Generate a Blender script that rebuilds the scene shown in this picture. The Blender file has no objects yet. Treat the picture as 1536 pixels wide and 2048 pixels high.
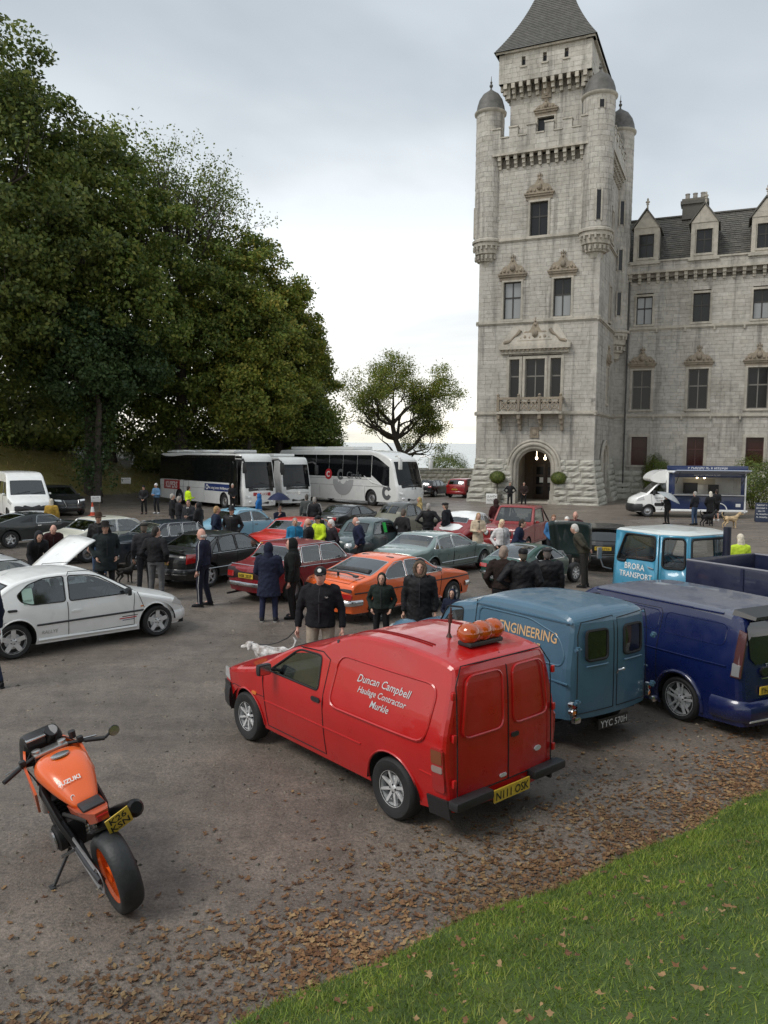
import bpy, bmesh, math, random
import numpy as np
from mathutils import Vector, Matrix, geometry, noise as mnoise
random.seed(7); rng = np.random.default_rng(7)
R = math.radians; PI = math.pi
SC = bpy.context.scene; COL = SC.collection

# ------------------------------------------------------------------ camera
cam_d = bpy.data.cameras.new('camera'); cam = bpy.data.objects.new('camera', cam_d); COL.objects.link(cam)
SC.camera = cam
cam_d.sensor_fit = 'VERTICAL'; cam_d.sensor_height = 36; cam_d.lens = 27.03
cam_d.clip_start = .05; cam_d.clip_end = 60000
cam.matrix_world = Matrix.Translation((0, 0, 3.45)) @ Matrix.Rotation(R(90 - 5.164), 4, 'X') @ Matrix.Rotation(R(.5), 4, 'Z')

# ------------------------------------------------------------------ sky, sun, exposure
SUN_EL, SUN_AZ = R(50), R(240)          # azimuth clockwise from +Y: from the left of the camera
W = bpy.data.worlds.new('World'); SC.world = W; W.use_nodes = True
nt = W.node_tree; nt.nodes.clear()
def N(tree, t, **k):
    n = tree.nodes.new(t)
    for a, v in k.items(): setattr(n, a, v)
    return n
def L(tree, a, b): tree.links.new(a, b)
def ramp(tree, pts, fac=None):
    r = N(tree, 'ShaderNodeValToRGB'); e = r.color_ramp.elements
    while len(e) < len(pts): e.new(.5)
    for i, (p, c) in enumerate(pts):
        e[i].position = p; e[i].color = (*c, 1) if len(c) == 3 else c
    if fac is not None: L(tree, fac, r.inputs[0])
    return r.outputs[0]
def mixc(tree, fac, a, b, mode='MIX'):
    m = N(tree, 'ShaderNodeMix', data_type='RGBA', blend_type=mode)
    for s, v in ((m.inputs[0], fac), (m.inputs[6], a), (m.inputs[7], b)):
        if hasattr(v, 'links'): L(tree, v, s)
        elif isinstance(v, (int, float)): s.default_value = v
        else: s.default_value = (*v, 1) if len(v) == 3 else v
    return m.outputs[2]
def math_(tree, op, a, b=None):
    m = N(tree, 'ShaderNodeMath', operation=op)
    for s, v in ((m.inputs[0], a), (m.inputs[1], b)):
        if v is None: continue
        if hasattr(v, 'links'): L(tree, v, s)
        else: s.default_value = v
    return m.outputs[0]
sky = N(nt, 'ShaderNodeTexSky', sky_type='NISHITA', sun_disc=False, sun_elevation=SUN_EL, sun_rotation=SUN_AZ, altitude=10, air_density=1.2, dust_density=3.0)
tc = N(nt, 'ShaderNodeTexCoord'); sep = N(nt, 'ShaderNodeSeparateXYZ'); L(nt, tc.outputs['Generated'], sep.inputs[0])
el = math_(nt, 'MAXIMUM', sep.outputs[2], 0.0)
den = math_(nt, 'ADD', el, .12)
cx = math_(nt, 'DIVIDE', sep.outputs[0], den); cy = math_(nt, 'DIVIDE', sep.outputs[1], den)
comb = N(nt, 'ShaderNodeCombineXYZ'); L(nt, cx, comb.inputs[0]); L(nt, cy, comb.inputs[1])
n1 = N(nt, 'ShaderNodeTexNoise'); n1.inputs['Scale'].default_value = .62; n1.inputs['Detail'].default_value = 5; n1.inputs['Roughness'].default_value = .5; n1.inputs['Distortion'].default_value = .35
mp = N(nt, 'ShaderNodeMapping'); mp.inputs['Location'].default_value = (3.3, 1.9, .4); L(nt, comb.outputs[0], mp.inputs[0]); L(nt, mp.outputs[0], n1.inputs['Vector'])
grad = ramp(nt, [(0, (.96, .91, .77)), (.06, (.93, .91, .86)), (.17, (.88, .895, .90)), (.28, (.65, .69, .72)), (.45, (.49, .535, .575)), (1, (.45, .495, .53))], el)
cl = ramp(nt, [(.34, (.78, .81, .84)), (.46, (.95, .96, .965)), (.60, (1.18, 1.18, 1.17))], n1.outputs['Fac'])
deck = mixc(nt, 1.0, grad, cl, 'MULTIPLY')
deck10 = mixc(nt, 1.0, deck, (9.0, 9.0, 9.0), 'MULTIPLY')
skyc = mixc(nt, .93, sky.outputs[0], deck10)
bg = N(nt, 'ShaderNodeBackground'); bg.inputs[1].default_value = .10; L(nt, skyc, bg.inputs[0])
wo = N(nt, 'ShaderNodeOutputWorld'); L(nt, bg.outputs[0], wo.inputs[0])
sun_d = bpy.data.lights.new('sun', 'SUN'); sun_d.energy = 1.5; sun_d.angle = R(24); sun_d.color = (1, .96, .90)
sun = bpy.data.objects.new('sun', sun_d); COL.objects.link(sun)
_sd = Vector((math.sin(SUN_AZ) * math.cos(SUN_EL), math.cos(SUN_AZ) * math.cos(SUN_EL), math.sin(SUN_EL)))
sun.rotation_euler = (-_sd).to_track_quat('-Z', 'Y').to_euler()
vs = SC.view_settings; vs.view_transform = 'Standard'; vs.look = 'None'; vs.exposure = .50; vs.gamma = 1; vs.use_curve_mapping = False
SC.cycles.use_denoising = True
SC.cycles.max_bounces = 6; SC.cycles.transparent_max_bounces = 10; SC.cycles.caustics_reflective = False; SC.cycles.caustics_refractive = False

# ------------------------------------------------------------------ materials
MATS = {}
def s2l(c): return tuple((v / 12.92 if v <= .04045 else ((v + .055) / 1.055) ** 2.4) for v in c)
def mat(name, col=(.5, .5, .5), rough=.5, metal=0, coat=0, spec=.5, var=0, vscale=6, bump=0, bscale=60, island=0, emit=None, back=None, alpha=None, col2=None, coatr=.03):
    if name in MATS: return MATS[name]
    m = bpy.data.materials.new(name); m.use_nodes = True; t = m.node_tree
    b = t.nodes['Principled BSDF']; MATS[name] = m
    b.inputs['Base Color'].default_value = (*col, 1); b.inputs['Roughness'].default_value = rough; b.inputs['Metallic'].default_value = metal
    b.inputs['Coat Weight'].default_value = coat; b.inputs['Coat Roughness'].default_value = coatr
    b.inputs['Specular IOR Level'].default_value = spec
    out = None
    if var or bump:
        c = N(t, 'ShaderNodeTexCoord')
    if var:
        n = N(t, 'ShaderNodeTexNoise'); n.inputs['Scale'].default_value = vscale; n.inputs['Detail'].default_value = 6; n.inputs['Roughness'].default_value = .65
        L(t, c.outputs['Object'], n.inputs['Vector'])
        lo = tuple(v * (1 - var) for v in col); hi = tuple(min(1, v * (1 + var)) for v in (col2 or col))
        out = ramp(t, [(.3, lo), (.7, hi)], n.outputs['Fac'])
    if island:
        g = N(t, 'ShaderNodeNewGeometry')
        k = ramp(t, [(0, (1 - island,) * 3), (1, (1 + island * .6,) * 3)], g.outputs['Random Per Island'])
        out = mixc(t, 1.0, out if out else col, k, 'MULTIPLY')
    if back is not None:
        g = N(t, 'ShaderNodeNewGeometry'); out = mixc(t, g.outputs['Backfacing'], out if out else col, back)
        cw = math_(t, 'MULTIPLY', math_(t, 'SUBTRACT', 1.0, g.outputs['Backfacing']), coat); L(t, cw, b.inputs['Coat Weight'])
    if out: L(t, out, b.inputs['Base Color'])
    if bump:
        n = N(t, 'ShaderNodeTexNoise'); n.inputs['Scale'].default_value = bscale; n.inputs['Detail'].default_value = 4
        L(t, c.outputs['Object'], n.inputs['Vector'])
        bp = N(t, 'ShaderNodeBump'); bp.inputs['Strength'].default_value = bump; bp.inputs['Distance'].default_value = .02
        L(t, n.outputs['Fac'], bp.inputs['Height']); L(t, bp.outputs[0], b.inputs['Normal'])
    if emit:
        b.inputs['Emission Color'].default_value = (*emit[0], 1); b.inputs['Emission Strength'].default_value = emit[1]
    return m
def paint(name, col, rough=.32, coat=.7, metal=0.0):
    m = mat('paint_' + name, col, rough, metal, coat, var=.06, vscale=2.5, bump=.035, bscale=3.0)
    t = m.node_tree; c = N(t, 'ShaderNodeTexCoord'); n = N(t, 'ShaderNodeTexNoise'); n.inputs['Scale'].default_value = 5; n.inputs['Detail'].default_value = 7; L(t, c.outputs['Object'], n.inputs['Vector'])
    L(t, ramp(t, [(.3, (rough * .8,) * 3), (.75, (min(1, rough * 1.7),) * 3)], n.outputs['Fac']), t.nodes['Principled BSDF'].inputs['Roughness']); return m
def shell(m):
    """the same paint with an unpainted dark inside"""
    k = m.name + '_shell'
    if k not in MATS:
        c = m.copy(); c.name = k; t = c.node_tree; b = t.nodes['Principled BSDF']; g = N(t, 'ShaderNodeNewGeometry'); src = b.inputs['Base Color'].links[0].from_socket
        L(t, mixc(t, g.outputs['Backfacing'], src, (.03, .03, .032)), b.inputs['Base Color']); cw = b.inputs['Coat Weight'].default_value
        L(t, math_(t, 'MULTIPLY', math_(t, 'SUBTRACT', 1.0, g.outputs['Backfacing']), cw), b.inputs['Coat Weight']); MATS[k] = c
    return MATS[k]
def glass(name, tint=(.5, .55, .56), refl=1.0):
    if name in MATS: return MATS[name]
    m = bpy.data.materials.new(name); m.use_nodes = True; t = m.node_tree; t.nodes.clear(); MATS[name] = m
    tr = N(t, 'ShaderNodeBsdfTransparent'); tr.inputs[0].default_value = (*tint, 1)
    gl = N(t, 'ShaderNodeBsdfGlossy'); gl.inputs['Roughness'].default_value = .04; gl.inputs[0].default_value = (.9, .93, .95, 1)
    fr = N(t, 'ShaderNodeFresnel'); fr.inputs[0].default_value = 1.5
    f2 = math_(t, 'MULTIPLY_ADD', fr.outputs[0], 1.5 * refl); t.nodes[-1].inputs[2].default_value = .06 * refl
    f3 = math_(t, 'MINIMUM', f2, .9)
    mx = N(t, 'ShaderNodeMixShader'); L(t, f3, mx.inputs[0]); L(t, tr.outputs[0], mx.inputs[1]); L(t, gl.outputs[0], mx.inputs[2])
    o = N(t, 'ShaderNodeOutputMaterial'); L(t, mx.outputs[0], o.inputs[0])
    return m
M_GLASS = glass('car_glass', (.66, .72, .72)); M_DGLASS = glass('tinted_glass', (.05, .055, .06), 1.1)
M_RUB = mat('black_rubber', (.012, .012, .013), .75, bump=.2, bscale=80)
M_TYRE = mat('tyre_rubber', (.016, .016, .017), .7, var=.3, vscale=9, bump=.3, bscale=120)
M_CHROME = mat('chrome', (.58, .59, .60), .2, 1.0)
M_ALLOY = mat('alloy', (.72, .73, .74), .38, .55, var=.10, vscale=14)
M_ALLOYD = mat('dark_alloy', (.13, .13, .14), .3, .9)
M_STEEL = mat('steel_grey', (.32, .32, .33), .4, .6, var=.2)
M_PLAST = mat('black_plastic', (.02, .02, .022), .45, var=.2, vscale=20)
M_INT = mat('interior_grey', (.06, .062, .066), .8, var=.3, vscale=15)
M_TAN = mat('interior_tan', (.22, .15, .09), .7, var=.2)
M_UNDER = mat('underbody', (.012, .012, .012), .9)
M_GAP = mat('panel_gap', (.006, .006, .007), .8)
M_REDL = mat('tail_lamp_red', (.35, .012, .012), .15, 0, 1); M_ORL = mat('lamp_amber', (.75, .2, .02), .15, 0, 1)
M_WHL = mat('lamp_clear', (.75, .77, .78), .08, .3, 1); M_WHITE = mat('white_gloss', (.78, .78, .76), .35, 0, .4, var=.05)
M_PLY = mat('plate_yellow', (.62, .43, .05), .4); M_PLW = mat('plate_white', (.75, .75, .74), .4); M_PLB = mat('plate_black', (.015, .015, .015), .4)
M_SILV = mat('silver_lettering', (.6, .62, .64), .4, .3); M_BLK = mat('black_print', (.012, .012, .012), .5); M_REDP = mat('red_print', (.5, .02, .02), .45)
M_NAVYP = mat('navy_print', (.012, .03, .13), .45)

# ------------------------------------------------------------------ mesh collector
def frame(d, up=Vector((0, 0, 1))):
    d = d.normalized()
    if abs(d.dot(up)) > .98: up = Vector((1, 0, 0))
    a = up.cross(d).normalized(); return a, d.cross(a).normalized()
class MB:
    def __init__(s): s.v = []; s.f = []; s.m = []
    def add(s, vs_, fs_, mi=0, M=None):
        o = len(s.v)
        s.v += [tuple(M @ Vector(v)) if M is not None else tuple(v) for v in vs_]
        s.f += [tuple(i + o for i in f) for f in fs_]; s.m += [mi] * len(fs_); return s
    def box(s, c, d, M=None, mi=0, b=0, tx=1, ty=1):
        x, y, z = d[0] / 2, d[1] / 2, d[2] / 2
        if b <= 0:
            vs_ = [(c[0] + i * x * (tx if k > 0 else 1), c[1] + j * y * (ty if k > 0 else 1), c[2] + k * z) for k in (-1, 1) for j in (-1, 1) for i in (-1, 1)]
            return s.add(vs_, [(0, 2, 3, 1), (4, 5, 7, 6), (0, 1, 5, 4), (2, 6, 7, 3), (0, 4, 6, 2), (1, 3, 7, 5)], mi, M)
        b = min(b, x * .9, y * .9, z * .9); bm = bmesh.new(); bmesh.ops.create_cube(bm, size=1)
        for v in bm.verts:
            k = v.co.z > 0
            v.co = Vector((v.co.x * 2 * x * (tx if k else 1), v.co.y * 2 * y * (ty if k else 1), v.co.z * 2 * z))
        bmesh.ops.bevel(bm, geom=bm.edges[:], offset=b, segments=2, profile=.6, affect='EDGES')
        bm.verts.index_update()
        s.add([(v.co.x + c[0], v.co.y + c[1], v.co.z + c[2]) for v in bm.verts], [[v.index for v in f.verts] for f in bm.faces], mi, M)
        bm.free(); return s
    def tube(s, pts, r, n=8, closed=False, caps=True, mi=0, M=None, up=Vector((0, 0, 1)), ell=None):
        pts = [Vector(p) for p in pts]; k = len(pts); vs_ = []; fs_ = []
        prev = None
        for i, p in enumerate(pts):
            if closed: d = pts[(i + 1) % k] - pts[i - 1]
            else: d = pts[min(i + 1, k - 1)] - pts[max(i - 1, 0)]
            if d.length < 1e-9: d = Vector((0, 0, 1))
            if prev is None: a, b = frame(d, up)
            else:
                dn = d.normalized(); a = prev - dn * prev.dot(dn)
                if a.length < 1e-6: a, b = frame(d, up)
                else: a.normalize(); b = dn.cross(a)
            prev = a
            rr = r[i] if isinstance(r, (list, tuple)) else r
            ra, rb = rr if isinstance(rr, (list, tuple)) else (rr, rr * (ell or 1))
            for j in range(n):
                t = 2 * PI * j / n; vs_.append(p + a * (ra * math.cos(t)) + b * (rb * math.sin(t)))
        for i in range(k if closed else k - 1):
            for j in range(n):
                q = (i + 1) % k
                fs_.append((i * n + j, i * n + (j + 1) % n, q * n + (j + 1) % n, q * n + j))
        if caps and not closed:
            fs_.append(tuple(range(n))[::-1]); fs_.append(tuple(range((k - 1) * n, k * n)))
        return s.add(vs_, fs_, mi, M)
    def lathe(s, prof, n=24, M=None, mi=0, a0=0, a1=2 * PI):
        vs_ = []; fs_ = []; full = abs(a1 - a0 - 2 * PI) < 1e-6; c = n if full else n + 1
        for r_, z in prof:
            for j in range(c):
                t = a0 + (a1 - a0) * j / n; vs_.append((r_ * math.cos(t), r_ * math.sin(t), z))
        for i in range(len(prof) - 1):
            for j in range(n):
                q = (j + 1) % c; fs_.append((i * c + j, i * c + q, (i + 1) * c + q, (i + 1) * c + j))
        return s.add(vs_, fs_, mi, M)
    def prism(s, poly, h0, h1, M=None, mi=0):
        """polygon in XY extruded from z=h0 to h1"""
        n = len(poly); tri = geometry.tessellate_polygon([[Vector((x, y, 0)) for x, y in poly]])
        area = sum(poly[i][0] * poly[(i + 1) % n][1] - poly[(i + 1) % n][0] * poly[i][1] for i in range(n))
        if area < 0: poly = poly[::-1]; tri = [tuple(n - 1 - i for i in t) for t in tri]
        vs_ = [(x, y, h0) for x, y in poly] + [(x, y, h1) for x, y in poly]; fs_ = []
        for t in tri:
            a, b, c = (Vector(poly[i]) for i in t)
            if (b - a).cross(c - a) < 0: t = t[::-1]
            fs_.append(tuple(t)[::-1]); fs_.append(tuple(i + n for i in t))
        fs_ += [(i, (i + 1) % n, (i + 1) % n + n, i + n) for i in range(n)]
        return s.add(vs_, fs_, mi, M)
    def ball(s, c, r, n=10, m=7, mi=0, M=None):
        rx, ry, rz = r if isinstance(r, (list, tuple)) else (r, r, r)
        vs_ = [(c[0], c[1], c[2] - rz)]; fs_ = []
        for i in range(1, m):
            p = -PI / 2 + PI * i / m
            for j in range(n):
                t = 2 * PI * j / n; vs_.append((c[0] + rx * math.cos(p) * math.cos(t), c[1] + ry * math.cos(p) * math.sin(t), c[2] + rz * math.sin(p)))
        vs_.append((c[0], c[1], c[2] + rz)); T = len(vs_) - 1
        for j in range(n):
            fs_.append((0, 1 + (j + 1) % n, 1 + j)); fs_.append((T, 1 + (m - 2) * n + j, 1 + (m - 2) * n + (j + 1) % n))
            for i in range(m - 2): fs_.append((1 + i * n + j, 1 + i * n + (j + 1) % n, 1 + (i + 1) * n + (j + 1) % n, 1 + (i + 1) * n + j))
        return s.add(vs_, fs_, mi, M)
    def mesh(s, name, smooth=40, fn=None):
        me = bpy.data.meshes.new(name); vs_ = [fn(*v) for v in s.v] if fn else s.v
        me.from_pydata(vs_, [], s.f)
        if any(s.m): me.polygons.foreach_set('material_index', s.m)
        if smooth:
            me.shade_smooth(); me.set_sharp_from_angle(angle=R(smooth))
        return me
    def build(s, name, mats, parent=None, smooth=40, fn=None, loc=None):
        return obj(name, s.mesh(name, smooth, fn), mats, parent, loc)
def obj(name, me, mats=None, parent=None, loc=None):
    if mats is not None and len(me.materials) == 0:
        for m in (mats if isinstance(mats, (list, tuple)) else [mats]): me.materials.append(m)
    o = bpy.data.objects.new(name, me); COL.objects.link(o)
    if parent is not None: o.parent = parent
    if loc is not None: o.location = loc
    return o
def tag(o, label=None, cat=None, group=None, kind=None):
    if label: o['label'] = label
    if cat: o['category'] = cat
    if group: o['group'] = group
    if kind: o['kind'] = kind
    return o
SLOPE = .018
def gz(x, y): return -SLOPE * min(max(y, -5), 75)
def thing(name, label, cat, x, y, th=0, group=None, scale=1, tilt=True, z=None):
    o = bpy.data.objects.new(name, None); COL.objects.link(o); o.empty_display_size = .3
    rot = Matrix.Rotation(R(th), 4, 'Z')
    if tilt: rot = Matrix.Rotation(-math.atan(SLOPE), 4, 'X') @ rot
    o.matrix_world = Matrix.Translation((x, y, gz(x, y) if z is None else z)) @ rot @ Matrix.Scale(scale, 4)
    return tag(o, label, cat, group)
_tx = {}
def text2d(s_, size=1, bold=0, shear=0):
    """list of 2D verts + faces of a line of lettering, origin at its lower left, plus width"""
    k = (s_, bold, shear)
    if s_[0] == '#' and k not in _tx:          # writing too small to read in the photograph: plain strokes
        q = random.Random(s_); vs_ = []; fs_ = []; x = 0
        for i in range(int(s_[1:])):
            for (a, b, c, d) in ((0, .1, 0, .68), (.1, .38, *q.choice(((.58, .68), (.3, .4), (0, .1)))), (.38, .46, *q.choice(((0, .68), (.3, .68), (0, .35))))):
                o = len(vs_); vs_ += [(x + a, c), (x + b, c), (x + b, d), (x + a, d)]; fs_.append((o, o + 1, o + 2, o + 3))
            x += .6 + (q.random() < .15) * .4
        _tx[k] = (vs_, fs_, x - .14)
    if k not in _tx:
        cu = bpy.data.curves.new('lettering', 'FONT'); cu.body = s_; cu.size = 1; cu.offset = bold; cu.shear = shear; cu.resolution_u = 2
        ob = bpy.data.objects.new('lettering', cu); me = bpy.data.meshes.new_from_object(ob)
        vs_ = [(v.co.x, v.co.y) for v in me.vertices]; fs_ = [tuple(p.vertices) for p in me.polygons]
        x0 = min(v[0] for v in vs_); x1 = max(v[0] for v in vs_)
        _tx[k] = ([(x - x0, y) for x, y in vs_], fs_, x1 - x0); bpy.data.objects.remove(ob); bpy.data.meshes.remove(me); bpy.data.curves.remove(cu)
    vs_, fs_, w = _tx[k]
    return [(x * size, y * size) for x, y in vs_], fs_, w * size
# ------------------------------------------------------------------ ground, bank, lawn, sea
def nz(x, y, s_=1.0): 
    return (math.sin(x * 1.7 * s_ + 1.3 * math.sin(y * .9 * s_)) + math.sin(y * 2.1 * s_ + 1.1 * math.sin(x * 1.3 * s_ + 2))) * .5
# lawn edge line from (-.95,4.3) towards (4.1,7.8)
LE0 = Vector((-.85, 4.38)); LED = (Vector((4.02, 7.70)) - LE0).normalized(); LEN = Vector((LED.y, -LED.x))    # normal points to the camera side
def lawn_d(x, y): 
    p = Vector((x, y)) - LE0; return p.dot(LEN) + .04 * math.sin(p.dot(LED) * 1.3) + .03 * math.sin(p.dot(LED) * 3.7 + 1)
def lawn_h(d): return min(1.75, max(0, d) * .42 + .06 * max(0, min(1, d * 5)))
def bank_h(x, y):
    """grass bank rising to the left under the trees"""
    d = -(x + 20.5) * .90 + (y - 52) * .28 + 1.5 * math.sin(y * .12)
    if y < 34: d -= (34 - y) * .6
    d2 = (y - 66) * .8 - max(0, x + 9) * 1.6
    d = max(d, d2)
    return max(0, min(d, 16)) * .36
def terrain(x, y):
    z = gz(x, y) + bank_h(x, y)
    if y > 79: z -= min(9, (y - 79) * .8)
    return z
def sheet(name, xs, ys, fn, m, kind='structure'):
    vs_ = [(x, y, fn(x, y)) for y in ys for x in xs]; n = len(xs); me = bpy.data.meshes.new(name)
    me.from_pydata(vs_, [], [(j * n + i, j * n + i + 1, (j + 1) * n + i + 1, (j + 1) * n + i) for j in range(len(ys) - 1) for i in range(n - 1)])
    me.shade_smooth(); return tag(obj(name, me, m), kind=kind)
mg = bpy.data.materials.new('wet_gravel'); mg.use_nodes = True; t = mg.node_tree; b = t.nodes['Principled BSDF']
c = N(t, 'ShaderNodeTexCoord'); 
def noise(t, scale, detail=6, rough=.6, src=None):
    n = N(t, 'ShaderNodeTexNoise'); n.inputs['Scale'].default_value = scale; n.inputs['Detail'].default_value = detail; n.inputs['Roughness'].default_value = rough
    L(t, src if src is not None else c.outputs['Object'], n.inputs['Vector']); return n.outputs['Fac']
big = noise(t, .22, 5, .6); mid = noise(t, 1.6, 6, .65); fine = noise(t, 38, 4, .7); vfine = noise(t, 140, 3, .7)
base = ramp(t, [(.30, (.125, .105, .090)), (.48, (.170, .146, .127)), (.66, (.225, .195, .172))], big)
base = mixc(t, .55, base, ramp(t, [(.3, (.11, .092, .079)), (.7, (.245, .213, .188))], mid))
mpt = N(t, 'ShaderNodeMapping'); mpt.inputs['Rotation'].default_value = (0, 0, R(-48)); mpt.inputs['Scale'].default_value = (.16, 1.5, 1); L(t, c.outputs['Object'], mpt.inputs[0])
base = mixc(t, .8, base, ramp(t, [(.36, (.78, .775, .77)), (.5, (1, 1, 1)), (.66, (1.14, 1.13, 1.11))], noise(t, 1.0, 5, .6, mpt.outputs[0])), 'MULTIPLY')
base = mixc(t, .7, base, ramp(t, [(.36, (.70, .69, .68)), (.5, (1, 1, 1)), (.64, (1.14, 1.13, 1.11))], noise(t, 6.5, 5, .7)), 'MULTIPLY')
base = mixc(t, .75, base, ramp(t, [(.28, (.25, .25, .25)), (.5, (.95, .93, .9)), (.74, (1.75, 1.68, 1.6))], fine), 'MULTIPLY')
base = mixc(t, .6, base, ramp(t, [(.25, (.45, .45, .45)), (.75, (1.4, 1.37, 1.33))], vfine), 'MULTIPLY')
# grass where the bank rises (height above the yard plane is stored per vertex)
at_ = N(t, 'ShaderNodeAttribute', attribute_name='grass'); gr = noise(t, .9, 5, .7); gf = noise(t, 22, 4, .8)
gcol = mixc(t, .5, ramp(t, [(.3, (.16, .16, .045)), (.5, (.29, .25, .08)), (.72, (.40, .30, .14))], gr), ramp(t, [(.3, (.10, .10, .03)), (.7, (.38, .32, .13))], gf))
gm = math_(t, 'ADD', at_.outputs['Fac'], math_(t, 'MULTIPLY', math_(t, 'SUBTRACT', gr, .5), .5))
gmask = ramp(t, [(.42, (0, 0, 0)), (.55, (1, 1, 1))], gm)
L(t, mixc(t, gmask, base, gcol), b.inputs['Base Color'])
wet = ramp(t, [(.34, (.26, .26, .26)), (.5, (.42, .42, .42)), (.7, (.66, .66, .66))], noise(t, .5, 5, .6)); L(t, wet, b.inputs['Roughness'])
bp_ = N(t, 'ShaderNodeBump'); bp_.inputs['Strength'].default_value = .55; bp_.inputs['Distance'].default_value = .03; L(t, math_(t, 'ADD', fine, math_(t, 'MULTIPLY', vfine, .5)), bp_.inputs['Height']); L(t, bp_.outputs[0], b.inputs['Normal'])
b.inputs['Specular IOR Level'].default_value = .55
xs = list(np.concatenate([np.linspace(-140, -44, 10), np.linspace(-42, 42, 57), np.linspace(46, 140, 10)])); ys = list(np.concatenate([np.linspace(-20, 0, 5), np.linspace(1, 100, 67), np.linspace(106, 160, 6)]))
go = sheet('ground', xs, ys, terrain, mg)
at2 = go.data.attributes.new('grass', 'FLOAT', 'POINT'); at2.data.foreach_set('value', [min(1, bank_h(v.co.x, v.co.y) / 1.1 + (0 if v.co.y < 76 else 1)) for v in go.data.vertices])
# lawn
ml = bpy.data.materials.new('lawn_soil_grass'); ml.use_nodes = True; t = ml.node_tree; b = t.nodes['Principled BSDF']; c = N(t, 'ShaderNodeTexCoord')
lc = mixc(t, .6, ramp(t, [(.3, (.05, .085, .014)), (.55, (.10, .17, .024)), (.75, (.17, .21, .035))], noise(t, 2.2, 5, .6)), ramp(t, [(.3, (.018, .035, .008)), (.7, (.085, .14, .026))], noise(t, 60, 3, .7)))
L(t, lc, b.inputs['Base Color']); b.inputs['Roughness'].default_value = .8
bp_ = N(t, 'ShaderNodeBump'); bp_.inputs['Strength'].default_value = .8; bp_.inputs['Distance'].default_value = .03; L(t, noise(t, 90, 3), bp_.inputs['Height']); L(t, bp_.outputs[0], b.inputs['Normal'])
lv = []; lf = []; nu, nd = 90, 26
for i in range(nu):
    for j in range(nd):
        a = -6 + 20 * i / (nu - 1); d = -.12 + 9 * (j / (nd - 1)) ** 1.7; p = LE0 + LED * a + LEN * (d - .04 * math.sin(a * 1.3) - .03 * math.sin(a * 3.7 + 1))
        z = gz(*p) + (lawn_h(d) if d > 0 else d * .35) + .012 * nz(a, d, 5) * (d > .05); lv.append((p.x, p.y, z - .004))
me = bpy.data.meshes.new('lawn'); me.from_pydata(lv, [], [(i * nd + j, i * nd + j + 1, (i + 1) * nd + j + 1, (i + 1) * nd + j) for i in range(nu - 1) for j in range(nd - 1)]); me.shade_smooth(); tag(obj('lawn', me, ml), kind='structure')
def blades(name, m, n, region, h0, h1, w, seed, lean=.5):
    r = np.random.default_rng(seed); V = np.zeros((n, 3, 3)); k = 0
    P = region(r, n); ang = r.uniform(0, 2 * PI, n); hh = r.uniform(h0, h1, n); ln = r.normal(0, lean, (n, 2)) * hh[:, None]
    dx = np.cos(ang) * w / 2; dy = np.sin(ang) * w / 2
    V[:, 0] = P - np.stack([dx, dy, np.full(n, .004)], 1); V[:, 1] = P + np.stack([dx, dy, np.full(n, -.004)], 1); V[:, 2] = P + np.stack([ln[:, 0], ln[:, 1], hh], 1)
    me = bpy.data.meshes.new(name); me.vertices.add(n * 3); me.vertices.foreach_set('co', V.reshape(-1)); me.loops.add(n * 3); me.loops.foreach_set('vertex_index', np.arange(n * 3, dtype=np.int32)); me.polygons.add(n); me.polygons.foreach_set('loop_start', np.arange(0, n * 3, 3, dtype=np.int32)); me.update(calc_edges=True)
    return obj(name, me, m)
def leafmat(name, cols, trans=.35, rough=.6, nsc=.35):
    m = bpy.data.materials.new(name); m.use_nodes = True; t = m.node_tree; b = t.nodes['Principled BSDF']; g = N(t, 'ShaderNodeNewGeometry'); c_ = N(t, 'ShaderNodeTexCoord')
    col = ramp(t, [(i / (len(cols) - 1), q) for i, q in enumerate(cols)], g.outputs['Random Per Island'])
    n = N(t, 'ShaderNodeTexNoise'); n.inputs['Scale'].default_value = nsc; n.inputs['Detail'].default_value = 5; L(t, c_.outputs['Object'], n.inputs['Vector'])
    col = mixc(t, 1, col, ramp(t, [(.3, (.55, .6, .55)), (.7, (1.45, 1.35, 1.15))], n.outputs['Fac']), 'MULTIPLY')
    L(t, col, b.inputs['Base Color']); b.inputs['Roughness'].default_value = rough
    tr = N(t, 'ShaderNodeBsdfTranslucent'); L(t, col, tr.inputs[0]); mx = N(t, 'ShaderNodeMixShader'); mx.inputs[0].default_value = trans; L(t, b.outputs[0], mx.inputs[1]); L(t, tr.outputs[0], mx.inputs[2]); L(t, mx.outputs[0], t.nodes['Material Output'].inputs[0]); return m
def lawn_region(r, n):
    a = r.uniform(-2.5, 9.0, n * 2); d = np.where(r.uniform(0, 1, n * 2) < .5, np.abs(r.normal(0, 1, n * 2)) * 1.1, r.uniform(0, 3.8, n * 2)) - .10 + r.normal(0, .05, n * 2)
    P = np.array([LE0.x, LE0.y])[None] + a[:, None] * np.array([[LED.x, LED.y]]) + (d - .04 * np.sin(a * 1.3) - .03 * np.sin(a * 3.7 + 1))[:, None] * np.array([[LEN.x, LEN.y]])
    keep = r.uniform(0, 1, n * 2) < np.clip(.25 + d * 2.0, .06, 1); P = P[keep][:n]; d = d[keep][:n]
    while len(P) < n: P = np.concatenate([P, P])[:n]; d = np.concatenate([d, d])[:n]
    z = -SLOPE * P[:, 1] + np.where(d > 0, np.minimum(1.75, np.maximum(0, d) * .42 + .06 * np.clip(d * 5, 0, 1)), 0)
    return np.stack([P[:, 0], P[:, 1], z], 1)
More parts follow.
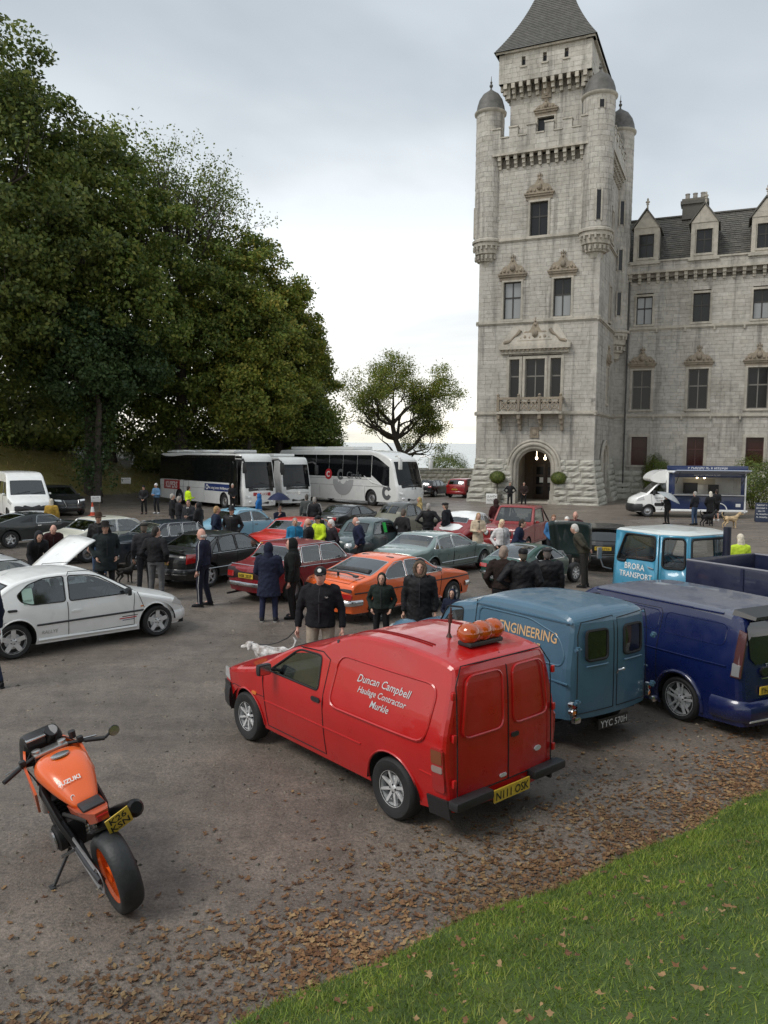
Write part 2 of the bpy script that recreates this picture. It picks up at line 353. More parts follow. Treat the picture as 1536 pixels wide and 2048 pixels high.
tag(blades('grass', leafmat('grass_blade', [(.06, .10, .013), (.13, .215, .025), (.22, .31, .042), (.32, .33, .09)], .3, .6, 2.6), 140000, lawn_region, .010, .042, .006, 3, .8), kind='stuff', label='short green lawn grass on the near bank', cat='grass')
def rough_region(r, n):
    x = r.uniform(-44, -3, n * 3); y = r.uniform(36, 84, n * 3); hh = np.array([bank_h(a, b_) for a, b_ in zip(x, y)]); k = hh > r.uniform(.15, .9, n * 3); x, y, hh = x[k][:n], y[k][:n], hh[k][:n]
    return np.stack([x, y, np.array([terrain(a, b_) for a, b_ in zip(x, y)])], 1)
_rr = rough_region(np.random.default_rng(5), 16000)
tag(blades('rough_grass', leafmat('rough_grass_blade', [(.12, .13, .035), (.24, .22, .065), (.38, .30, .12), (.30, .21, .08)], .25), len(_rr), lambda r, n: _rr, .06, .28, .05, 9, .7), kind='stuff', label='rough tawny grass on the bank under the trees', cat='grass')
# sea
ms = mat('sea_water', (.30, .36, .38), .22, 0, 0, var=.12, vscale=.004)
me = bpy.data.meshes.new('sea'); me.from_pydata([(-30000, 95, -8), (30000, 95, -8), (40000, 45000, -8), (-40000, 45000, -8)], [], [(0, 1, 2, 3)]); tag(obj('sea', me, ms), kind='structure')
# fallen leaves and grit
def scatter_leaves(name, m, pts, s0, s1, seed, lift=.004, curl=.35):
    r = np.random.default_rng(seed); V = []; F = []
    sh = [(-.5, 0), (-.3, .22), (-.12, .14), (.02, .34), (.2, .16), (.5, .03), (.24, -.14), (.04, -.32), (-.12, -.16), (-.3, -.2)]
    for (x, y, z) in pts:
        a = r.uniform(0, 2 * PI); s_ = s0 + (s1 - s0) * r.uniform() ** 1.8; c_, n_ = math.cos(a), math.sin(a); o = len(V); cu = r.uniform(0, curl); ti = r.normal(0, .25, 2)
        for (u_, w_) in sh:
            u2, w2 = u_ * s_, w_ * s_ * r.uniform(.5, 1.4); X = u2 * c_ - w2 * n_; Y = u2 * n_ + w2 * c_
            V.append((x + X, y + Y, z + lift + cu * (abs(w_) + abs(u_) * .5) * s_ + abs(X * ti[0] + Y * ti[1])))
        F += [(o, o + 1, o + 2, o + 8, o + 9), (o + 2, o + 3, o + 4, o + 6, o + 7, o + 8), (o + 4, o + 5, o + 6)]
    me = bpy.data.meshes.new(name); me.from_pydata(V, [], F); return obj(name, me, m)
r = np.random.default_rng(11); pts = []
while len(pts) < 17000:
    a = r.uniform(-3.5, 9); k = r.uniform()
    d = -abs(r.normal(0, .62)) + .14 if k < .965 else r.uniform(-3, .2)
    p = LE0 + LED * a + LEN * d
    if p.y < 2.8 or mnoise.noise(Vector((p.x * 1.6, p.y * 1.6, 0))) < r.uniform(-.75, .25): continue
    pts.append((p.x, p.y, gz(*p)))
for _ in range(300):
    y = 3 + 30 * r.uniform() ** 1.6; x = r.uniform(-.75, .75) * y * 1.0; 
    if lawn_d(x, y) < .0: pts.append((x, y, gz(x, y)))
mleaf = leafmat('fallen_leaf', [(.07, .035, .018), (.17, .085, .040), (.26, .145, .072), (.11, .052, .028), (.34, .23, .125), (.14, .066, .034)], .15, .7)
tag(scatter_leaves('leaf_litter', mleaf, pts, .014, .080, 4, .004, .55), kind='stuff', label='brown fallen leaves drifted along the lawn edge', cat='leaves')
pts = []
while len(pts) < 1100:
    a = r.uniform(-1, 8.5); d = r.uniform(.05, 3.2) ** 1.0; p = LE0 + LED * a + LEN * d
    pts.append((p.x, p.y, gz(*p) + lawn_h(d + .1 * math.sin(a * 1.3)) + .02))
tag(scatter_leaves('lawn_leaf_litter', mleaf, pts, .014, .07, 6, .004, .5), kind='stuff', label='scattered brown leaves lying on the lawn', cat='leaves')
V = []; F = []
for _ in range(7500):
    y = 3.2 + 19 * r.uniform() ** 1.7; x = r.uniform(-.72, .72) * y; 
    if lawn_d(x, y) > .02: continue
    s_ = (.005 + .022 * r.uniform() ** 3) * (1 + y * .04); z = gz(x, y); o = len(V); a = r.uniform(0, 6)
    for k in range(4): V.append((x + s_ * math.cos(a + k * 1.57) * r.uniform(.6, 1.3), y + s_ * math.sin(a + k * 1.57) * r.uniform(.6, 1.3), z - .003))
    V.append((x, y, z + s_ * r.uniform(.3, .7))); F += [(o, o + 1, o + 4), (o + 1, o + 2, o + 4), (o + 2, o + 3, o + 4), (o + 3, o, o + 4)]
me = bpy.data.meshes.new('gravel'); me.from_pydata(V, [], F); mgr = leafmat('gravel_stone', [(.03, .027, .024), (.10, .09, .08), (.20, .18, .16), (.05, .045, .04)], 0, .7); tag(obj('gravel', me, mgr), kind='stuff', label='loose small stones and grit on the yard', cat='gravel')

# ------------------------------------------------------------------ castle
CX, CY, CYAW = 15.34, 56.5, -24
def castle_mat(name, cols, rough=.85, moss=.35, bump=.5, streak=.5):
    m = bpy.data.materials.new(name); m.use_nodes = True; t = m.node_tree; b = t.nodes['Principled BSDF']; g = N(t, 'ShaderNodeNewGeometry'); c_ = N(t, 'ShaderNodeTexCoord')
    def nn(s_, d=5, vec=None, sc=None):
        n = N(t, 'ShaderNodeTexNoise'); n.inputs['Scale'].default_value = s_; n.inputs['Detail'].default_value = d; n.inputs['Roughness'].default_value = .65
        if sc: mp_ = N(t, 'ShaderNodeMapping'); mp_.inputs['Scale'].default_value = sc; L(t, c_.outputs['Object'], mp_.inputs[0]); L(t, mp_.outputs[0], n.inputs['Vector'])
        else: L(t, c_.outputs['Object'], n.inputs['Vector'])
        return n.outputs['Fac']
    col = ramp(t, [(i / (len(cols) - 1), q) for i, q in enumerate(cols)], g.outputs['Random Per Island'])
    col = mixc(t, 1, col, ramp(t, [(.28, (.74, .73, .71)), (.5, (1, 1, 1)), (.72, (1.14, 1.13, 1.11))], nn(.35)), 'MULTIPLY')
    col = mixc(t, 1, col, ramp(t, [(.3, (.84, .835, .825)), (.6, (1.08, 1.08, 1.07))], nn(3.5)), 'MULTIPLY')
    st = ramp(t, [(.52, (0, 0, 0)), (.68, (1, 1, 1))], nn(1.0, 4, None, (1.6, 1.6, .12)))     # rain streaks
    col = mixc(t, math_(t, 'MULTIPLY', st, streak), col, (.12, .115, .105))
    col = mixc(t, math_(t, 'MULTIPLY', ramp(t, [(.55, (0, 0, 0)), (.75, (1, 1, 1))], nn(1.3)), moss), col, (.09, .095, .07))
    L(t, col, b.inputs['Base Color']); b.inputs['Roughness'].default_value = rough
    bp2 = N(t, 'ShaderNodeBump'); bp2.inputs['Strength'].default_value = bump; bp2.inputs['Distance'].default_value = .03; L(t, nn(14), bp2.inputs['Height']); L(t, bp2.outputs[0], b.inputs['Normal']); return m
M_ASH = castle_mat('ashlar', [(.37, .352, .322), (.43, .412, .38), (.40, .382, .352), (.47, .452, .42), (.38, .358, .326), (.445, .425, .392)], streak=.7)
M_RUST = castle_mat('rustic_stone', [(.37, .36, .325), (.49, .475, .43), (.43, .42, .375), (.54, .525, .48)], moss=.5, bump=1.0, streak=.2)
M_CORE = mat('mortar', (.30, .28, .25), .9, var=.2, vscale=2)
M_TRIM = castle_mat('dressed_stone', [(.39, .365, .32), (.43, .40, .35)], moss=.3, bump=.25, streak=.4)
M_CARV = castle_mat('carved_stone', [(.24, .20, .155), (.30, .255, .20)], moss=.5, bump=.8)
M_SLATE = castle_mat('slate', [(.075, .073, .068), (.11, .105, .096), (.09, .085, .075), (.14, .13, .11)], moss=.6, bump=.4, rough=.7)
M_LEAD = mat('lead_roof', (.085, .082, .075), .6, var=.35, vscale=3, bump=.4, bscale=12)
M_PANE = mat('castle_pane', (.010, .011, .012), .12, 0, 0, spec=.32); M_SASH = mat('sash_dark', (.022, .020, .018), .5); M_SASHR = mat('sash_brown', (.06, .018, .015), .5); M_SKYPANE = mat('pane_sky_tint', (.22, .235, .24), .12, 0, .3); M_SASHP = mat('sash_pale', (.16, .15, .135), .6)  # the pale grey pane colour paints reflected sky on the upper windows
M_RPANE = mat('red_dim_pane', (.035, .009, .008), .12, 0, 0, spec=.25)
tower = thing('castle_tower', 'tall pale stone castle tower with round corner turrets and arched doorway', 'castle tower', CX, CY, CYAW, tilt=False, z=-1.05)
wing = thing('castle_wing', 'long stone castle wing with dormer windows beside the tower', 'castle', CX, CY, CYAW, tilt=False, z=-1.05)
# local frame: x along the facade (0 at the tower's front right corner), y into the building, z up from the yard
class Wall:
    """blocks on a vertical plane: origin o, along-axis a, outward normal n"""
    def __init__(s, o, a, n): s.o = Vector(o); s.a = Vector(a); s.n = Vector(n)
    def P(s, u_, z, d=0): return s.o + s.a * u_ + s.n * d + Vector((0, 0, z))
    def block(s, mb, u0, u1, z0, z1, d, depth=.3, g=.004, rough=0, r=random):
        u0 += g; u1 -= g; z0 += g; z1 -= g
        if not rough:
            c_ = .007
            q = [s.P(u0, z0, d - c_), s.P(u1, z0, d - c_), s.P(u1, z1, d - c_), s.P(u0, z1, d - c_), s.P(u0 + c_, z0 + c_, d), s.P(u1 - c_, z0 + c_, d), s.P(u1 - c_, z1 - c_, d), s.P(u0 + c_, z1 - c_, d), s.P(u0, z0, -depth), s.P(u1, z0, -depth), s.P(u1, z1, -depth), s.P(u0, z1, -depth)]
            f = [(4, 5, 6, 7), (0, 1, 5, 4), (1, 2, 6, 5), (2, 3, 7, 6), (3, 0, 4, 7), (8, 9, 1, 0), (9, 10, 2, 1), (10, 11, 3, 2), (11, 8, 0, 3)]
        else:
            nx, nz_ = 4, 3; q = []; f = []
            for i in range(nx + 1):
                for j in range(nz_ + 1):
                    e = i in (0, nx) or j in (0, nz_)
                    q.append(s.P(u0 + (u1 - u0) * i / nx, z0 + (z1 - z0) * j / nz_, d + (-.03 if e else r.uniform(.01, rough))))
            f = [(i * (nz_ + 1) + j, (i + 1) * (nz_ + 1) + j, (i + 1) * (nz_ + 1) + j + 1, i * (nz_ + 1) + j + 1) for i in range(nx) for j in range(nz_)]
            o = len(q); q += [s.P(u0, z0, -depth), s.P(u1, z0, -depth), s.P(u1, z1, -depth), s.P(u0, z1, -depth)]; A, B, C_, D = 0, nx * (nz_ + 1), nx * (nz_ + 1) + nz_, nz_
            f += [(o, o + 1, B, A), (o + 1, o + 2, C_, B), (o + 2, o + 3, D, C_), (o + 3, o, A, D)]
        if s.a.cross(Vector((0, 0, 1))).dot(s.n) < 0: f = [t_[::-1] for t_ in f]
        mb.add(q, f)
    def courses(s, mb, u0, u1, z0, z1, h, openings=(), d=0, l0=.45, l1=1.1, sink=None, arch=None, depth=.3):
        n = max(1, round((z1 - z0) / h)); h = (z1 - z0) / n
        for k in range(n):
            za, zb_ = z0 + h * k, z0 + h * (k + 1); zm = (za + zb_) / 2; cuts = []
            for (a, b_, c_, e) in openings:
                if zb_ > c_ + .05 and za < e - .05: cuts.append((a, b_))
            if arch:
                cx_, rr, spring = arch
                if zm < spring: cuts.append((cx_ - rr, cx_ + rr))
                elif zm < spring + rr: w = math.sqrt(max(0, rr * rr - (zm - spring) ** 2)); cuts.append((cx_ - w, cx_ + w))
            cuts.sort(); segs = []; x = u0
            for a, b_ in cuts:
                if a > x + .05: segs.append((x, a))
                x = max(x, b_)
            if x < u1 - .05: segs.append((x, u1))
            for a, b_ in segs:
                x = a
                while x < b_ - 1e-4:
                    w = random.uniform(l0, l1)
                    if b_ - x - w < l0 * .7: w = b_ - x
                    bl = (x, min(b_, x + w), za, zb_, d + .5 * random.uniform(-.008, .010) + (random.random() < .12) * random.uniform(-.01, .018))
                    if sink is not None: sink.append((s, bl, depth))
                    else: s.block(mb, *bl, depth)
                    x += w
def window(root, wl, u0, u1, z0, z1, sash=M_SASH, pane=M_PANE, rec=.27, mull=1, trans=1, fr=.16, proud=.06, sill=True, sky_pane=None, panes=None, lower=None):
    """stone surround (part) > sash bars and panes (sub-parts)"""
    b = MB()
    def bx(a0, a1, c0, c1, d0, d1):
        q = [wl.P(u_, z, d) for d in (d0, d1) for z in (c0, c1) for u_ in (a0, a1)]; f = [(0, 2, 3, 1), (4, 5, 7, 6), (0, 1, 5, 4), (2, 6, 7, 3), (0, 4, 6, 2), (1, 3, 7, 5)]
        if wl.a.cross(Vector((0, 0, 1))).dot(wl.n) < 0: f = [t_[::-1] for t_ in f]
        return q, f
    for a0, a1, c0, c1, d0, d1 in ((u0 - fr, u0, z0, z1, -rec, proud), (u1, u1 + fr, z0, z1, -rec, proud), (u0 - fr, u1 + fr, z1, z1 + fr, -rec, proud + .003), (u0 - fr * 1.25, u1 + fr * 1.25, z0 - .16, z0, -rec, proud + .06), (u0 - fr * .55, u0 - fr * .1, z0, z1, proud - .01, proud + .03), (u1 + fr * .1, u1 + fr * .55, z0, z1, proud - .01, proud + .03)):
        b.add(*bx(a0, a1, c0, c1, d0, d1))
    o = b.build('window', M_TRIM, root, 30)
    b = MB(); dp = -rec + .05; w = .075
    zt = z0 + (z1 - z0) * .58
    bars = [(u0, u0 + w, z0, z1), (u1 - w, u1, z0, z1), (u0 + w, u1 - w, z1 - w, z1), (u0 + w, u1 - w, z0, z0 + w)]
    if trans: bars.append((u0 + w, u1 - w, zt - w * .7, zt + w * .7))
    ms_ = [u0 + (u1 - u0) * (k + 1) / (mull + 1) for k in range(mull)]
    for q in ms_: bars.append((q - w * .55, q + w * .55, z0 + w, z1 - w))
    for k, (a0, a1, c0, c1) in enumerate(bars): b.add(*bx(a0, a1, c0, c1, dp - .05, dp + (.03 if k < 4 else .024 + .003 * (k % 2))))
    b.build('sash', sash, o, 30)
    ux = [u0 + w] + ms_ + [u1 - w]; zx = [z0 + w, zt, z1 - w] if trans else [z0 + w, z1 - w]
    for i in range(len(ux) - 1):
        for j in range(len(zx) - 1):
            g = MB(); ti = random.uniform(-.006, .006); q = [wl.P(ux[i], zx[j], dp - .02 + ti), wl.P(ux[i + 1], zx[j], dp - .02 - ti), wl.P(ux[i + 1], zx[j + 1], dp - .02 - ti * .5), wl.P(ux[i], zx[j + 1], dp - .02 + ti)]
            f = [(0, 1, 2, 3)] if wl.a.cross(Vector((0, 0, 1))).dot(wl.n) > 0 else [(3, 2, 1, 0)]
            g.add(q, f); g.build('pane', sky_pane if (sky_pane and (lower is None or j == 0)) else pane, o, 0)  # chosen panes take the painted sky reflection
    return o
def wbox(mb, wl, u0, u1, z0, z1, d0, d1):
    q = [wl.P(u_, z, d) for d in (d0, d1) for z in (z0, z1) for u_ in (u0, u1)]; f = [(0, 2, 3, 1), (4, 5, 7, 6), (0, 1, 5, 4), (2, 6, 7, 3), (0, 4, 6, 2), (1, 3, 7, 5)]
    if wl.a.cross(Vector((0, 0, 1))).dot(wl.n) < 0: f = [t_[::-1] for t_ in f]
    mb.add(q, f)
def pediment(root, wl, uc, z, w, h):
    """carved crest over a window"""
    b = MB(); wbox(b, wl, uc - w / 2, uc + w / 2, z, z + .14, -.1, .16); wbox(b, wl, uc - w / 2 - .06, uc + w / 2 + .06, z + .14, z + .24, -.1, .24); wbox(b, wl, uc - w * .46, uc + w * .46, z - .22, z, -.1, .07)
    n = 22; z1 = z + .24; H = h - .24; poly = []
    for k in range(n + 1):
        t_ = -1 + 2 * k / n; poly.append((uc + t_ * w * .47, z1 + H * (.14 + .70 * (1 - abs(t_)) ** 1.25 + .09 * math.cos(t_ * 9))))
    poly = [(uc - w * .47, z1)] + poly + [(uc + w * .47, z1)]; V = [wl.P(u_, q, .12) for u_, q in poly] + [wl.P(u_, q, -.1) for u_, q in poly]; m_ = len(poly); fl = wl.a.cross(Vector((0, 0, 1))).dot(wl.n) < 0
    F = [tuple(range(m_))[::-1]] + [(i, i + m_, (i + 1) % m_ + m_, (i + 1) % m_) for i in range(m_)]
    b.add(V, [q[::-1] for q in F] if not fl else F)
    for du, dz, r_ in ((0, .30, .20), (-.30, .16, .10), (.30, .16, .10), (-.16, .12, .08), (.16, .12, .08), (0, .72, .08), (-.42, .10, .07), (.42, .10, .07), (0, .88, .06)):
        p = wl.P(uc + du * w, z1 + dz * H, .13); b.ball(p, (r_ * w * .5, r_ * w * .5, r_ * w * .62), 8, 6)
    for k in (-1, 0, 1): p = wl.P(uc + k * w * .07, z1 + H * (.98 if k == 0 else .90), .06); b.ball(p, (.05, .05, .12), 6, 5)
    return b.build('pediment', M_CARV, root, 40)
def corbels(root, wl, u0, u1, z, n, h=.85, pr=.42, w=.24, m=None):
    for k in range(n):
        uc = u0 + (u1 - u0) * (k + .5) / n; b = MB(); wbox(b, wl, uc - w / 2, uc + w / 2, z - h * .38, z, -.05, pr); wbox(b, wl, uc - w / 2 + .01, uc + w / 2 - .01, z - h * .72, z - h * .38, -.05, pr * .66); wbox(b, wl, uc - w / 2 + .02, uc + w / 2 - .02, z - h, z - h * .72, -.05, pr * .34); b.build('corbel', m or M_TRIM, root, 30)
def course(root, wl, u0, u1, z, h=.22, pr=.14, nm='string_course'):
    b = MB(); wbox(b, wl, u0, u1, z, z + h * .55, -.05, pr); wbox(b, wl, u0, u1, z + h * .55, z + h, -.05, pr * .6); wbox(b, wl, u0, u1, z - h * .4, z, -.05, pr * .45); return b.build(nm, M_TRIM, root, 30)
TW = 9.0; FW = Wall((-TW, 0, 0), (1, 0, 0), (0, -1, 0)); TD = 9.4; SW = Wall((0, 0, 0), (0, 1, 0), (1, 0, 0)); LW = Wall((-TW, TD, 0), (0, -1, 0), (-1, 0, 0))
Z1, Z2, Z3, Z4, Z5 = 6.72, 13.55, 19.6, 25.7, 27.5
fu = lambda u_: u_ + TW          # facade u measured from the right corner -> wall coordinate
DC = fu(-4.40)                   # door centre
# core volumes
b = MB(); d = .30
for c0, c1 in (((-TW + d, d, -1.2), (-6.15, TD, 5.2)), ((-2.6, d, -1.2), (-d, TD, 5.2)), ((-6.15, 4.4, -1.2), (-2.6, TD, 5.2)), ((-TW + d, d, 5.2), (-d, TD - .02, Z5 - .9))):
    b.box([(c0[i] + c1[i]) / 2 for i in range(3)], [c1[i] - c0[i] for i in range(3)])
b.build('wall_core', M_CORE, tower, 0)
ops = [(fu(-7.10), fu(-5.65), 13.8, 16.65), (fu(-3.32), fu(-1.95), 13.8, 16.65), (fu(-5.18), fu(-3.84), 19.75, 22.3), (fu(-6.52), fu(-2.50), 7.75, 10.95)]
sink = []; ash = MB(); rus = []
FW.courses(None, 0, TW, 3.35, Z1, .31, [], arch=(DC, 1.62, 2.75), sink=sink); FW.courses(None, 0, TW, Z1 + .22, Z2, .30, ops, sink=sink); FW.courses(None, 0, TW, Z2 + .22, Z3, .29, ops, sink=sink); FW.courses(None, 0, TW, Z3 + .2, Z4 - .8, .29, ops, sink=sink)
sops = [(4.9, 5.9, 7.6, 10.6), (4.9, 5.9, 14.0, 16.9), (4.6, 5.5, 20.0, 22.6)]
SW.courses(None, 0, TD, 3.35, Z1, .36, [], arch=(4.6, 1.5, 2.8), sink=sink); SW.courses(None, 0, TD, Z1 + .22, Z2, .35, sops, sink=sink); SW.courses(None, 0, TD, Z2 + .22, Z3, .345, sops, sink=sink); SW.courses(None, 0, TD, Z3 + .2, Z4 - .8, .34, sops, sink=sink)
LW.courses(ash, 0, TD, -.3, Z4 - .8, .36, [])
# rusticated, battered base: blocks lean out towards the ground
for wl, le, arch in ((FW, TW, (DC, 1.62, 2.75)), (SW, TD, (4.6, 1.5, 2.8))):
    tmp = []; wl.courses(None, -.0, le, -.25, 3.35, .45, [], arch=arch, l0=.7, l1=1.5, sink=tmp); rus += tmp
rr_ = random.Random(3)
def place_block(parent, wl, bl, depth, nm, m, rough=0, out=0, pile=None):
    mb = MB() if pile is None else pile
    wl.block(mb, bl[0], bl[1], bl[2], bl[3], bl[4] + out, depth + out * 0, .010 if rough else .004, rough, rr_)
    if pile is None: return mb.build(nm, m, parent, 0)
for wl, bl, dep in rus:
    out = .55 * (1 - max(0, bl[2]) / 3.35) ** 1.2; e = out if True else 0
    le = TW if wl is FW else TD
    bl = (bl[0] - (e if bl[0] < .01 else 0), bl[1] + (e if bl[1] > le - .01 else 0), bl[2], bl[3], bl[4])
    place_block(tower, wl, bl, .3, 'rustic_block', M_RUST, .10, out + .04)
sink.sort(key=lambda q: -((q[1][1] - q[1][0]) * (q[1][3] - q[1][2])) * (1 if q[0] is FW else .3))
for i, (wl, bl, dep) in enumerate(sink):
    if i < 180: place_block(tower, wl, bl, dep, 'ashlar_block', M_ASH)
    else: place_block(tower, wl, bl, dep, None, None, pile=ash)
tag(ash.build('ashlar_blocks', M_ASH, tower, 0), kind='stuff')
for wl, le in ((FW, TW), (SW, TD), (LW, TD)):
    course(tower, wl, -.14, le + .14, Z1); course(tower, wl, -.14, le + .14, Z2); course(tower, wl, .9, le - .9, Z3, .2)
    corbels(tower, wl, 1.2, le - 1.2, Z4, 11); b = MB(); wbox(b, wl, 1.0, le - 1.0, Z4, Z4 + .16, -.3, .52); b.build('string_course', M_TRIM, tower, 30)
    pm = MB(); wl.courses(pm, .9, le - .9, Z4 + .16, Z5 - .55, .34, [], d=.42, depth=0)
    n = 6; w = (le - 1.8) / (n * 2 - 1)
    for k in range(n): wl.courses(pm, .9 + w * 2 * k, .9 + w * (2 * k + 1), Z5 - .55, Z5 + .12, .34, [], d=.42, depth=0)
    tag(pm.build('parapet', M_ASH, tower, 0), kind='stuff')
    b = MB()
    for k in range(n):
        wbox(b, wl, .87 + w * 2 * k, .93 + w * (2 * k + 1), Z5 + .12, Z5 + .22, -.06, .48)
        if k < n - 1: wbox(b, wl, .93 + w * (2 * k + 1), .87 + w * (2 * k + 2), Z5 - .55, Z5 - .46, -.06, .48)
    b.build('coping', M_TRIM, tower, 30)
b = MB(); b.box((-TW / 2, TD / 2, Z4 + .1), (TW, TD, .2)); b.build('wall_walk', M_LEAD, tower, 0)
# windows of the front and side
for k, (a, c_) in enumerate(((-7.04, -5.71), (-3.28, -2.0))): window(tower, FW, fu(a), fu(c_), 13.85, 16.6, sky_pane=M_SKYPANE, lower=True if k else None); pediment(tower, FW, fu((a + c_) / 2), 16.95, 2.1, 1.6)
window(tower, FW, fu(-5.17), fu(-3.85), 19.8, 22.24); pediment(tower, FW, fu(-4.51), 22.62, 2.1, 1.6)
for a, c_, mu in ((-6.46, -5.70, 0), (-5.25, -3.77, 1), (-3.34, -2.57, 0)): window(tower, FW, fu(a), fu(c_), 7.8, 10.85, mull=mu, fr=.20, sash=M_SASHP)
b = MB(); wbox(b, FW, fu(-7.1), fu(-2.0), 11.25, 11.55, -.1, .22); wbox(b, FW, fu(-7.25), fu(-1.88), 11.55, 11.8, -.1, .40); wbox(b, FW, fu(-7.25), fu(-1.88), 11.80, 11.95, -.1, .30); b.build('entablature', M_TRIM, tower, 30)
for k in range(16): b = MB(); u_ = fu(-7.1) + 5.1 * (k + .5) / 16; wbox(b, FW, u_ - .08, u_ + .08, 11.42, 11.55, 0, .34); b.build('dentil', M_CARV, tower, 30)
b = MB(); q = [FW.P(fu(-7.1), 11.95, .28), FW.P(fu(-2.0), 11.95, .28), FW.P(fu(-2.9), 13.35, 0), FW.P(fu(-6.2), 13.35, 0)]; b.add(q, [(0, 1, 2, 3)]); b.add([FW.P(fu(-7.1), 11.95, .28), FW.P(fu(-6.2), 13.35, 0), FW.P(fu(-7.1), 11.95, 0)], [(0, 1, 2)]); b.add([FW.P(fu(-2.0), 11.95, .28), FW.P(fu(-2.0), 11.95, 0), FW.P(fu(-2.9), 13.35, 0)], [(0, 1, 2)]); b.build('crest_slope', M_TRIM, tower, 0)
pediment(tower, FW, fu(-4.55), 11.96, 2.5, 1.85)
for sg in (-1, 1):
    b = MB(); b.tube([FW.P(fu(-4.55 + sg * (2.35 - 1.25 * k / 8)), 12.02 + .95 * (k / 8) ** 1.6 + .05 * math.sin(k * 1.6), .26 - .015 * k) for k in range(9)], [.10 + .04 * math.sin(k) for k in range(9)], 7); b.build('scroll', M_CARV, tower)
# balcony
b = MB(); wbox(b, FW, fu(-7.15), fu(-2.28), 6.72, 6.92, .0, .92); b.build('balcony_floor', M_TRIM, tower, 30)
b = MB(); wbox(b, FW, fu(-7.15), fu(-2.28), 7.78, 7.95, .76, .94); wbox(b, FW, fu(-7.15), fu(-6.98), 7.78, 7.945, 0, .76); wbox(b, FW, fu(-2.45), fu(-2.28), 7.78, 7.945, 0, .76); b.build('balcony_rail', M_CARV, tower, 30)
for k in range(4):
    u_ = fu(-7.06) + 4.70 * k / 3; b = MB(); wbox(b, FW, u_ - .10, u_ + .10, 6.92, 8.02, .74, .95); b.ball(FW.P(u_, 8.12, .84), .11); b.build('balcony_post', M_CARV, tower, 40)
    b = MB(); wbox(b, FW, u_ - .12, u_ + .12, 6.35, 6.72, 0, .85); wbox(b, FW, u_ - .11, u_ + .11, 6.0, 6.35, 0, .55); wbox(b, FW, u_ - .10, u_ + .10, 5.62, 6.0, 0, .28); b.ball(FW.P(u_, 5.6, .15), .13); b.build('bracket', M_CARV, tower, 30)
for k in range(3):
    u0 = fu(-7.06) + 4.70 * k / 3 + .12; u1 = u0 + 1.33
    for j in range(2):
        a, c_ = u0 + (u1 - u0) * j / 2, u0 + (u1 - u0) * (j + 1) / 2; b = MB(); m_ = (a + c_) / 2
        b.tube([FW.P(a, 6.95, .84), FW.P(c_, 7.76, .84)], .05, 6); b.tube([FW.P(a, 7.76, .84), FW.P(c_, 6.95, .84)], .05, 6)
        b.tube([FW.P(m_ + .24 * math.cos(t_ * PI / 8), 7.35 + .24 * math.sin(t_ * PI / 8), .84) for t_ in range(16)], .045, 6, closed=True); b.build('tracery', M_CARV, tower, 40)
b = MB(); wbox(b, FW, fu(-4.75), fu(-4.10), 4.95, 5.75, -.05, .08); b.ball(FW.P(fu(-4.42), 5.35, .08), (.2, .08, .25)); b.build('stone_plaque', M_CARV, tower, 30)
# door arch mouldings, porch and inner doors
def archring(wl, cx_, rr, spring, rad, d, nm='arch_moulding', m=None, foot=-.3):
    b = MB(); pts = [wl.P(cx_ - rr, foot, d)] + [wl.P(cx_ - rr, spring * k / 4, d) for k in range(1, 4)] + [wl.P(cx_ - rr * math.cos(PI * k / 24), spring + rr * math.sin(PI * k / 24), d) for k in range(25)] + [wl.P(cx_ + rr, spring * k / 4, d) for k in range(3, 0, -1)] + [wl.P(cx_ + rr, foot, d)]
    b.tube(pts, rad, 8, up=wl.n); b.build(nm, m or M_TRIM, tower, 60)
for wl, cx_, sp_ in ((FW, DC, 2.75), (SW, 4.6, 2.8)):
    archring(wl, cx_, 1.98, sp_, .10, .14); archring(wl, cx_, 1.74, sp_, .17, .08); archring(wl, cx_, 1.50, sp_, .17, -.05); archring(wl, cx_, 1.36, sp_, .14, -.22)
    for sg in (-1, 1):
        b = MB(); wbox(b, wl, cx_ + sg * 1.92 - .2, cx_ + sg * 1.92 + .2, sp_ - .35, sp_ - .05, -.1, .24); b.build('impost', M_TRIM, tower, 30); b = MB(); wbox(b, wl, cx_ + sg * 1.66 - .42, cx_ + sg * 1.66 + .42, -.3, .32, -.1, .62); wbox(b, wl, cx_ + sg * 1.66 - .36, cx_ + sg * 1.66 + .36, .32, 1.0, -.1, .38); b.build('arch_plinth', M_TRIM, tower, 30)
M_DARKW = mat('porch_wall', (.10, .075, .055), .9, var=.2); b = MB(); b.box((-4.38, 4.33, 2.4), (3.6, .06, 5.4)); b.build('porch_back_wall', M_DARKW, tower, 0)
M_DOOR = mat('oak_door', (.05, .028, .015), .5, var=.3, vscale=4)
b = MB(); b.box((-4.38, 4.22, 1.9), (2.1, .14, 3.9)); b.build('door_frame', M_DOOR, tower, 0)
for sg in (-1, 1):
    b = MB(); b.box((-4.38 + sg * .47, 4.12, 1.45), (.86, .07, 2.8), b=.01); o = b.build('door', M_DOOR, tower)
    for k in range(3): b = MB(); b.box((-4.38 + sg * .47, 4.075, .75 + .8 * k), (.55, .012, .62)); b.build('door_panel', M_PANE, o, 0)
    b = MB(); b.tube([(-4.38 + sg * .33, 2.2, 3.92), (-4.38 + sg * .33, 2.2, 3.5)], .015, 6); b.ball((-4.38 + sg * .33, 2.2, 3.38), (.10, .10, .13)); b.build('porch_lamp', mat('porch_glow', (1, .85, .6), .4, emit=((1, .82, .55), 7)), tower)
for x_, z_ in ((-4.05, 1.6), (-4.7, 1.6), (-3.0, .75)): b = MB(); b.box((x_, 4.05 if x_ < -3.5 else 1.0, z_), (.3, .02, .42)); b.build('notice', M_WHITE, tower, 0)
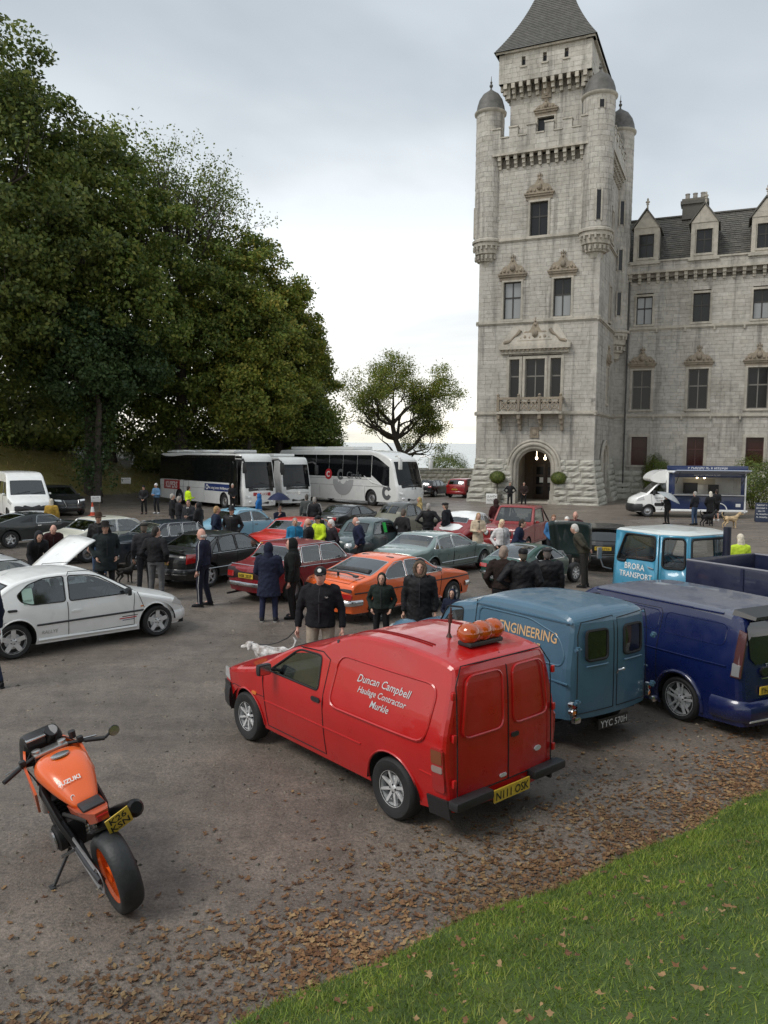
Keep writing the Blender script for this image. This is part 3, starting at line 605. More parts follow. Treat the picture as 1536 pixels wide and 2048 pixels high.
b = MB(); b.box((-4.38, 2.2, -.02), (3.5, 4.6, .12)); b.build('porch_floor', M_TRIM, tower, 0)
for z0, z1 in ((7.7, 10.5), (14.1, 16.8), (20.1, 22.5)): window(tower, SW, 5.0, 5.8, z0, z1, mull=0)
pediment(tower, SW, 5.4, 10.85, 1.5, 1.3)
# round turrets
def turret(cx_, cy_, r_, z0, z1, dome, corb=1.9, slits=(), nm='turret', fin=True):
    mb = MB(); n = max(1, round((z1 - z0) / .36)); h = (z1 - z0) / n
    mb.lathe([(r_ - .05, z0), (r_ - .05, z1)], 28, Matrix.Translation((cx_, cy_, 0)))
    for k in range(n):
        nb = random.choice((9, 10, 11)); a0 = random.uniform(0, 2)
        for j in range(nb):
            aa, ab = a0 + 2 * PI * j / nb + .008, a0 + 2 * PI * (j + 1) / nb - .008; za, zb_ = z0 + h * k + .007, z0 + h * (k + 1) - .007; q = []; rr = r_ + random.uniform(-.006, .012)
            for t_ in range(4): an = aa + (ab - aa) * t_ / 3; q += [(cx_ + rr * math.cos(an), cy_ + rr * math.sin(an), za), (cx_ + rr * math.cos(an), cy_ + rr * math.sin(an), zb_)]
            mb.add(q, [(2 * t_, 2 * t_ + 2, 2 * t_ + 3, 2 * t_ + 1) for t_ in range(3)])
    o = mb.build(nm, M_ASH, tower, 0); T_ = Matrix.Translation((cx_, cy_, 0))
    b = MB(); b.lathe([(r_ - .02, z1 - .1), (r_ + .14, z1), (r_ + .16, z1 + .12), (r_ + .06, z1 + .22)], 28, T_); b.lathe([(r_ + .0, z0 - .02), (r_ + .16, z0 + .04), (r_ + .16, z0 + .2), (r_, z0 + .3)], 28, T_); b.build('turret_cornice', M_TRIM, o, 50)
    b = MB(); b.lathe([(r_ + .15, z1 + .14), (r_ * 1.02, z1 + .28), (r_ * .97, z1 + dome * .35), (r_ * .84, z1 + dome * .60), (r_ * .58, z1 + dome * .84), (r_ * .25, z1 + dome * .98), (.08, z1 + dome * 1.06), (.05, z1 + dome * 1.2)], 24, T_); b.build('turret_roof', M_LEAD, o, 60)
    b = MB(); b.ball((cx_, cy_, z1 + dome * 1.22), .14); b.ball((cx_, cy_, z1 + dome * 1.36), .09); b.tube([(cx_, cy_, z1 + dome * 1.2), (cx_, cy_, z1 + dome * 1.62)], [.05, .015], 6); b.build('finial', M_LEAD, o)
    b = MB(); zc = z0; pr = [(r_ * .25, zc - corb), (r_ * .5, zc - corb + .15), (r_ * .55, zc - corb * .72), (r_ * .74, zc - corb * .70), (r_ * .78, zc - corb * .45), (r_ * .92, zc - corb * .42), (r_ * .96, zc - .30), (r_ + .06, zc - .26), (r_ + .06, zc)]; b.lathe(pr, 28, T_); b.build('corbel_base', M_TRIM, o, 30)
    for k in range(18):
        a = 2 * PI * k / 18
        for zz, rf in ((zc - .36, 1.0), (zc - corb * .56, .86)): b = MB(); b.box((0, 0, 0), (.20, .13, .30), T_ @ Matrix.Translation((r_ * rf * math.cos(a), r_ * rf * math.sin(a), zz)) @ Matrix.Rotation(a, 4, 'Z')); b.build('corbel', M_TRIM, o, 0)
    for a, za, zb_ in slits:
        b = MB(); b.box((r_ - .02, 0, (za + zb_) / 2), (.12, .30, zb_ - za), T_ @ Matrix.Rotation(R(a), 4, 'Z')); so = b.build('slit_window', M_PANE, o, 0)
        for sg in (-1, 1): b = MB(); b.box((r_ + .0, sg * .20, (za + zb_) / 2), (.14, .10, zb_ - za + .2), T_ @ Matrix.Rotation(R(a), 4, 'Z')); b.build('slit_jamb', M_TRIM, so, 0)
    return o
turret(-8.5, .5, 1.05, Z3, 29.1, 1.75, slits=((-160, 20.2, 22.2),)); turret(-.5, .5, 1.12, Z3, 29.0, 1.75, slits=((-72, 20.4, 22.4), (-72, 28.0, 28.5)))
turret(-.25, TD - .1, 1.18, 13.6, 29.6, 1.9, corb=2.2, slits=((-62, 15.0, 16.8), (-62, 18.6, 20.2), (-62, 22.2, 24.0))); turret(-8.5, TD - .5, 1.05, Z3, 29.1, 1.75)
# cap house above the parapet with its tall roof
UX0, UX1, UY0, UY1 = -7.2, -1.85, 1.3, 7.6; UFW = Wall((UX0, UY0, 0), (1, 0, 0), (0, -1, 0)); USW = Wall((UX1, UY0, 0), (0, 1, 0), (1, 0, 0)); ULW = Wall((UX0, UY1, 0), (0, -1, 0), (-1, 0, 0)); uw = UX1 - UX0; ud = UY1 - UY0
b = MB(); b.box(((UX0 + UX1) / 2, (UY0 + UY1) / 2, 29.6), (uw - .5, ud - .5, 8)); b.build('cap_house_core', M_CORE, tower, 0)
pm = MB(); wc = uw / 2 + .05
UFW.courses(pm, 0, uw, Z4 + .3, 30.6, .35, [(wc - .7, wc + .7, 27.0, 28.75)]); USW.courses(pm, 0, ud, Z4 + .3, 30.6, .35, []); ULW.courses(pm, 0, ud, Z4 + .3, 30.6, .35, [])
sl = [(uw * .18, uw * .18 + .28), (uw * .5 - .14, uw * .5 + .14), (uw * .82 - .28, uw * .82)]
UFW.courses(pm, -.75, uw + .75, 31.25, 33.3, .345, [(a, c_, 32.3, 32.85) for a, c_ in sl], d=.72, depth=-.35); USW.courses(pm, -.75, ud + .75, 31.25, 33.3, .345, [], d=.72, depth=-.35); ULW.courses(pm, -.75, ud + .75, 31.25, 33.3, .345, [], d=.72, depth=-.35)
tag(pm.build('cap_house_blocks', M_ASH, tower, 0), kind='stuff')
b = MB(); b.box(((UX0 + UX1) / 2, (UY0 + UY1) / 2, 32.28), (uw + .85, ud + .85, 2.0)); b.build('cap_house_band', M_CORE, tower, 0)
for a, c_ in sl: b = MB(); wbox(b, UFW, a, c_, 32.3, 32.85, .40, .45); b.build('slit_window', M_PANE, tower, 0); b = MB(); wbox(b, UFW, a - .12, c_ + .12, 32.18, 32.30, .4, .80); b.build('slit_sill', M_TRIM, tower, 0)
for wl, le in ((UFW, uw), (USW, ud), (ULW, ud)):
    corbels(tower, wl, -.55, le + .55, 31.25, 11 if le < 6 else 12, .95, .70, .26)
    b = MB(); wbox(b, wl, -.95, le + .95, 33.3, 33.45, .3, .92); b.build('eaves_course', M_TRIM, tower, 30)
window(tower, UFW, wc - .62, wc + .62, 27.05, 28.7, trans=0, mull=1); pediment(tower, UFW, wc, 29.0, 1.7, 1.0)
b = MB(); wbox(b, UFW, wc - .35, wc + .35, 30.0, 31.1, -.05, .14); b.ball(UFW.P(wc, 30.5, .14), (.25, .12, .38)); b.build('armorial_panel', M_CARV, tower, 30)
rf = MB(); cx_, cy_ = (UX0 + UX1) / 2, (UY0 + UY1) / 2; n = 46; z0, zt = 33.45, 41.2
hx0, hy0 = uw / 2 + 1.05, ud / 2 + 1.05
prev = None
def rw(t_): return (1 - t_) ** 1.9 * .62 + (1 - t_) * .20 + .18
for k in range(n):
    for (ta, off) in ((k / n, .03), ((k + 1) / n, 0)):
        e = rw(ta); ring_ = [(cx_ + sx * (hx0 * e + off), cy_ + sy * (hy0 * e + off), z0 + (zt - z0) * ta) for sx, sy in ((-1, -1), (1, -1), (1, 1), (-1, 1))]
        if prev: rf.add(prev + ring_, [(i, (i + 1) % 4, (i + 1) % 4 + 4, i + 4) for i in range(4)])
        prev = ring_
rf.add(prev, [(0, 1, 2, 3)]); rf.build('tower_roof', M_LEAD, tower, 0)
b = MB(); b.box((cx_, cy_, zt + .1), (2 * hx0 * .2, 2 * hy0 * .2, .2)); b.build('roof_ridge', M_LEAD, tower, 0)
# ------------------------------------------------ wing
WY = 9.35; WL = 21.0; WW = Wall((-.29, WY, 0), (1, 0, 0), (0, -1, 0)); wu = lambda u_: u_ + .29
b = MB(); b.box((-.29 + WL / 2, WY + .3 + 4.2, 8.4), (WL - .02, 8.4, 19.2)); b.build('wall_core', M_CORE, wing, 0)
cents = [2.20 + 4.33 * k for k in range(5)]
ops = []
for c_ in cents: ops += [(wu(c_ - .68), wu(c_ + .68), 2.75, 5.2), (wu(c_ - .79), wu(c_ + .79), 7.35, 10.65), (wu(c_ - .66), wu(c_ + .66), 14.25, 16.58)]
sink = []; ash = MB(); rus = []
WW.courses(None, 0, WL, 2.35, 6.82, .30, ops, sink=sink); WW.courses(None, 0, WL, 7.04, 13.9, .29, ops, sink=sink); WW.courses(None, 0, WL, 14.12, 17.7, .29, ops, sink=sink)
WW.courses(None, .6, WL, -.6, 2.35, .48, [], l0=.7, l1=1.5, sink=rus)
for wl, bl, dep in rus: place_block(wing, wl, bl, .3, 'rustic_block', M_RUST, .08, .10 + .12 * (1 - max(0, bl[2]) / 2.4))
sink.sort(key=lambda q: q[1][0] + .0 * q[1][2] - 6 * (q[1][1] - q[1][0]))
for i, (wl, bl, dep) in enumerate(sink):
    if i < 180: place_block(wing, wl, bl, dep, 'ashlar_block', M_ASH)
    else: place_block(wing, wl, bl, dep, None, None, pile=ash)
WW.courses(ash, 0, WL, 18.48, 19.15, .34, [], d=.45, depth=-.3); tag(ash.build('ashlar_blocks', M_ASH, wing, 0), kind='stuff')
course(wing, WW, 0, WL, 6.82); course(wing, WW, 0, WL, 13.9); corbels(wing, WW, .3, WL - .3, 18.3, 29, .75, .42, .26); b = MB(); wbox(b, WW, 0, WL, 18.3, 18.48, -.3, .55); wbox(b, WW, 0, WL, 19.15, 19.28, -.1, .55); b.build('parapet_course', M_TRIM, wing, 30)
b = MB(); wbox(b, WW, 0, WL, 18.0, 19.1, -.35, .1); b.build('parapet_core', M_CORE, wing, 0)
for k, c_ in enumerate(cents[:4]):
    window(wing, WW, wu(c_ - .63), wu(c_ + .63), 2.8, 5.15, sash=M_SASHR, pane=M_RPANE, mull=1 if k == 1 else 0, fr=.24); window(wing, WW, wu(c_ - .74), wu(c_ + .74), 7.4, 10.6, fr=.2, sash=M_SASHP); pediment(wing, WW, wu(c_), 10.95, 2.15, 1.45)
    window(wing, WW, wu(c_ - .62), wu(c_ + .62), 14.3, 16.55, sky_pane=M_SKYPANE if k != 1 else None, lower=None if k == 0 else True)
    # dormer
    du = wu(c_); b = MB()
    for a0, a1 in ((du - .98, du - .62), (du + .62, du + .98)): wbox(b, WW, a0, a1, 18.9, 21.9, -.6, .42)
    wbox(b, WW, du - .98, du + .98, 18.9, 19.5, -.6, .425); wbox(b, WW, du - .62, du + .62, 21.45, 21.9, -.6, .41); wbox(b, WW, du - 1.15, du + 1.15, 19.0, 19.2, .3, .62)
    pl_ = [(du - 1.02, 21.9), (du + 1.02, 21.9), (du, 23.3)]; V = [WW.P(u_, z, .46) for u_, z in pl_] + [WW.P(u_, z, -.6) for u_, z in pl_]; b.add(V, [(0, 1, 2), (5, 4, 3), (0, 3, 4, 1), (1, 4, 5, 2), (2, 5, 3, 0)]); do = b.build('dormer', M_TRIM, wing, 30)
    window(wing, Wall((-.29, WY - .36, 0), (1, 0, 0), (0, -1, 0)), du - .58, du + .58, 19.55, 21.4, fr=.1, rec=.2)
    b = MB()
    for sg in (-1, 1): b.add([WW.P(du, 23.40, .54), WW.P(du + sg * 1.12, 21.85, .54), WW.P(du + sg * 1.12, 21.85, -2.4), WW.P(du, 23.40, -3.4)], [(0, 1, 2, 3)])
    ro = b.build('dormer_roof', M_SLATE, do, 0); md = ro.modifiers.new('thick', 'SOLIDIFY'); md.thickness = .1
    b = MB(); wbox(b, WW, du - .97, du - .9, 19.2, 21.9, -2.4, -.5); wbox(b, WW, du + .9, du + .97, 19.2, 21.9, -2.4, -.5); b.build('dormer_cheek', M_SLATE, do, 0)
    b = MB(); p = WW.P(du, 23.32, .45); b.tube([p, p + Vector((0, 0, .55))], [.09, .05], 6); b.ball(p + Vector((0, 0, .58)), (.17, .08, .12)); b.ball(p + Vector((0, 0, .78)), (.08, .06, .12)); b.ball(p + Vector((0, 0, .4)), (.12, .08, .06)); b.build('finial', M_TRIM, do)
# slated roof: overlapping courses
sl = MB(); y0, z0, y1, z1 = WY + .25, 19.0, WY + 4.4, 23.75; n = 24; ln = math.hypot(y1 - y0, z1 - z0); dy, dz = (y1 - y0) / ln, (z1 - z0) / ln; ny, nz2 = -dz, dy
for k in range(n):
    s0 = ln * k / n; x = .2 + (k % 2) * -.2
    while x < .2 + WL:
        w = random.uniform(.34, .52); h_ = ln / n * 1.35; t0 = .05 + random.uniform(0, .02); q = []
        for (a, s_, th_) in ((x + .008, s0, t0), (x + w - .008, s0, t0 + random.uniform(-.008, .008)), (x + w - .008, s0 + h_, .005), (x + .008, s0 + h_, .005)): q.append((a, y0 + dy * s_ + ny * th_, z0 + dz * s_ + nz2 * th_))
        q += [(q[0][0], q[0][1] - ny * .03, q[0][2] - nz2 * .03), (q[1][0], q[1][1] - ny * .03, q[1][2] - nz2 * .03)]
        sl.add(q, [(0, 1, 2, 3), (4, 5, 1, 0)]); x += w
tag(sl.build('roof_slates', M_SLATE, wing, 0), kind='stuff')
b = MB(); b.add([(.2, y0, z0 - .02), (.2 + WL, y0, z0 - .02), (.2 + WL, y1, z1 - .02), (.2, y1, z1 - .02), (.2, y1 + 4.2, z0), (.2 + WL, y1 + 4.2, z0)], [(0, 1, 2, 3), (3, 2, 5, 4), (0, 3, 4), (1, 5, 2)]); b.build('roof', M_LEAD, wing, 0)
b = MB(); b.box((.2 + WL / 2, y1, z1 + .06), (WL, .35, .16), b=.05); b.build('ridge', M_LEAD, wing)
b = MB(); b.box((5.5, WY + 4.4, 24.0), (1.9, 1.1, 1.2)); b.box((5.5, WY + 4.4, 24.75), (2.2, 1.35, .28)); b.box((5.5, WY + 4.4, 24.98), (2.0, 1.2, .18)); ch = b.build('chimney', M_SLATE, wing, 0)
for k in range(3): b = MB(); b.lathe([(.19, 25.05), (.17, 25.5), (.2, 25.52), (.2, 25.6), (.13, 25.6)], 12, Matrix.Translation((4.9 + .6 * k, WY + 4.4, 0))); b.build('chimney_pot', M_CORE, ch)
b = MB(); b.tube([(1.0, WY - .14, 0), (1.0, WY - .14, 18.2)], .06, 8); b.box((1.0, WY - .14, 18.0), (.3, .22, .35)); b.build('drainpipe', mat('pipe_grey', (.06, .06, .058), .6), wing)
for k in range(9): b = MB(); wbox(b, WW, 1.3 + 2.16 * k, 1.42 + 2.16 * k, 6.55, 6.82, 0, .16); b.build('bracket', M_TRIM, wing, 0); b = MB(); wbox(b, WW, 1.3 + 2.16 * k, 1.42 + 2.16 * k, 13.62, 13.9, 0, .16); b.build('bracket', M_TRIM, wing, 0)

# ------------------------------------------------------------------ garden wall by the sea
gw = thing('garden_wall', 'low grey stone garden wall overlooking the sea', 'wall', 6.4, 78, 0, tilt=False, z=-1.4)
GW = Wall((-14, -.25, 0), (1, 0, 0), (0, -1, 0)); tmp = []; mb = MB(); GW.courses(None, 0, 30, -.4, 2.15, .42, [], sink=tmp, l0=.5, l1=1.2); tmp.sort(key=lambda q: abs(q[1][0] - 14.5))
for i, (wl, bl, dep) in enumerate(tmp):
    if i < 120: place_block(gw, wl, bl, .2, 'wall_stone', M_RUST, .04, .0)
    else: place_block(gw, wl, bl, .2, None, None, 0, 0, mb)
tag(mb.build('wall_stones', M_RUST, gw, 0), kind='stuff'); b = MB(); b.box((1, 0, .85), (30, .4, 2.5)); b.build('wall_core', M_CORE, gw, 0)
for k in range(20): b = MB(); b.box((-13.2 + 1.5 * k, 0, 2.24), (1.47, .66, .16), b=.03); b.build('coping_stone', M_RUST, gw)
# ------------------------------------------------------------------ trees and shrubs
def leaf_mesh(name, P, S, m, seed, up=.6, outward=None):
    r = np.random.default_rng(seed); n = len(P)
    nrm = r.normal(0, 1, (n, 3)); nrm[:, 2] += up * 1.2
    if outward is not None: nrm += outward * .7
    nrm /= np.linalg.norm(nrm, axis=1)[:, None]; t1 = np.cross(nrm, r.normal(0, 1, (n, 3))); t1 /= np.linalg.norm(t1, axis=1)[:, None]; t2 = np.cross(nrm, t1)
    a = S[:, None] * .5; V = np.zeros((n, 4, 3)); V[:, 0] = P - t1 * a; V[:, 1] = P + t2 * a * .62 + t1 * a * .1 + nrm * a * .15; V[:, 2] = P + t1 * a; V[:, 3] = P - t2 * a * .62 + t1 * a * .1 + nrm * a * .15
    me = bpy.data.meshes.new(name); me.vertices.add(n * 4); me.vertices.foreach_set('co', V.reshape(-1)); me.loops.add(n * 4); me.loops.foreach_set('vertex_index', np.arange(n * 4, dtype=np.int32)); me.polygons.add(n); me.polygons.foreach_set('loop_start', np.arange(0, n * 4, 4, dtype=np.int32)); me.update(calc_edges=True); me.materials.append(m); return me
M_BARK = mat('bark', (.055, .045, .036), .9, var=.4, vscale=3, bump=.8, bscale=9)
def branch(b, p, d, ln, r0, depth, rg, ends, droop=-.02, split=3, wig=.22):
    pts = [p.copy()]; rr = [r0]; q = p.copy(); d = d.normalized(); n = 5
    for k in range(n):
        d = (d + Vector((rg.gauss(0, wig), rg.gauss(0, wig), rg.gauss(.06, wig * .8) + droop))).normalized(); q = q + d * (ln / n); pts.append(q.copy()); rr.append(r0 * (1 - .62 * (k + 1) / n))
    b.tube(pts, rr, 6 if r0 > .06 else 4, caps=False)
    if depth == 0: ends += [(pts[-1], d), (pts[3], d)]; return
    for k in range(split):
        i = rg.choice((2, 3, 4, 5)) if k else 5; a = rg.uniform(0, 2 * PI); s_ = Vector((math.cos(a), math.sin(a), rg.uniform(-.1, .7))); branch(b, pts[i], (d * .75 + s_ * .8), ln * rg.uniform(.55, .75), rr[i] * .72, depth - 1, rg, ends, droop, split, wig)
def tree(name, label, x, y, zlow, ztop, rad, m, seed, nclump=230, per=210, leaf=.30, cl=1.25, sparse_top=False, cat='tree', lean=0, group=None, trunk=True, base=None):
    rg = random.Random(seed); r = np.random.default_rng(seed); z0 = terrain(x, y) if base is None else base
    root = bpy.data.objects.new(name, None); COL.objects.link(root); root.location = (x, y, z0); tag(root, label, cat, group)
    H = ztop - z0; zc = (zlow + ztop) / 2 - z0; hz = (ztop - zlow) / 2
    b = MB(); ends = []
    tp = [Vector((0, 0, -.5)), Vector((0, 0, .3)), Vector((rg.uniform(-.2, .2), rg.uniform(-.2, .2), H * .25)), Vector((rg.uniform(-.4, .4) + lean, rg.uniform(-.4, .4), H * .5)), Vector((rg.uniform(-.6, .6) + lean, rg.uniform(-.6, .6), H * .78)), Vector((lean, 0, H * .95))]
    r0 = H * .021; b.tube(tp, [r0 * 1.5, r0 * 1.1, r0 * .85, r0 * .6, r0 * .3, .03], 10)
    for k in range(16):
        t_ = rg.uniform(.16, .9); i = min(4, int(t_ * 5)); p = tp[i].lerp(tp[i + 1], t_ * 5 - i); a = rg.uniform(0, 2 * PI); prof = math.sqrt(max(.05, 1 - ((p.z - zc) / (hz * 1.15)) ** 2)); branch(b, p, Vector((math.cos(a), math.sin(a), rg.uniform(.1, .6))), rad * prof * .75, r0 * .34 * (1.1 - t_ * .6), 1, rg, ends, split=3)
    b.build('trunk', M_BARK, root, 60)
    C = []
    while len(C) < nclump:
        v = r.normal(0, 1, 3); v /= np.linalg.norm(v); s_ = r.uniform(.35, 1.0) ** .45
        lump = 1 + .13 * math.sin(v[0] * 5 + seed) + .12 * math.sin(v[2] * 7 + v[1] * 4 + seed * 2)
        p = np.array([v[0] * rad * s_ * lump, v[1] * rad * s_ * lump, zc + v[2] * hz * s_])
        if v[2] < -.3: p[:2] *= 1.12
        C.append((p, v))
    P = []; S = []; O = []
    for p, v in C:
        top = (p[2] - zc) / hz; k = per if not sparse_top or top < .25 else int(per * .30); cr = cl * r.uniform(.65, 1.3)
        q = r.normal(0, 1, (k, 3)); q /= np.linalg.norm(q, axis=1)[:, None]; q *= (r.uniform(0, 1, k) ** .42)[:, None] * cr; q[:, 2] *= .62; q[:, 2] -= .10 * (q[:, 0] ** 2 + q[:, 1] ** 2)
        P.append(p[None] + q); S.append(r.uniform(.6, 1.25, k) * leaf); O.append(np.repeat(v[None], k, 0))
    for p, d in ends:
        if sparse_top and p.z > zc + hz * .3: continue
        k = 26; q = r.normal(0, .55, (k, 3)); P.append(np.array(p)[None] + q); S.append(r.uniform(.6, 1.2, k) * leaf); O.append(np.repeat(np.array(d)[None], k, 0))
    P = np.concatenate(P); S = np.concatenate(S); O = np.concatenate(O); k = P[:, 2] > .8; P, S, O = P[k], S[k], O[k]
    obj('crown', leaf_mesh('crown', P, S, m, seed, .5, O), None, root)
    if sparse_top:
        b = MB(); en = []
        for k in range(60):
            a = rg.uniform(0, 2 * PI); q = rg.uniform(.2, .75); p = Vector((math.cos(a) * rad * q * .7, math.sin(a) * rad * q * .7, zc + hz * rg.uniform(.25, .6))); branch(b, p, Vector((math.cos(a) * .5, math.sin(a) * .5, 1)), hz * .45, .07, 1, rg, en, droop=.05, split=4, wig=.16)
        b.build('bare_twigs', M_BARK, root, 60)
        P = np.concatenate([np.array(p)[None] + r.normal(0, .35, (16, 3)) for p, d in en]); obj('sparse_leaves', leaf_mesh('sparse_leaves', P, r.uniform(.6, 1.2, len(P)) * leaf * .8, m, seed + 5), None, root)
    return root
G1 = leafmat('leaf_dark', [(.035, .062, .015), (.085, .13, .030), (.14, .185, .044), (.20, .22, .06)]); G2 = leafmat('leaf_mid', [(.040, .072, .016), (.10, .16, .030), (.16, .21, .044), (.23, .245, .06)])
G3 = leafmat('leaf_olive', [(.07, .115, .022), (.17, .23, .04), (.26, .29, .055), (.36, .32, .07)]); G4 = leafmat('leaf_autumn', [(.06, .11, .022), (.145, .21, .038), (.23, .27, .052), (.34, .29, .062)])
G5 = leafmat('leaf_bluegreen', [(.030, .065, .026), (.055, .10, .036), (.080, .13, .048)])
tree('beech_tree', 'huge dark broadleaf tree towering over the white minibus', -26.0, 49.5, 6.2, 30.0, 8.0, G1, 21, 400, 190, .32, 1.25)
tree('sycamore_tree', 'broad dark green tree beside the towering beech on the bank', -20.9, 55, 6.0, 25.6, 6.4, G2, 22, 320, 180, .32, 1.15)
tree('ash_tree', 'tall tree with thin half-bare twiggy top among the wood', -16.6, 62.5, 4.5, 23.6, 5.4, G2, 23, 260, 180, .31, 1.15, sparse_top=True)
tree('lime_tree', 'yellowing broadleaf tree standing behind the KUPERS coach', -11.9, 65, 4.0, 21.0, 5.2, G4, 24, 260, 180, .30, 1.05)
tree('lime_tree', 'olive and gold tinted tree behind the middle coach', -9.1, 67, 3.0, 17.6, 4.0, G3, 25, 210, 170, .29, .95)
tree('sycamore_tree', 'smaller green tree at the seaward end of the wood', -7.6, 71.5, 2.2, 14.8, 3.2, G4, 26, 160, 170, .28, .9)
tree('understorey_tree', 'low blue-green leafy tree overhanging the bank above the black SUV', -20.0, 53.5, 5.6, 12.5, 4.2, G5, 27, 140, 170, .29, 1.0)
tree('understorey_tree', 'low green tree leaning over the roofs of the coaches', -10.8, 62.5, 3.6, 11.5, 4.0, G3, 28, 140, 170, .29, 1.0)
tree('beech_tree', 'deep shadowed tree filling the back of the wood', -31, 60, 2.5, 25, 8.5, G1, 29, 180, 110, .42, 1.7)
tree('beech_tree', 'dark backing tree between the beech and the ash', -23.5, 66, 2.0, 24, 8.0, G1, 30, 180, 110, .42, 1.7)
tree('beech_tree', 'dark backing tree behind the yellowing limes', -14.5, 74, 1.0, 20, 7.0, G1, 31, 160, 110, .40, 1.6)
tree('young_tree', 'bushy young tree at the foot of the wood beside the coach roof', -6.0, 67.0, .5, 7.0, 2.4, G2, 33, 70, 200, .25, .9)
# the lone seaside tree
rg = random.Random(77); root = bpy.data.objects.new('seaside_tree', None); COL.objects.link(root); root.location = (2.0, 85, -5.6); root.scale = (.9, .9, .96); tag(root, 'lone gnarled seaside tree with airy rounded crown', 'tree')
b = MB(); ends = []; tr = [Vector((.1, 0, -.5)), Vector((.1, 0, 5.5)), Vector((-.1, 0, 8.0)), Vector((-.9, .1, 9.8)), Vector((-1.3, 0, 11.5))]; b.tube(tr, [.5, .44, .38, .33, .27], 10)
for p, d, ln, r0 in ((tr[2], (1, .2, .7), 4.2, .28), (tr[3], (-1, -.3, .45), 4.6, .28), (tr[3], (.5, .5, 1), 4.4, .26), (tr[4], (-.7, .2, .8), 4.2, .24), (tr[4], (.35, -.3, 1), 4.2, .24), (tr[4], (-.1, -.6, .9), 4.0, .22), (tr[3], (.9, -.5, .5), 4.4, .24), (tr[2], (.8, -.5, .15), 3.2, .18), (tr[4], (-1, .1, .15), 4.4, .2), (tr[2], (-.9, .3, .3), 3.6, .18), (tr[3], (-1, -.2, .05), 4.6, .2), (tr[2], (1, .1, .1), 4.2, .2), (tr[3], (1, .3, .5), 4.4, .22)): branch(b, p, Vector(d), ln, r0, 3, rg, ends, droop=-.01, split=3, wig=.26)
b.build('trunk', M_BARK, root, 60)
r = np.random.default_rng(78); P = np.concatenate([np.array(p)[None] + r.normal(0, .46, (60, 3)) * np.array([[1, 1, .65]]) for p, d in ends]); obj('crown', leaf_mesh('crown', P, r.uniform(.6, 1.2, len(P)) * .22, G4, 79), None, root)
def shrub(name, label, x, y, z0, rx, rz, m, seed, n=9000, leaf=.12, group=None, ball=False, cat='shrub'):
    r = np.random.default_rng(seed); root = bpy.data.objects.new(name, None); COL.objects.link(root); root.location = (x, y, z0); tag(root, label, cat, group)
    v = r.normal(0, 1, (n, 3)); v /= np.linalg.norm(v, axis=1)[:, None]; s_ = r.uniform(.2, 1, n) ** .3; l_ = 1 + (0 if ball else .25) * np.sin(v[:, 0] * 4 + seed) * np.cos(v[:, 2] * 5 + v[:, 1] * 3)
    P = v * (s_ * l_)[:, None] * np.array([[rx, rx, rz]]); P[:, 2] += rz if not ball else 0; return root, obj('foliage', leaf_mesh('foliage', P, r.uniform(.6, 1.2, n) * leaf, m, seed, .3, v), None, root)
for k, (x, y, lb) in enumerate(((8.62, 58.6, 'clipped ball tree in a pot left of the castle door by the small sign'), (13.0, 57.3, 'clipped ball tree in a pot right of the castle doorway'))):
    rt, fo = shrub('topiary_tree', lb, x, y, gz(x, y), .62, .50, G1, 40 + k, 5000, .10, None, True, 'topiary'); fo.location = (0, 0, 1.95)
    b = MB(); b.tube([(0, 0, .4), (0, 0, 1.7)], .04, 8); b.build('stem', M_BARK, rt); b = MB(); b.lathe([(.0, .02), (.24, .02), (.36, .62), (.38, .62), (.38, .68), (.32, .68), (.30, .55), (0, .55)], 18); b.build('pot', mat('pot_stone', (.20, .18, .15), .9, var=.2), rt)
for x, y, z, rx, rz, lb, sd in ((22.2, 62.9, gz(0, 62.9), 1.1, 1.9, 'green climbing shrub against the wing behind the catering van cab', 51), (25.8, 53.5, gz(0, 53.5), 1.5, 1.9, 'tall leafy shrub at the rear of the catering van', 52), (6.6, 80.2, -.6, 2.4, 1.5, 'bushy hedge shrub above the garden wall', 53)):
    rt, fo = shrub('shrub', lb, x, y, z, rx, rz, G2, sd); b = MB()
    for k in range(5): a = 2 * PI * k / 5; b.tube([(.1 * math.cos(a), .1 * math.sin(a), -.3), (.5 * rx * math.cos(a), .5 * rx * math.sin(a), rz)], [.05, .02], 6)
    b.build('stems', M_BARK, rt)
for k, (x, y, rx, rz, lb) in enumerate(((-27, 63, 5.5, 2.6, 'dark undergrowth thicket at the back of the bank'), (-18.5, 69, 5.5, 2.8, 'dark bramble thicket behind the tall ash'), (-10.5, 73, 5.0, 2.6, 'shadowy thicket behind the coaches under the limes'), (-36, 55, 6, 2.6, 'dark thicket beyond the minibus under the beech'))): rt, fo = shrub('thicket', lb, x, y, terrain(x, y) - .4, rx, rz, G1, 60 + k, 9000, .38); b = MB(); b.tube([(0, 0, -.3), (.2, .1, rz)], [.08, .03], 6); b.build('stems', M_BARK, rt)
for k, (x, y, sc, lb) in enumerate(((10.5, -7.5, .85, 'unseen tree added behind the camera to shade the van rears'), (18.5, -2, .8, 'unseen tree added behind the camera on the far right for shade'))):     # unseen trees added behind the camera to darken the van rears
    src = [o for o in bpy.data.objects if o.name in ('beech_tree', 'sycamore_tree', 'lime_tree')][k % 3]; rt = bpy.data.objects.new('added_shade_tree', None); COL.objects.link(rt); rt.location = (x, y, -.2); rt.scale = (sc,) * 3; tag(rt, lb, 'tree')
    for ch in src.children: c_ = ch.copy(); COL.objects.link(c_); c_.parent = rt
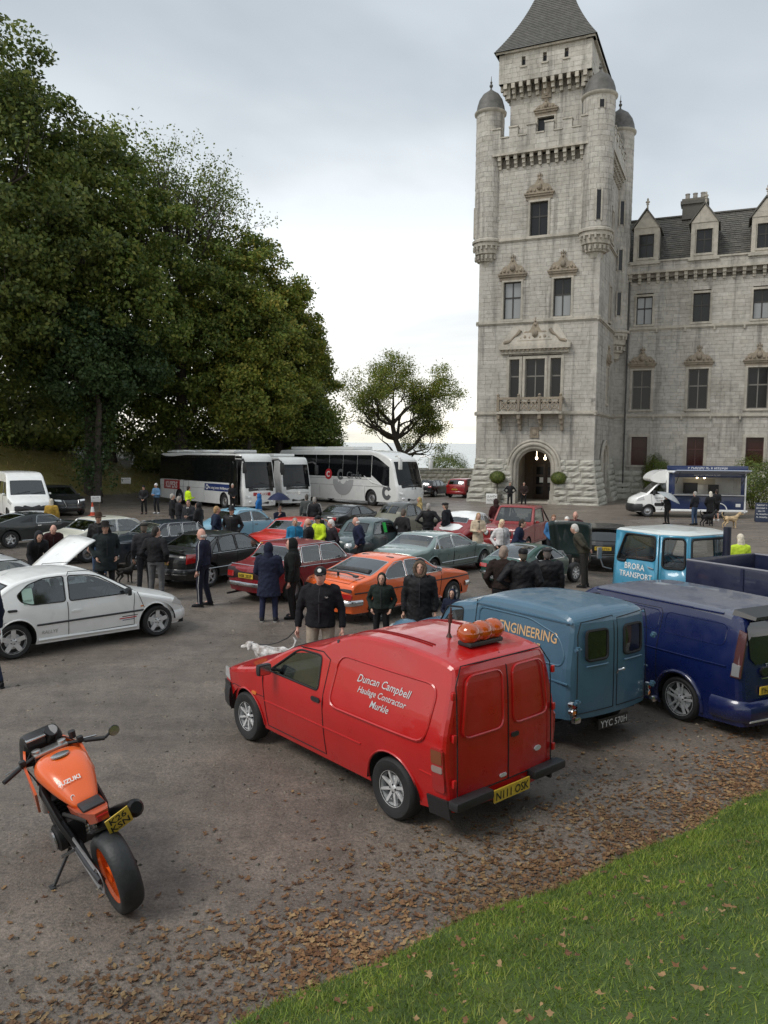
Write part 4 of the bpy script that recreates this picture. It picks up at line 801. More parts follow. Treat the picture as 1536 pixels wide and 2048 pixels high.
# ------------------------------------------------------------------ vehicle builder
def chaikin(p, it=2, closed=False):
    p = [Vector(q) for q in p]
    for _ in range(it):
        q = []; n = len(p)
        for i in range(n if closed else n - 1):
            a, b = p[i], p[(i + 1) % n]
            if not closed and i == 0: q.append(a.copy())
            else: q.append(a * .75 + b * .25)
            if not closed and i == n - 2: q.append(b.copy())
            else: q.append(a * .25 + b * .75)
        p = q
    return p
def fillet(poly, r, seg=3):
    out = []; n = len(poly); P = [Vector((q[0], q[1])) for q in poly]
    for i in range(n):
        p = P[i]; a = P[i - 1] - p; b = P[(i + 1) % n] - p; ra = min(r, a.length * .45); rb = min(r, b.length * .45); s0 = p + a.normalized() * ra; s1 = p + b.normalized() * rb
        for k in range(seg + 1): t = k / seg; q = s0 * (1 - t) ** 2 + p * 2 * t * (1 - t) + s1 * t * t; out.append((q.x, q.y))
    return out
def inpoly(x, y, poly):
    c = False; n = len(poly); j = n - 1
    for i in range(n):
        xi, yi = poly[i][0], poly[i][1]; xj, yj = poly[j][0], poly[j][1]
        if (yi > y) != (yj > y) and x < (xj - xi) * (y - yi) / (yj - yi) + xi: c = not c
        j = i
    return c
def cdt(outline, holes, step):
    """triangles of a polygon; each hole polygon is a separate region"""
    pts = []; edges = []
    for poly in [outline] + holes:
        o = len(pts); pts += [Vector((p[0], p[1])) for p in poly]; n = len(poly)
        edges += [(o + i, o + (i + 1) % n) for i in range(n)]
    xs = [p[0] for p in outline]; ys = [p[1] for p in outline]
    x = min(xs) + step * .5
    allp = np.array([[p[0], p[1]] for p in pts])
    while x < max(xs):
        y = min(ys) + step * .5
        while y < max(ys):
            if inpoly(x, y, outline) and np.min((allp[:, 0] - x) ** 2 + (allp[:, 1] - y) ** 2) > (step * .35) ** 2: pts.append(Vector((x, y)))
            y += step
        x += step
    r = geometry.delaunay_2d_cdt(pts, edges, [], 0, 1e-5)
    vs_ = [(v.x, v.y) for v in r[0]]; reg = {}
    for f in r[2]:
        cx_ = sum(vs_[i][0] for i in f) / 3; cy_ = sum(vs_[i][1] for i in f) / 3
        if not inpoly(cx_, cy_, outline): continue
        k = 0
        for h, hp in enumerate(holes):
            if inpoly(cx_, cy_, hp): k = h + 1; break
        reg.setdefault(k, []).append(tuple(f))
    return vs_, reg
_wheel = {}
def wheel_mesh(r, w, style, rimr):
    k = (r, w, style, rimr)
    if k in _wheel: return _wheel[k]
    MX = Matrix.Rotation(R(90), 4, 'X')   # lathe axis z -> -y ; outside face at +y after flip
    t = MB(); h = w / 2
    t.lathe([(rimr * .9, -h * .8), (rimr, -h * .95), (r * .90, -h), (r * .975, -h * .8), (r, -h * .45), (r, h * .45), (r * .975, h * .8), (r * .90, h), (rimr, h * .95), (rimr * .9, h * .8)], 36, MX)
    for j in (-.25, .0, .25): t.lathe([(r * 1.0, h * j - .006), (r * 1.004, h * j), (r * 1.0, h * j + .006)], 36, MX)
    g = MB(); f = h * .82
    g.lathe([(rimr * 1.03, f * 1.05), (rimr * 1.03, f * 1.12), (rimr * .95, f * 1.1), (rimr * .92, f * .8), (rimr * .9, -h * .7)], 32, MX)   # outer lip and barrel
    mats = [M_ALLOY, M_PLAST]
    if style.startswith('spoke'):
        n, wd = {'spoke5': (5, .30), 'spoke5b': (5, .42), 'spoke8': (8, .17), 'spoke6': (6, .2), 'twin5': (5, .3), 'spoke7': (7, .22)}[style if style != 'spoketwin' else 'twin5']
        for i in range(n):
            a = 2 * PI * i / n + .3
            for off in ((-.1, .1) if style == 'spoketwin' else (0,)):
                w0 = wd * rimr * (.20 if style == 'spoketwin' else .5); w1 = w0 * (.75 if style == 'spoketwin' else .8)
                A = Matrix.Rotation(a, 4, 'Z'); o = off * rimr
                pr = [(.12 * rimr, -w0 + o * .8, f * .80), (.12 * rimr, w0 + o * .8, f * .80), (.97 * rimr, w1 + o * 2, f * 1.02), (.97 * rimr, -w1 + o * 2, f * 1.02)]
                bk = [(x, y * .8, z - .03) for x, y, z in pr]
                g.add(pr + bk, [(3, 2, 1, 0), (0, 1, 5, 4), (1, 2, 6, 5), (2, 3, 7, 6), (3, 0, 4, 7)], 0, MX @ A)
        g.lathe([(0, f * .95), (rimr * .17, f * .93), (rimr * .24, f * .82), (rimr * .24, f * .6)], 16, MX)
        for i in range(5 if n == 5 else 4):
            a = 2 * PI * i / (5 if n == 5 else 4); g.ball((math.cos(a) * rimr * .2, math.sin(a) * rimr * .2, f * .86), .012, 6, 4, 1, MX)
        g.lathe([(rimr * .9, f * .2), (0, f * .2)], 24, MX, 1)     # dark brake behind
        g.lathe([(rimr * .62, f * .3), (rimr * .3, f * .32)], 24, MX, 0)
    else:                                                      # pressed steel with hub cap
        g.lathe([(rimr * .92, f * .75), (rimr * .72, f * .55), (rimr * .62, f * .72), (rimr * .45, f * .8), (rimr * .42, f * .8)], 28, MX, 0 if style == 'steel' else 2)
        g.lathe([(rimr * .45, f * .78), (rimr * .42, f * .98), (rimr * .25, f * 1.12), (0, f * 1.16)], 24, MX, 3)
        mats = [M_STEEL, M_PLAST, M_WHITE, M_CHROME]
    tm = t.mesh('tyre'); tm.materials.append(M_TYRE); gm = g.mesh('rim')
    for q in mats: gm.materials.append(q)
    _wheel[k] = (tm, gm); return _wheel[k]
def add_wheel(root, x, y, r, w, style, rimr=None, steer=0):
    tm, gm = wheel_mesh(round(r, 3), w, style, rimr or r * .66)
    o = obj('wheel', tm, None, root, (x, y, r)); o.rotation_euler = (0, 0, R((0 if y < 0 else 180) + steer))
    obj('rim', gm, None, o); return o

class Veh:
    def __init__(s, name, label, cat, x, y, th, body, prof, W, zb, wheels, wr, z0=.25, tum=.3, tuck=.06, taper=(.12, .10), tstart=(.55, .55), bow=(.12, .06), r=.05, crown=.03,
                 ws=None, rs=None, wins=(), gf=.90, scale=1, group=None, wst='spoke5', rimf=.66, ww=.19, step=.22, arch=.055, smooth=2, roofmat=None, roofz=None, tint=None, rtint=None, trim=None, trimw=.018, trk=None, seats=True, cols=None, cmat=None, zsq=None):
        s.zsq = zsq
        s.root = thing(name, label, cat, x, y, th, group, scale); s.body = body; s.W = W; s.zb = zb; s.tum = tum; s.tuck = tuck; s.taper = taper; s.bow = bow; s.z0 = z0
        P = chaikin(prof, smooth)
        s.xf = max(p.x for p in P); s.xr = min(p.x for p in P); s.ts = (s.xf * tstart[0], s.xr * tstart[1])
        marks = {}
        def insert(pt):
            pt = Vector(pt); best = None
            for i in range(len(P) - 1):
                q, t = geometry.intersect_point_line(pt, P[i], P[i + 1]); t = min(1, max(0, t)); q = P[i].lerp(P[i + 1], t)
                d = (q - pt).length
                if best is None or d < best[0]: best = (d, i, t, q)
            d, i, t, q = best; q = Vector((q[0], q[1]))
            for k in (i, i + 1):
                if (P[k] - q).length < .006: P[k] = q; return q
            P.insert(i + 1, q); return q
        segs = []
        for key, g in (('ws', ws), ('rs', rs)):
            if g: segs.append((key, insert(g[0]), insert(g[1])))
        s.P = P; n = len(P); nor = []
        for i in range(n):
            d = (P[min(i + 1, n - 1)] - P[max(i - 1, 0)]).normalized(); nor.append(Vector((d.y, -d.x)) * -1)
        # inward normal: profile runs front->over top->rear, i.e. counterclockwise seen from +y mirrored; make sure it points inside
        cen = Vector((sum(p.x for p in P) / n, sum(p.y for p in P) / n * .8))
        nor = [v if v.dot(cen - p) > 0 or abs(v.dot(cen - p)) < .05 else -v for v, p in zip(nor, P)]
        for i in range(1, n):
            if nor[i].dot(nor[i - 1]) < -.2: nor[i] = -nor[i]
        off = crown + r; s.top = P
        inset = [P[i] + nor[i] * off for i in range(n)]
        inset[0].y = min(inset[0].y, z0 + .0) if inset[0].y < z0 + .1 else inset[0].y
        inset[0] = Vector((inset[0].x, P[0].y)); inset[-1] = Vector((inset[-1].x, P[-1].y))
        s.inset = inset; s.wheels = wheels; s.wr = wr
        fr = [0, .3, .55, .75, gf, 1]; arcs = [30, 60, 90]
        idx = {}
        rows = []
        for i in range(n):
            we = s.hw(*inset[i]); row = []
            fl = we - r
            for f_ in fr: row.append((P[i] + nor[i] * (crown * (f_ * fl / we) ** 2), f_ * fl))
            base = P[i] + nor[i] * (crown * (fl / we) ** 2); rest = (inset[i] - base)
            for a in arcs: row.append((base + rest * (1 - math.cos(R(a))), fl + r * math.sin(R(a))))
            row[-1] = (inset[i], we)
            rows.append(row)
        m = len(rows[0]); s.rows = rows
        def vert(i, j, sg): q, y_ = rows[i][j]; return (q.x, sg * y_, q.y)
        mb = MB(); rb = MB(); gl = {}
        for i in range(n - 1):
            key = None
            for k, a, b in segs:
                ia, ib = P.index(a), P.index(b)
                if min(ia, ib) <= i < max(ia, ib): key = k
            isroof = roofmat is not None and roofz is not None and min(P[i].y, P[i + 1].y) > roofz
            for j in range(m - 1):
                for sg in (1, -1):
                    q = [vert(i, j, sg), vert(i, j + 1, sg), vert(i + 1, j + 1, sg), vert(i + 1, j, sg)]
                    ns = (Vector(q[1]) - Vector(q[0])).cross(Vector(q[2]) - Vector(q[0]))
                    o3 = -(nor[i] + nor[i + 1]); ov = Vector((o3.x, sg * (.8 if j >= m - 4 else .0), o3.y))
                    if ns.dot(ov) < 0: q = q[::-1]
                    dst = gl.setdefault(key, MB()) if key and j < 4 else (rb if isroof else mb)
                    dst.add(q, [(0, 1, 2, 3)])
        # sides
        out = [(p.x, p.y) for p in inset]
        ar = wr + arch
        # outline order: front-bottom -> top -> rear-bottom (out), then back along the bottom from rear to front
        botr = []
        for wx in sorted(wheels):
            dz = z0 - wr; dx = math.sqrt(max(1e-4, ar * ar - dz * dz)); a0 = math.atan2(dz, dx)
            for k in range(15):
                a = (PI - a0) - (PI - 2 * a0) * k / 14; botr.append((wx + ar * math.cos(a), wr + ar * math.sin(a)))
        s.outline = out + botr; s.step = step
        wp = [fillet(w, .05) for w in wins]
        vs_, reg = cdt(s.outline, wp, step)
        wobj = {}
        for sg in (1, -1):
            for k, tris in reg.items():
                used = {}; vv = []; ff = []; fr_ = []
                for t in tris:
                    for i in t:
                        if i not in used:
                            used[i] = len(vv); x_, z_ = vs_[i]; vv.append((x_, sg * s.hw(x_, z_), z_))
                    f = [used[i] for i in t]
                    a, b, c = (Vector(vv[i]) for i in f)
                    if (b - a).cross(c - a).y * sg < 0: f = f[::-1]
                    (fr_ if roofmat is not None and roofz is not None and k == 0 and min(vs_[i][1] for i in t) > roofz - .13 else ff).append(tuple(f))
                if k == 0:
                    mb.add(vv, ff)
                    if fr_: rb.add(vv, fr_)
                else:
                    g = MB(); g.add([(x_, y_ - sg * .006, z_) for x_, y_, z_ in vv], ff); wobj[(sg, k)] = (g, wp[k - 1])
        s.bodyobj = mb.build('body', shell(body), s.root, 50, s.warp)
        if rb.f: rb.build('roof', shell(roofmat), s.root, 50, s.warp)
        for key, nm in (('ws', 'windscreen'), ('rs', 'rear_window')):
            if key in gl: 
                o = gl[key].build(nm, (tint if key == 'ws' else rtint) or M_GLASS, s.root, 50, s.warp)
                a, b = [(q, w) for k, q, w in segs if k == key][0]; ia, ib = sorted((P.index(a), P.index(b)))
                loop = [(i, 4) for i in range(ia, ib + 1)] 
                pts = [vert(ia, j, -1) for j in range(4, 0, -1)] + [vert(ia, j, 1) for j in range(0, 5)] + [vert(i, 4, 1) for i in range(ia + 1, ib + 1)] + [vert(ib, j, 1) for j in range(3, -1, -1)] + [vert(ib, j, -1) for j in range(1, 5)] + [vert(i, 4, -1) for i in range(ib - 1, ia, -1)]
                t = MB(); t.tube(pts, .014, 5, closed=True); t.build('seal', trim if trim else M_RUB, o, 60, s.warp)
        for (sg, k), (g, poly_) in wobj.items():
            o = g.build('side_window', (cols or {}).get(k - 1, tint or M_GLASS), s.root, 50, s.warp)
            t = MB(); t.tube([(x_, sg * (s.hw(x_, z_) + .002), z_) for x_, z_ in poly_], trimw * .6, 5, closed=True); t.build('window_trim', trim or M_RUB, o, 60, s.warp)
        # underbody, arches, floor, wheels
        u = MB(); xs = sorted(wheels)
        u.box(((s.xf + s.xr) / 2, 0, z0 + .05), ((s.xf - s.xr) * .93, W * .72, .14)); 
        u.build('underbody', M_UNDER, s.root)
        yw = trk or (W / 2 - ww * .5 - .025); s.yw = yw
        for wx in wheels:
            for sg in (1, -1):
                a = MB(); d = ww + .1; hwid = s.hw(wx, min(wr + ar, zb))
                MM = Matrix.Translation((wx, sg * (hwid - .02), wr)) @ Matrix.Rotation(R(90 * sg), 4, 'X')
                a.lathe([(ar + .006, 0), (ar + .006, d), (.02, d)], 16, MM, 0, 0 if sg > 0 else PI, PI if sg > 0 else 2 * PI)
                a.build('wheel_arch', M_UNDER, s.root)
                add_wheel(s.root, wx, sg * (hwid - ww * .5 - .012), wr, ww, wst, wr * rimf)
        if seats and ws: s.interior(cmat or M_INT)
    def hw(s, x, z):
        w = s.W / 2
        if x > s.ts[0]: w *= 1 - s.taper[0] * ((x - s.ts[0]) / (s.xf - s.ts[0])) ** 2
        if x < s.ts[1]: w *= 1 - s.taper[1] * ((x - s.ts[1]) / (s.xr - s.ts[1])) ** 2
        if z > s.zb: w -= s.tum * (z - s.zb) + .015
        elif z > s.zb - .06: w -= .015 * (z - s.zb + .06) / .06
        else:
            t = (s.zb - z) / (s.zb - s.z0 + .01); w -= s.tuck * t * t
        return max(w, .05)
    def warp(s, x, y, z):
        k = (y / (s.W / 2)) ** 2
        if s.zsq and z > s.zsq[0]: z = s.zsq[0] + (z - s.zsq[0]) * s.zsq[1]
        if x > 0: f = min(1, x / s.xf); return (x - s.bow[0] * k * f * f * f, y, z)
        f = min(1, x / s.xr); return (x + s.bow[1] * k * f * f * f, y, z)
    def xat(s, z, front):
        best = None
        for i in range(len(s.P) - 1):
            a, b = s.P[i], s.P[i + 1]
            if (a.y - z) * (b.y - z) <= 0 and abs(a.y - b.y) > 1e-6:
                x = a.x + (b.x - a.x) * (z - a.y) / (b.y - a.y)
                if best is None or (x > best if front else x < best): best = x
        return best if best is not None else (s.xf if front else s.xr)
    def ztop(s, x):
        best = 0
        for i in range(len(s.P) - 1):
            a, b = s.P[i], s.P[i + 1]
            if (a.x - x) * (b.x - x) <= 0 and abs(a.x - b.x) > 1e-6: best = max(best, a.y + (b.y - a.y) * (x - a.x) / (b.x - a.x))
        return best
    def pt(s, face, a, b, off=0):
        if face == 'L': return (a, s.hw(a, b) + off, b)
        if face == 'R': return (a, -s.hw(a, b) - off, b)
        if face == 'F': return (s.xat(b, True) + off, a, b)
        if face == 'B': return (s.xat(b, False) - off, a, b)
        return (a, b, s.ztop(a) + off - .03 * (b / (s.W / 2)) ** 2)
    def patch(s, face, poly, name, m, off=.008, par=None, rnd=0, skirt=True, step=.12):
        if rnd: poly = [tuple(q) for q in chaikin([Vector(q) for q in poly], rnd, True)]
        vs_, reg = cdt(list(poly), [], step); tr = reg.get(0, [])
        b = MB(); top = [s.pt(face, x, y, off) for x, y in vs_]; b.add(top, tr)
        if skirt:
            n = len(poly); A = [s.pt(face, x, y, off) for x, y in poly]; B = [s.pt(face, x, y, -.006) for x, y in poly]
            b.add(A + B, [(i, (i + 1) % n, (i + 1) % n + n, i + n) for i in range(n)])
        return b.build(name, m, par or s.root, 40, s.warp)
    def line(s, face, pts, name, m=None, w=.008, off=.003, par=None, r=None, closed=False):
        P = []
        pts = list(pts) + ([pts[0]] if closed else [])
        for i in range(len(pts) - 1):
            a, b = Vector(pts[i]), Vector(pts[i + 1]); n = max(1, int((b - a).length / .1))
            for k in range(n): P.append(a.lerp(b, k / n))
        P.append(Vector(pts[-1])); b = MB()
        b.tube([s.pt(face, p[0], p[1], off) for p in P], r or w * .6, 5, closed=False)
        return b.build(name, m or M_GAP, par or s.root, 60, s.warp)
    def both(s, fn, *a, **k): return [fn(f, *a, **k) for f in ('L', 'R')]
    def text(s, face, x, z, st, size, m, name='lettering', off=.006, bold=.0, shear=0, center=True, arc=0, rot=0, par=None, spread=1):
        vs_, fs_, w = text2d(st, size, bold, shear); b = MB(); q = []
        for tx, tz in vs_:
            tx = (tx - (w / 2 if center else 0)) * spread; tz2 = tz + arc * (tx * tx)
            c, n_ = math.cos(rot), math.sin(rot); tx, tz2 = tx * c - tz2 * n_, tx * n_ + tz2 * c
            sx = {'L': -1, 'R': 1, 'F': 1, 'B': -1, 'T': 1}[face]
            q.append(s.pt(face, x + sx * tx, z + tz2, off))
        b.add(q, fs_); return b.build(name, m, par or s.root, 0, s.warp)
    def plate(s, face, z, st, m, y=0, w=.52, h=.11, txt=None, size=None, off=.02, two=False):
        b = MB(); x = s.xat(z, face == 'F') + (off if face == 'F' else -off)
        b.box((x, y, z), (.016, w, h)); o = b.build('number_plate', m, s.root, 0, s.warp)
        vs_, fs_, tw = text2d(st, size or h * .95, .012); k = min(1.0, (w * .92) / tw); sg = 1 if face == 'F' else -1
        t = MB(); t.add([(x + (.0105 if face == 'F' else -.0105), y + sg * (tx - tw / 2) * k, z - h * .34 + tz) for tx, tz in vs_], fs_)
        t.build('characters', txt or M_BLK, o, 0, s.warp); return o
    def seam(s, pts, both=True):
        for f in ('L', 'R'): s.line(f, pts, 'panel_seam', M_GAP, .010, .0005)
    def bumper(s, face, z, h, m, depth=.06, wrap=.35, off=.03, name='bumper', ymax=None):
        f = face == 'F'; x0 = s.xat(z, f); P = []
        xe = x0 - wrap if f else x0 + wrap
        def side(sg): return [(xe + (x0 - xe) * k / 4, sg * (s.hw(min(max(xe + (x0 - xe) * k / 4, s.xr), s.xf), z) + off * .7), z) for k in range(4)]
        we = s.hw(x0, z)
        A = side(-1); B = side(1)[::-1]
        mid = [(x0 + (off if f else -off), y_, z) for y_ in (-we * .93, -we * .5, 0, we * .5, we * .93)]
        P = A + mid + B; b = MB()
        b.tube(P, [(depth / 2, h / 2)] * len(P), 8, up=Vector((0, 0, 1)))
        # the tube frame puts its first radius sideways and its second upright
        return b.build(name, m, s.root, 50, s.warp)
    def lamp(s, face, y, z, r, m=None, ring=None, name='headlamp', off=.01, depth=.05):
        f = face == 'F'; x = s.xat(z, f); sg = 1 if f else -1
        MM = Matrix.Translation((x + sg * off, y, z)) @ Matrix.Rotation(R(90 * sg), 4, 'Y')
        b = MB(); b.lathe([(r, -depth), (r, 0), (r * .85, r * .22), (r * .5, r * .36), (0, r * .42)], 18, MM)
        o = b.build(name, m or M_WHL, s.root, 50, s.warp)
        if ring:
            c = MB(); c.lathe([(r * 1.0, -depth), (r * 1.16, -.02), (r * 1.14, .012), (r * .98, .016)], 18, MM); c.build('lamp_rim', ring, o, 50, s.warp)
        return o
    def mirror(s, x, z, m, size=(.08, .17, .13), ydist=.1):
        for sg in (1, -1):
            y = s.hw(x, z); b = MB(); b.box((x, sg * (y + ydist + size[1] / 2 - .03), z + .03), size, b=.03)
            b.tube([(x, sg * (y - .02), z), (x, sg * (y + ydist), z + .02)], .018, 6); o = b.build('door_mirror', m, s.root, 40, s.warp)
            c = MB(); c.box((x - size[0] / 2 - .002, sg * (y + ydist + size[1] / 2 - .03), z + .03), (.004, size[1] * .8, size[2] * .75)); c.build('mirror_glass', M_CHROME, o, 0, s.warp)
    def handle(s, x, z, m=None, w=.14, h=.028):
        for f in ('L', 'R'): s.patch(f, [(x - w / 2, z - h / 2), (x + w / 2, z - h / 2), (x + w / 2, z + h / 2), (x - w / 2, z + h / 2)], 'door_handle', m or M_CHROME, .022)
    def arch_lips(s, m, rad=.016, extra=.01):
        ar = s.wr + .055 + extra
        for wx in s.wheels:
            for sg in (1, -1):
                b = MB(); pts = []
                for k in range(19):
                    a = R(-12) + R(204) * k / 18; x = wx + ar * math.cos(a); z = s.wr + ar * math.sin(a)
                    if z < s.z0 - .02: continue
                    pts.append((x, sg * (s.hw(x, z) + .004), z))
                b.tube(pts, rad, 6); b.build('arch_lip', m, s.root, 60, s.warp)
    def wipers(s, pts):
        for (x0, y0), (x1, y1) in pts:
            b = MB(); b.tube([s.pt('T', x0, y0, .012), s.pt('T', (x0 + x1) / 2, (y0 + y1) / 2, .03), s.pt('T', x1, y1, .015)], .009, 5); b.build('wiper', M_PLAST, s.root, 60, s.warp)
    def interior(s, m):
        zb = s.zb; W = s.W; floor = s.z0 + .12; ys = W * .22
        wsx = [p.x for p in s.P]; 
        xs = [q[0].x for q in [(p,) for p in s.P] if q[0].y > zb + .15]
        x1, x0 = max(xs), min(xs); front = x1 - .55
        for sg in (1, -1):
            s.seat(front - .15, sg * ys, floor, m)
        if x1 - x0 > 1.9:
            b = MB(); b.box((front - 1.05, 0, floor + .22), (.45, W * .62, .18), b=.05); b.box((front - 1.3, 0, floor + .47), (.14, W * .62, .5), b=.05); b.build('rear_bench', m, s.root)
        b = MB(); b.box((x1 + .05, 0, zb - .12), (.4, W * .78, .2), b=.05); b.build('dashboard', m, s.root, 40, s.warp)
        b = MB(); c = Vector((x1 - .22, -ys, zb - .02)); A = Matrix.Translation(c) @ Matrix.Rotation(R(-62), 4, 'Y')
        b.tube([A @ Vector((.18 * math.cos(2 * PI * k / 20), .18 * math.sin(2 * PI * k / 20), 0)) for k in range(20)], .014, 6, closed=True)
        for k in (0, 2.1, 4.2): b.tube([A @ Vector((0, 0, -.02)), A @ Vector((.18 * math.cos(k), .18 * math.sin(k), 0))], .012, 5)
        b.tube([A @ Vector((0, 0, 0)), A @ Vector((0, 0, -.25))], .02, 6); b.build('steering_wheel', M_PLAST, s.root)
    def seat(s, x, y, z, m):
        b = MB(); b.box((x, y, z + .2), (.48, .46, .16), b=.05)
        A = Matrix.Translation((x - .25, y, z + .22)) @ Matrix.Rotation(R(-14), 4, 'Y'); b.box((0, 0, .28), (.14, .46, .58), A, b=.05); b.box((0, 0, .64), (.1, .26, .16), A, b=.04)
        b.build('seat', m, s.root)
def saloon(L_, H, zh, zt, xc, xw, xr, xb, z0=.25, zc=None, nose=.03):
    f = L_ / 2
    return [(f - .04, z0), (f + nose, .42), (f, zh - .14), (f - .12, zh), (xc + .25, zh + .10), (xc, zc or zh + .13), (xw, H - .05), (xw - .3, H), (xr + .25, H - .01), (xr, H - .06), (xb, zt + .05), (-f + .15, zt), (-f - .01, zt - .1), (-f - .02, .45), (-f + .04, z0)]
def swins(xc, xw, xr, xb, zb, H, splits=(), top=.075, gap=.05):
    """side windows between the screens: front x at the belt, at the top, rear at the top, at the belt; splits = B posts"""
    zt = H - top; xs = [None] + list(splits) + [None]; out = []
    for i in range(len(splits) + 1):
        a0 = (xc, zb + .01) if i == 0 else (xs[i] - gap / 2, zb + .01); a1 = (xw, zt) if i == 0 else (xs[i] - gap / 2, zt)
        b0 = (xb, zb + .01) if i == len(splits) else (xs[i + 1] + gap / 2, zb + .01); b1 = (xr, zt) if i == len(splits) else (xs[i + 1] + gap / 2, zt)
        e = .02
        out.append([a0, ((a0[0] * .1 + a1[0] * .9), a0[1] * .1 + a1[1] * .9), (a1[0] - .03, a1[1]), (b1[0] + .03, b1[1]), (b1[0] * .9 + b0[0] * .1, b1[1] * .9 + b0[1] * .1), b0])
    return out
# ------------------------------------------------------------------ the vehicles
def rect(x0, x1, z0, z1): return [(x0, z0), (x1, z0), (x1, z1), (x0, z1)]
def rrect(x0, x1, z0, z1, c=.06): return [(x0 + c, z0), (x1 - c, z0), (x1, z0 + c), (x1, z1 - c), (x1 - c, z1), (x0 + c, z1), (x0, z1 - c), (x0, z0 + c)]
P_RED = paint('post_red', (.44, .006, .006)); P_WHITE = paint('white', (.84, .85, .84)); P_MBLUE = paint('minor_blue', (.055, .128, .195), .4, .5)
P_NAVY = paint('navy', (.004, .010, .065), .25); P_ORANGE = paint('orange', (.78, .125, .018)); P_SAGE = paint('sage_silver', (.20, .27, .255), .3, 1, .3)
P_BLACK = paint('black', (.008, .009, .010)); P_DRED = paint('dark_red', (.22, .008, .014)); P_BRED = paint('bright_red', (.55, .02, .012)); P_GREEN = paint('racing_green', (.008, .06, .042))
P_CREAM = paint('cream', (.66, .65, .56)); P_INK = paint('ink_blue', (.012, .019, .030)); P_OLIVE = paint('olive_grey', (.16, .155, .115)); P_SLATE = paint('slate_green', (.055, .085, .09))
P_SKY = paint('pale_blue', (.22, .42, .55)); P_MAROON = paint('maroon', (.23, .012, .012)); P_COACH = paint('coach_white', (.70, .71, .70)); P_BRORA = paint('truck_blue', (.055, .27, .42)); P_SUVRED = paint('suv_red', (.30, .012, .014))
P_ROOFGREY = paint('roof_wrap', (.10, .11, .15), .4, .5); P_BLKROOF = paint('black_band', (.010, .010, .011), .2)

# --- red van
v = Veh('panel_van', 'bright red small panel van with amber roof beacon and silver wheels', 'van', -.19, 8.59, 131.0, P_RED,
    [(2.02, .22), (2.1, .40), (2.08, .60), (1.98, .76), (1.75, .84), (1.20, .95), (1.02, .99), (.42, 1.31), (.2, 1.36), (-.08, 1.40), (-.32, 1.53), (-.66, 1.64), (-1.3, 1.655), (-1.93, 1.60), (-2.03, 1.50), (-2.06, .9), (-2.07, .28)],
    1.66, .95, (1.27, -1.33), .292, z0=.24, tum=.27, tuck=.09, taper=(.16, .05), bow=(.2, .03), r=.06, crown=.03, ws=((.98, 1.01), (.44, 1.30)), wins=[[(.74, .97), (.30, 1.265), (.22, 1.295), (-.12, 1.305), (-.16, 1.28), (-.20, .96)]],
    scale=1.02, wst='spoke8', rimf=.60, ww=.2, step=.16)
v.seam([(.86, .96), (.84, .30), (-.28, .30), (-.30, 1.29), (-.16, 1.345), (.24, 1.325)]); v.line('L', [(1.98, .52), (1.65, .62), (.84, .64)], 'panel_seam', M_GAP, .006, .0)
for f in ('L', 'R'):
    v.line(f, fillet([(-.44, 1.37), (-1.84, 1.37), (-1.80, .86), (-.40, .86)], .14, 5), 'pressing', P_RED, r=.012, off=.002, closed=True)
    v.line(f, [(.84, .60), (-.9, .60)], 'crease', P_RED, r=.009, off=.001); v.line(f, [(-1.72, .60), (-2.0, .58)], 'crease', P_RED, r=.008, off=.001)
    v.patch(f, rrect(-.25, -.10, .84, .89, .02), 'door_handle', M_PLAST, .008)
    v.patch(f, rrect(1.02, 1.12, .62, .66, .015), 'side_repeater', M_ORL, .01)
    v.patch(f, rrect(-2.02, -1.88, .46, .86, .02), 'tail_lamp', M_REDL, .012); v.patch(f, rrect(-2.012, -1.888, .64, .70, .012), 'reversing_lamp', mat('lamp_dull', (.30, .22, .20), .2, 0, 1), .015); v.patch(f, rrect(-2.012, -1.888, .72, .84, .012), 'indicator', mat('lamp_brown', (.20, .05, .015), .2, 0, 1), .015)
    v.patch(f, [(1.72, .24), (2.06, .24), (2.08, .58), (1.80, .60)], 'bumper_cover', M_PLAST, .016)
    v.patch(f, [(-1.80, .22), (-2.05, .22), (-2.05, .40), (-1.80, .40)], 'bumper_end', M_PLAST, .02)
    v.patch(f, [(1.78, .63), (2.02, .64), (1.98, .77), (1.82, .78)], 'headlamp', M_WHL, .01)
v.arch_lips(P_RED, .012); v.mirror(.62, 1.0, M_PLAST); v.bumper('F', .42, .3, M_PLAST, .08, .3)
v.patch('F', rrect(-.5, .5, .62, .72, .03), 'grille', M_PLAST, .01)
for y0, y1 in ((.30, .76), (-.76, -.30)):
    b = MB(); b.box((-2.10, (y0 + y1) / 2, .385), (.12, .48, .085), b=.025); b.build('rear_bumper', M_PLAST, v.root)
v.line('B', [(0, .42), (0, 1.58)], 'door_seam', M_GAP, .012, .001); v.line('B', [(-.66, .42), (-.66, 1.40), (-.56, 1.55), (.56, 1.55), (.66, 1.40), (.66, .42), (-.66, .42)], 'door_outline', M_GAP, .010, .001)
for y0, y1 in ((.07, .60), (-.60, -.07)):
    v.line('B', fillet([(y0, .92), (y1, .92), (y1 * (.88 if y1 > .1 else 1), 1.46), (y0 * (.88 if y0 < -.1 else 1), 1.46)], .10, 5), 'door_pressing', P_RED, r=.011, off=.003, closed=True)
for sg in (1, -1):
    for z in (.55, .95, 1.32):
        b = MB(); b.box((v.xat(z, False) - .005, sg * .70, z), (.03, .04, .07), b=.008); b.build('hinge', P_RED, v.root, 40, v.warp)
v.patch('B', rrect(-.14, -.04, .80, .84, .01), 'lock_handle', M_PLAST, .015); v.patch('B', rrect(.03, .12, .46, .49, .01), 'badge', M_SILV, .01); v.patch('B', [(-.44 + .05 * math.cos(a * PI / 8), .60 + .024 * math.sin(a * PI / 8)) for a in range(16)], 'badge', M_SILV, .008)
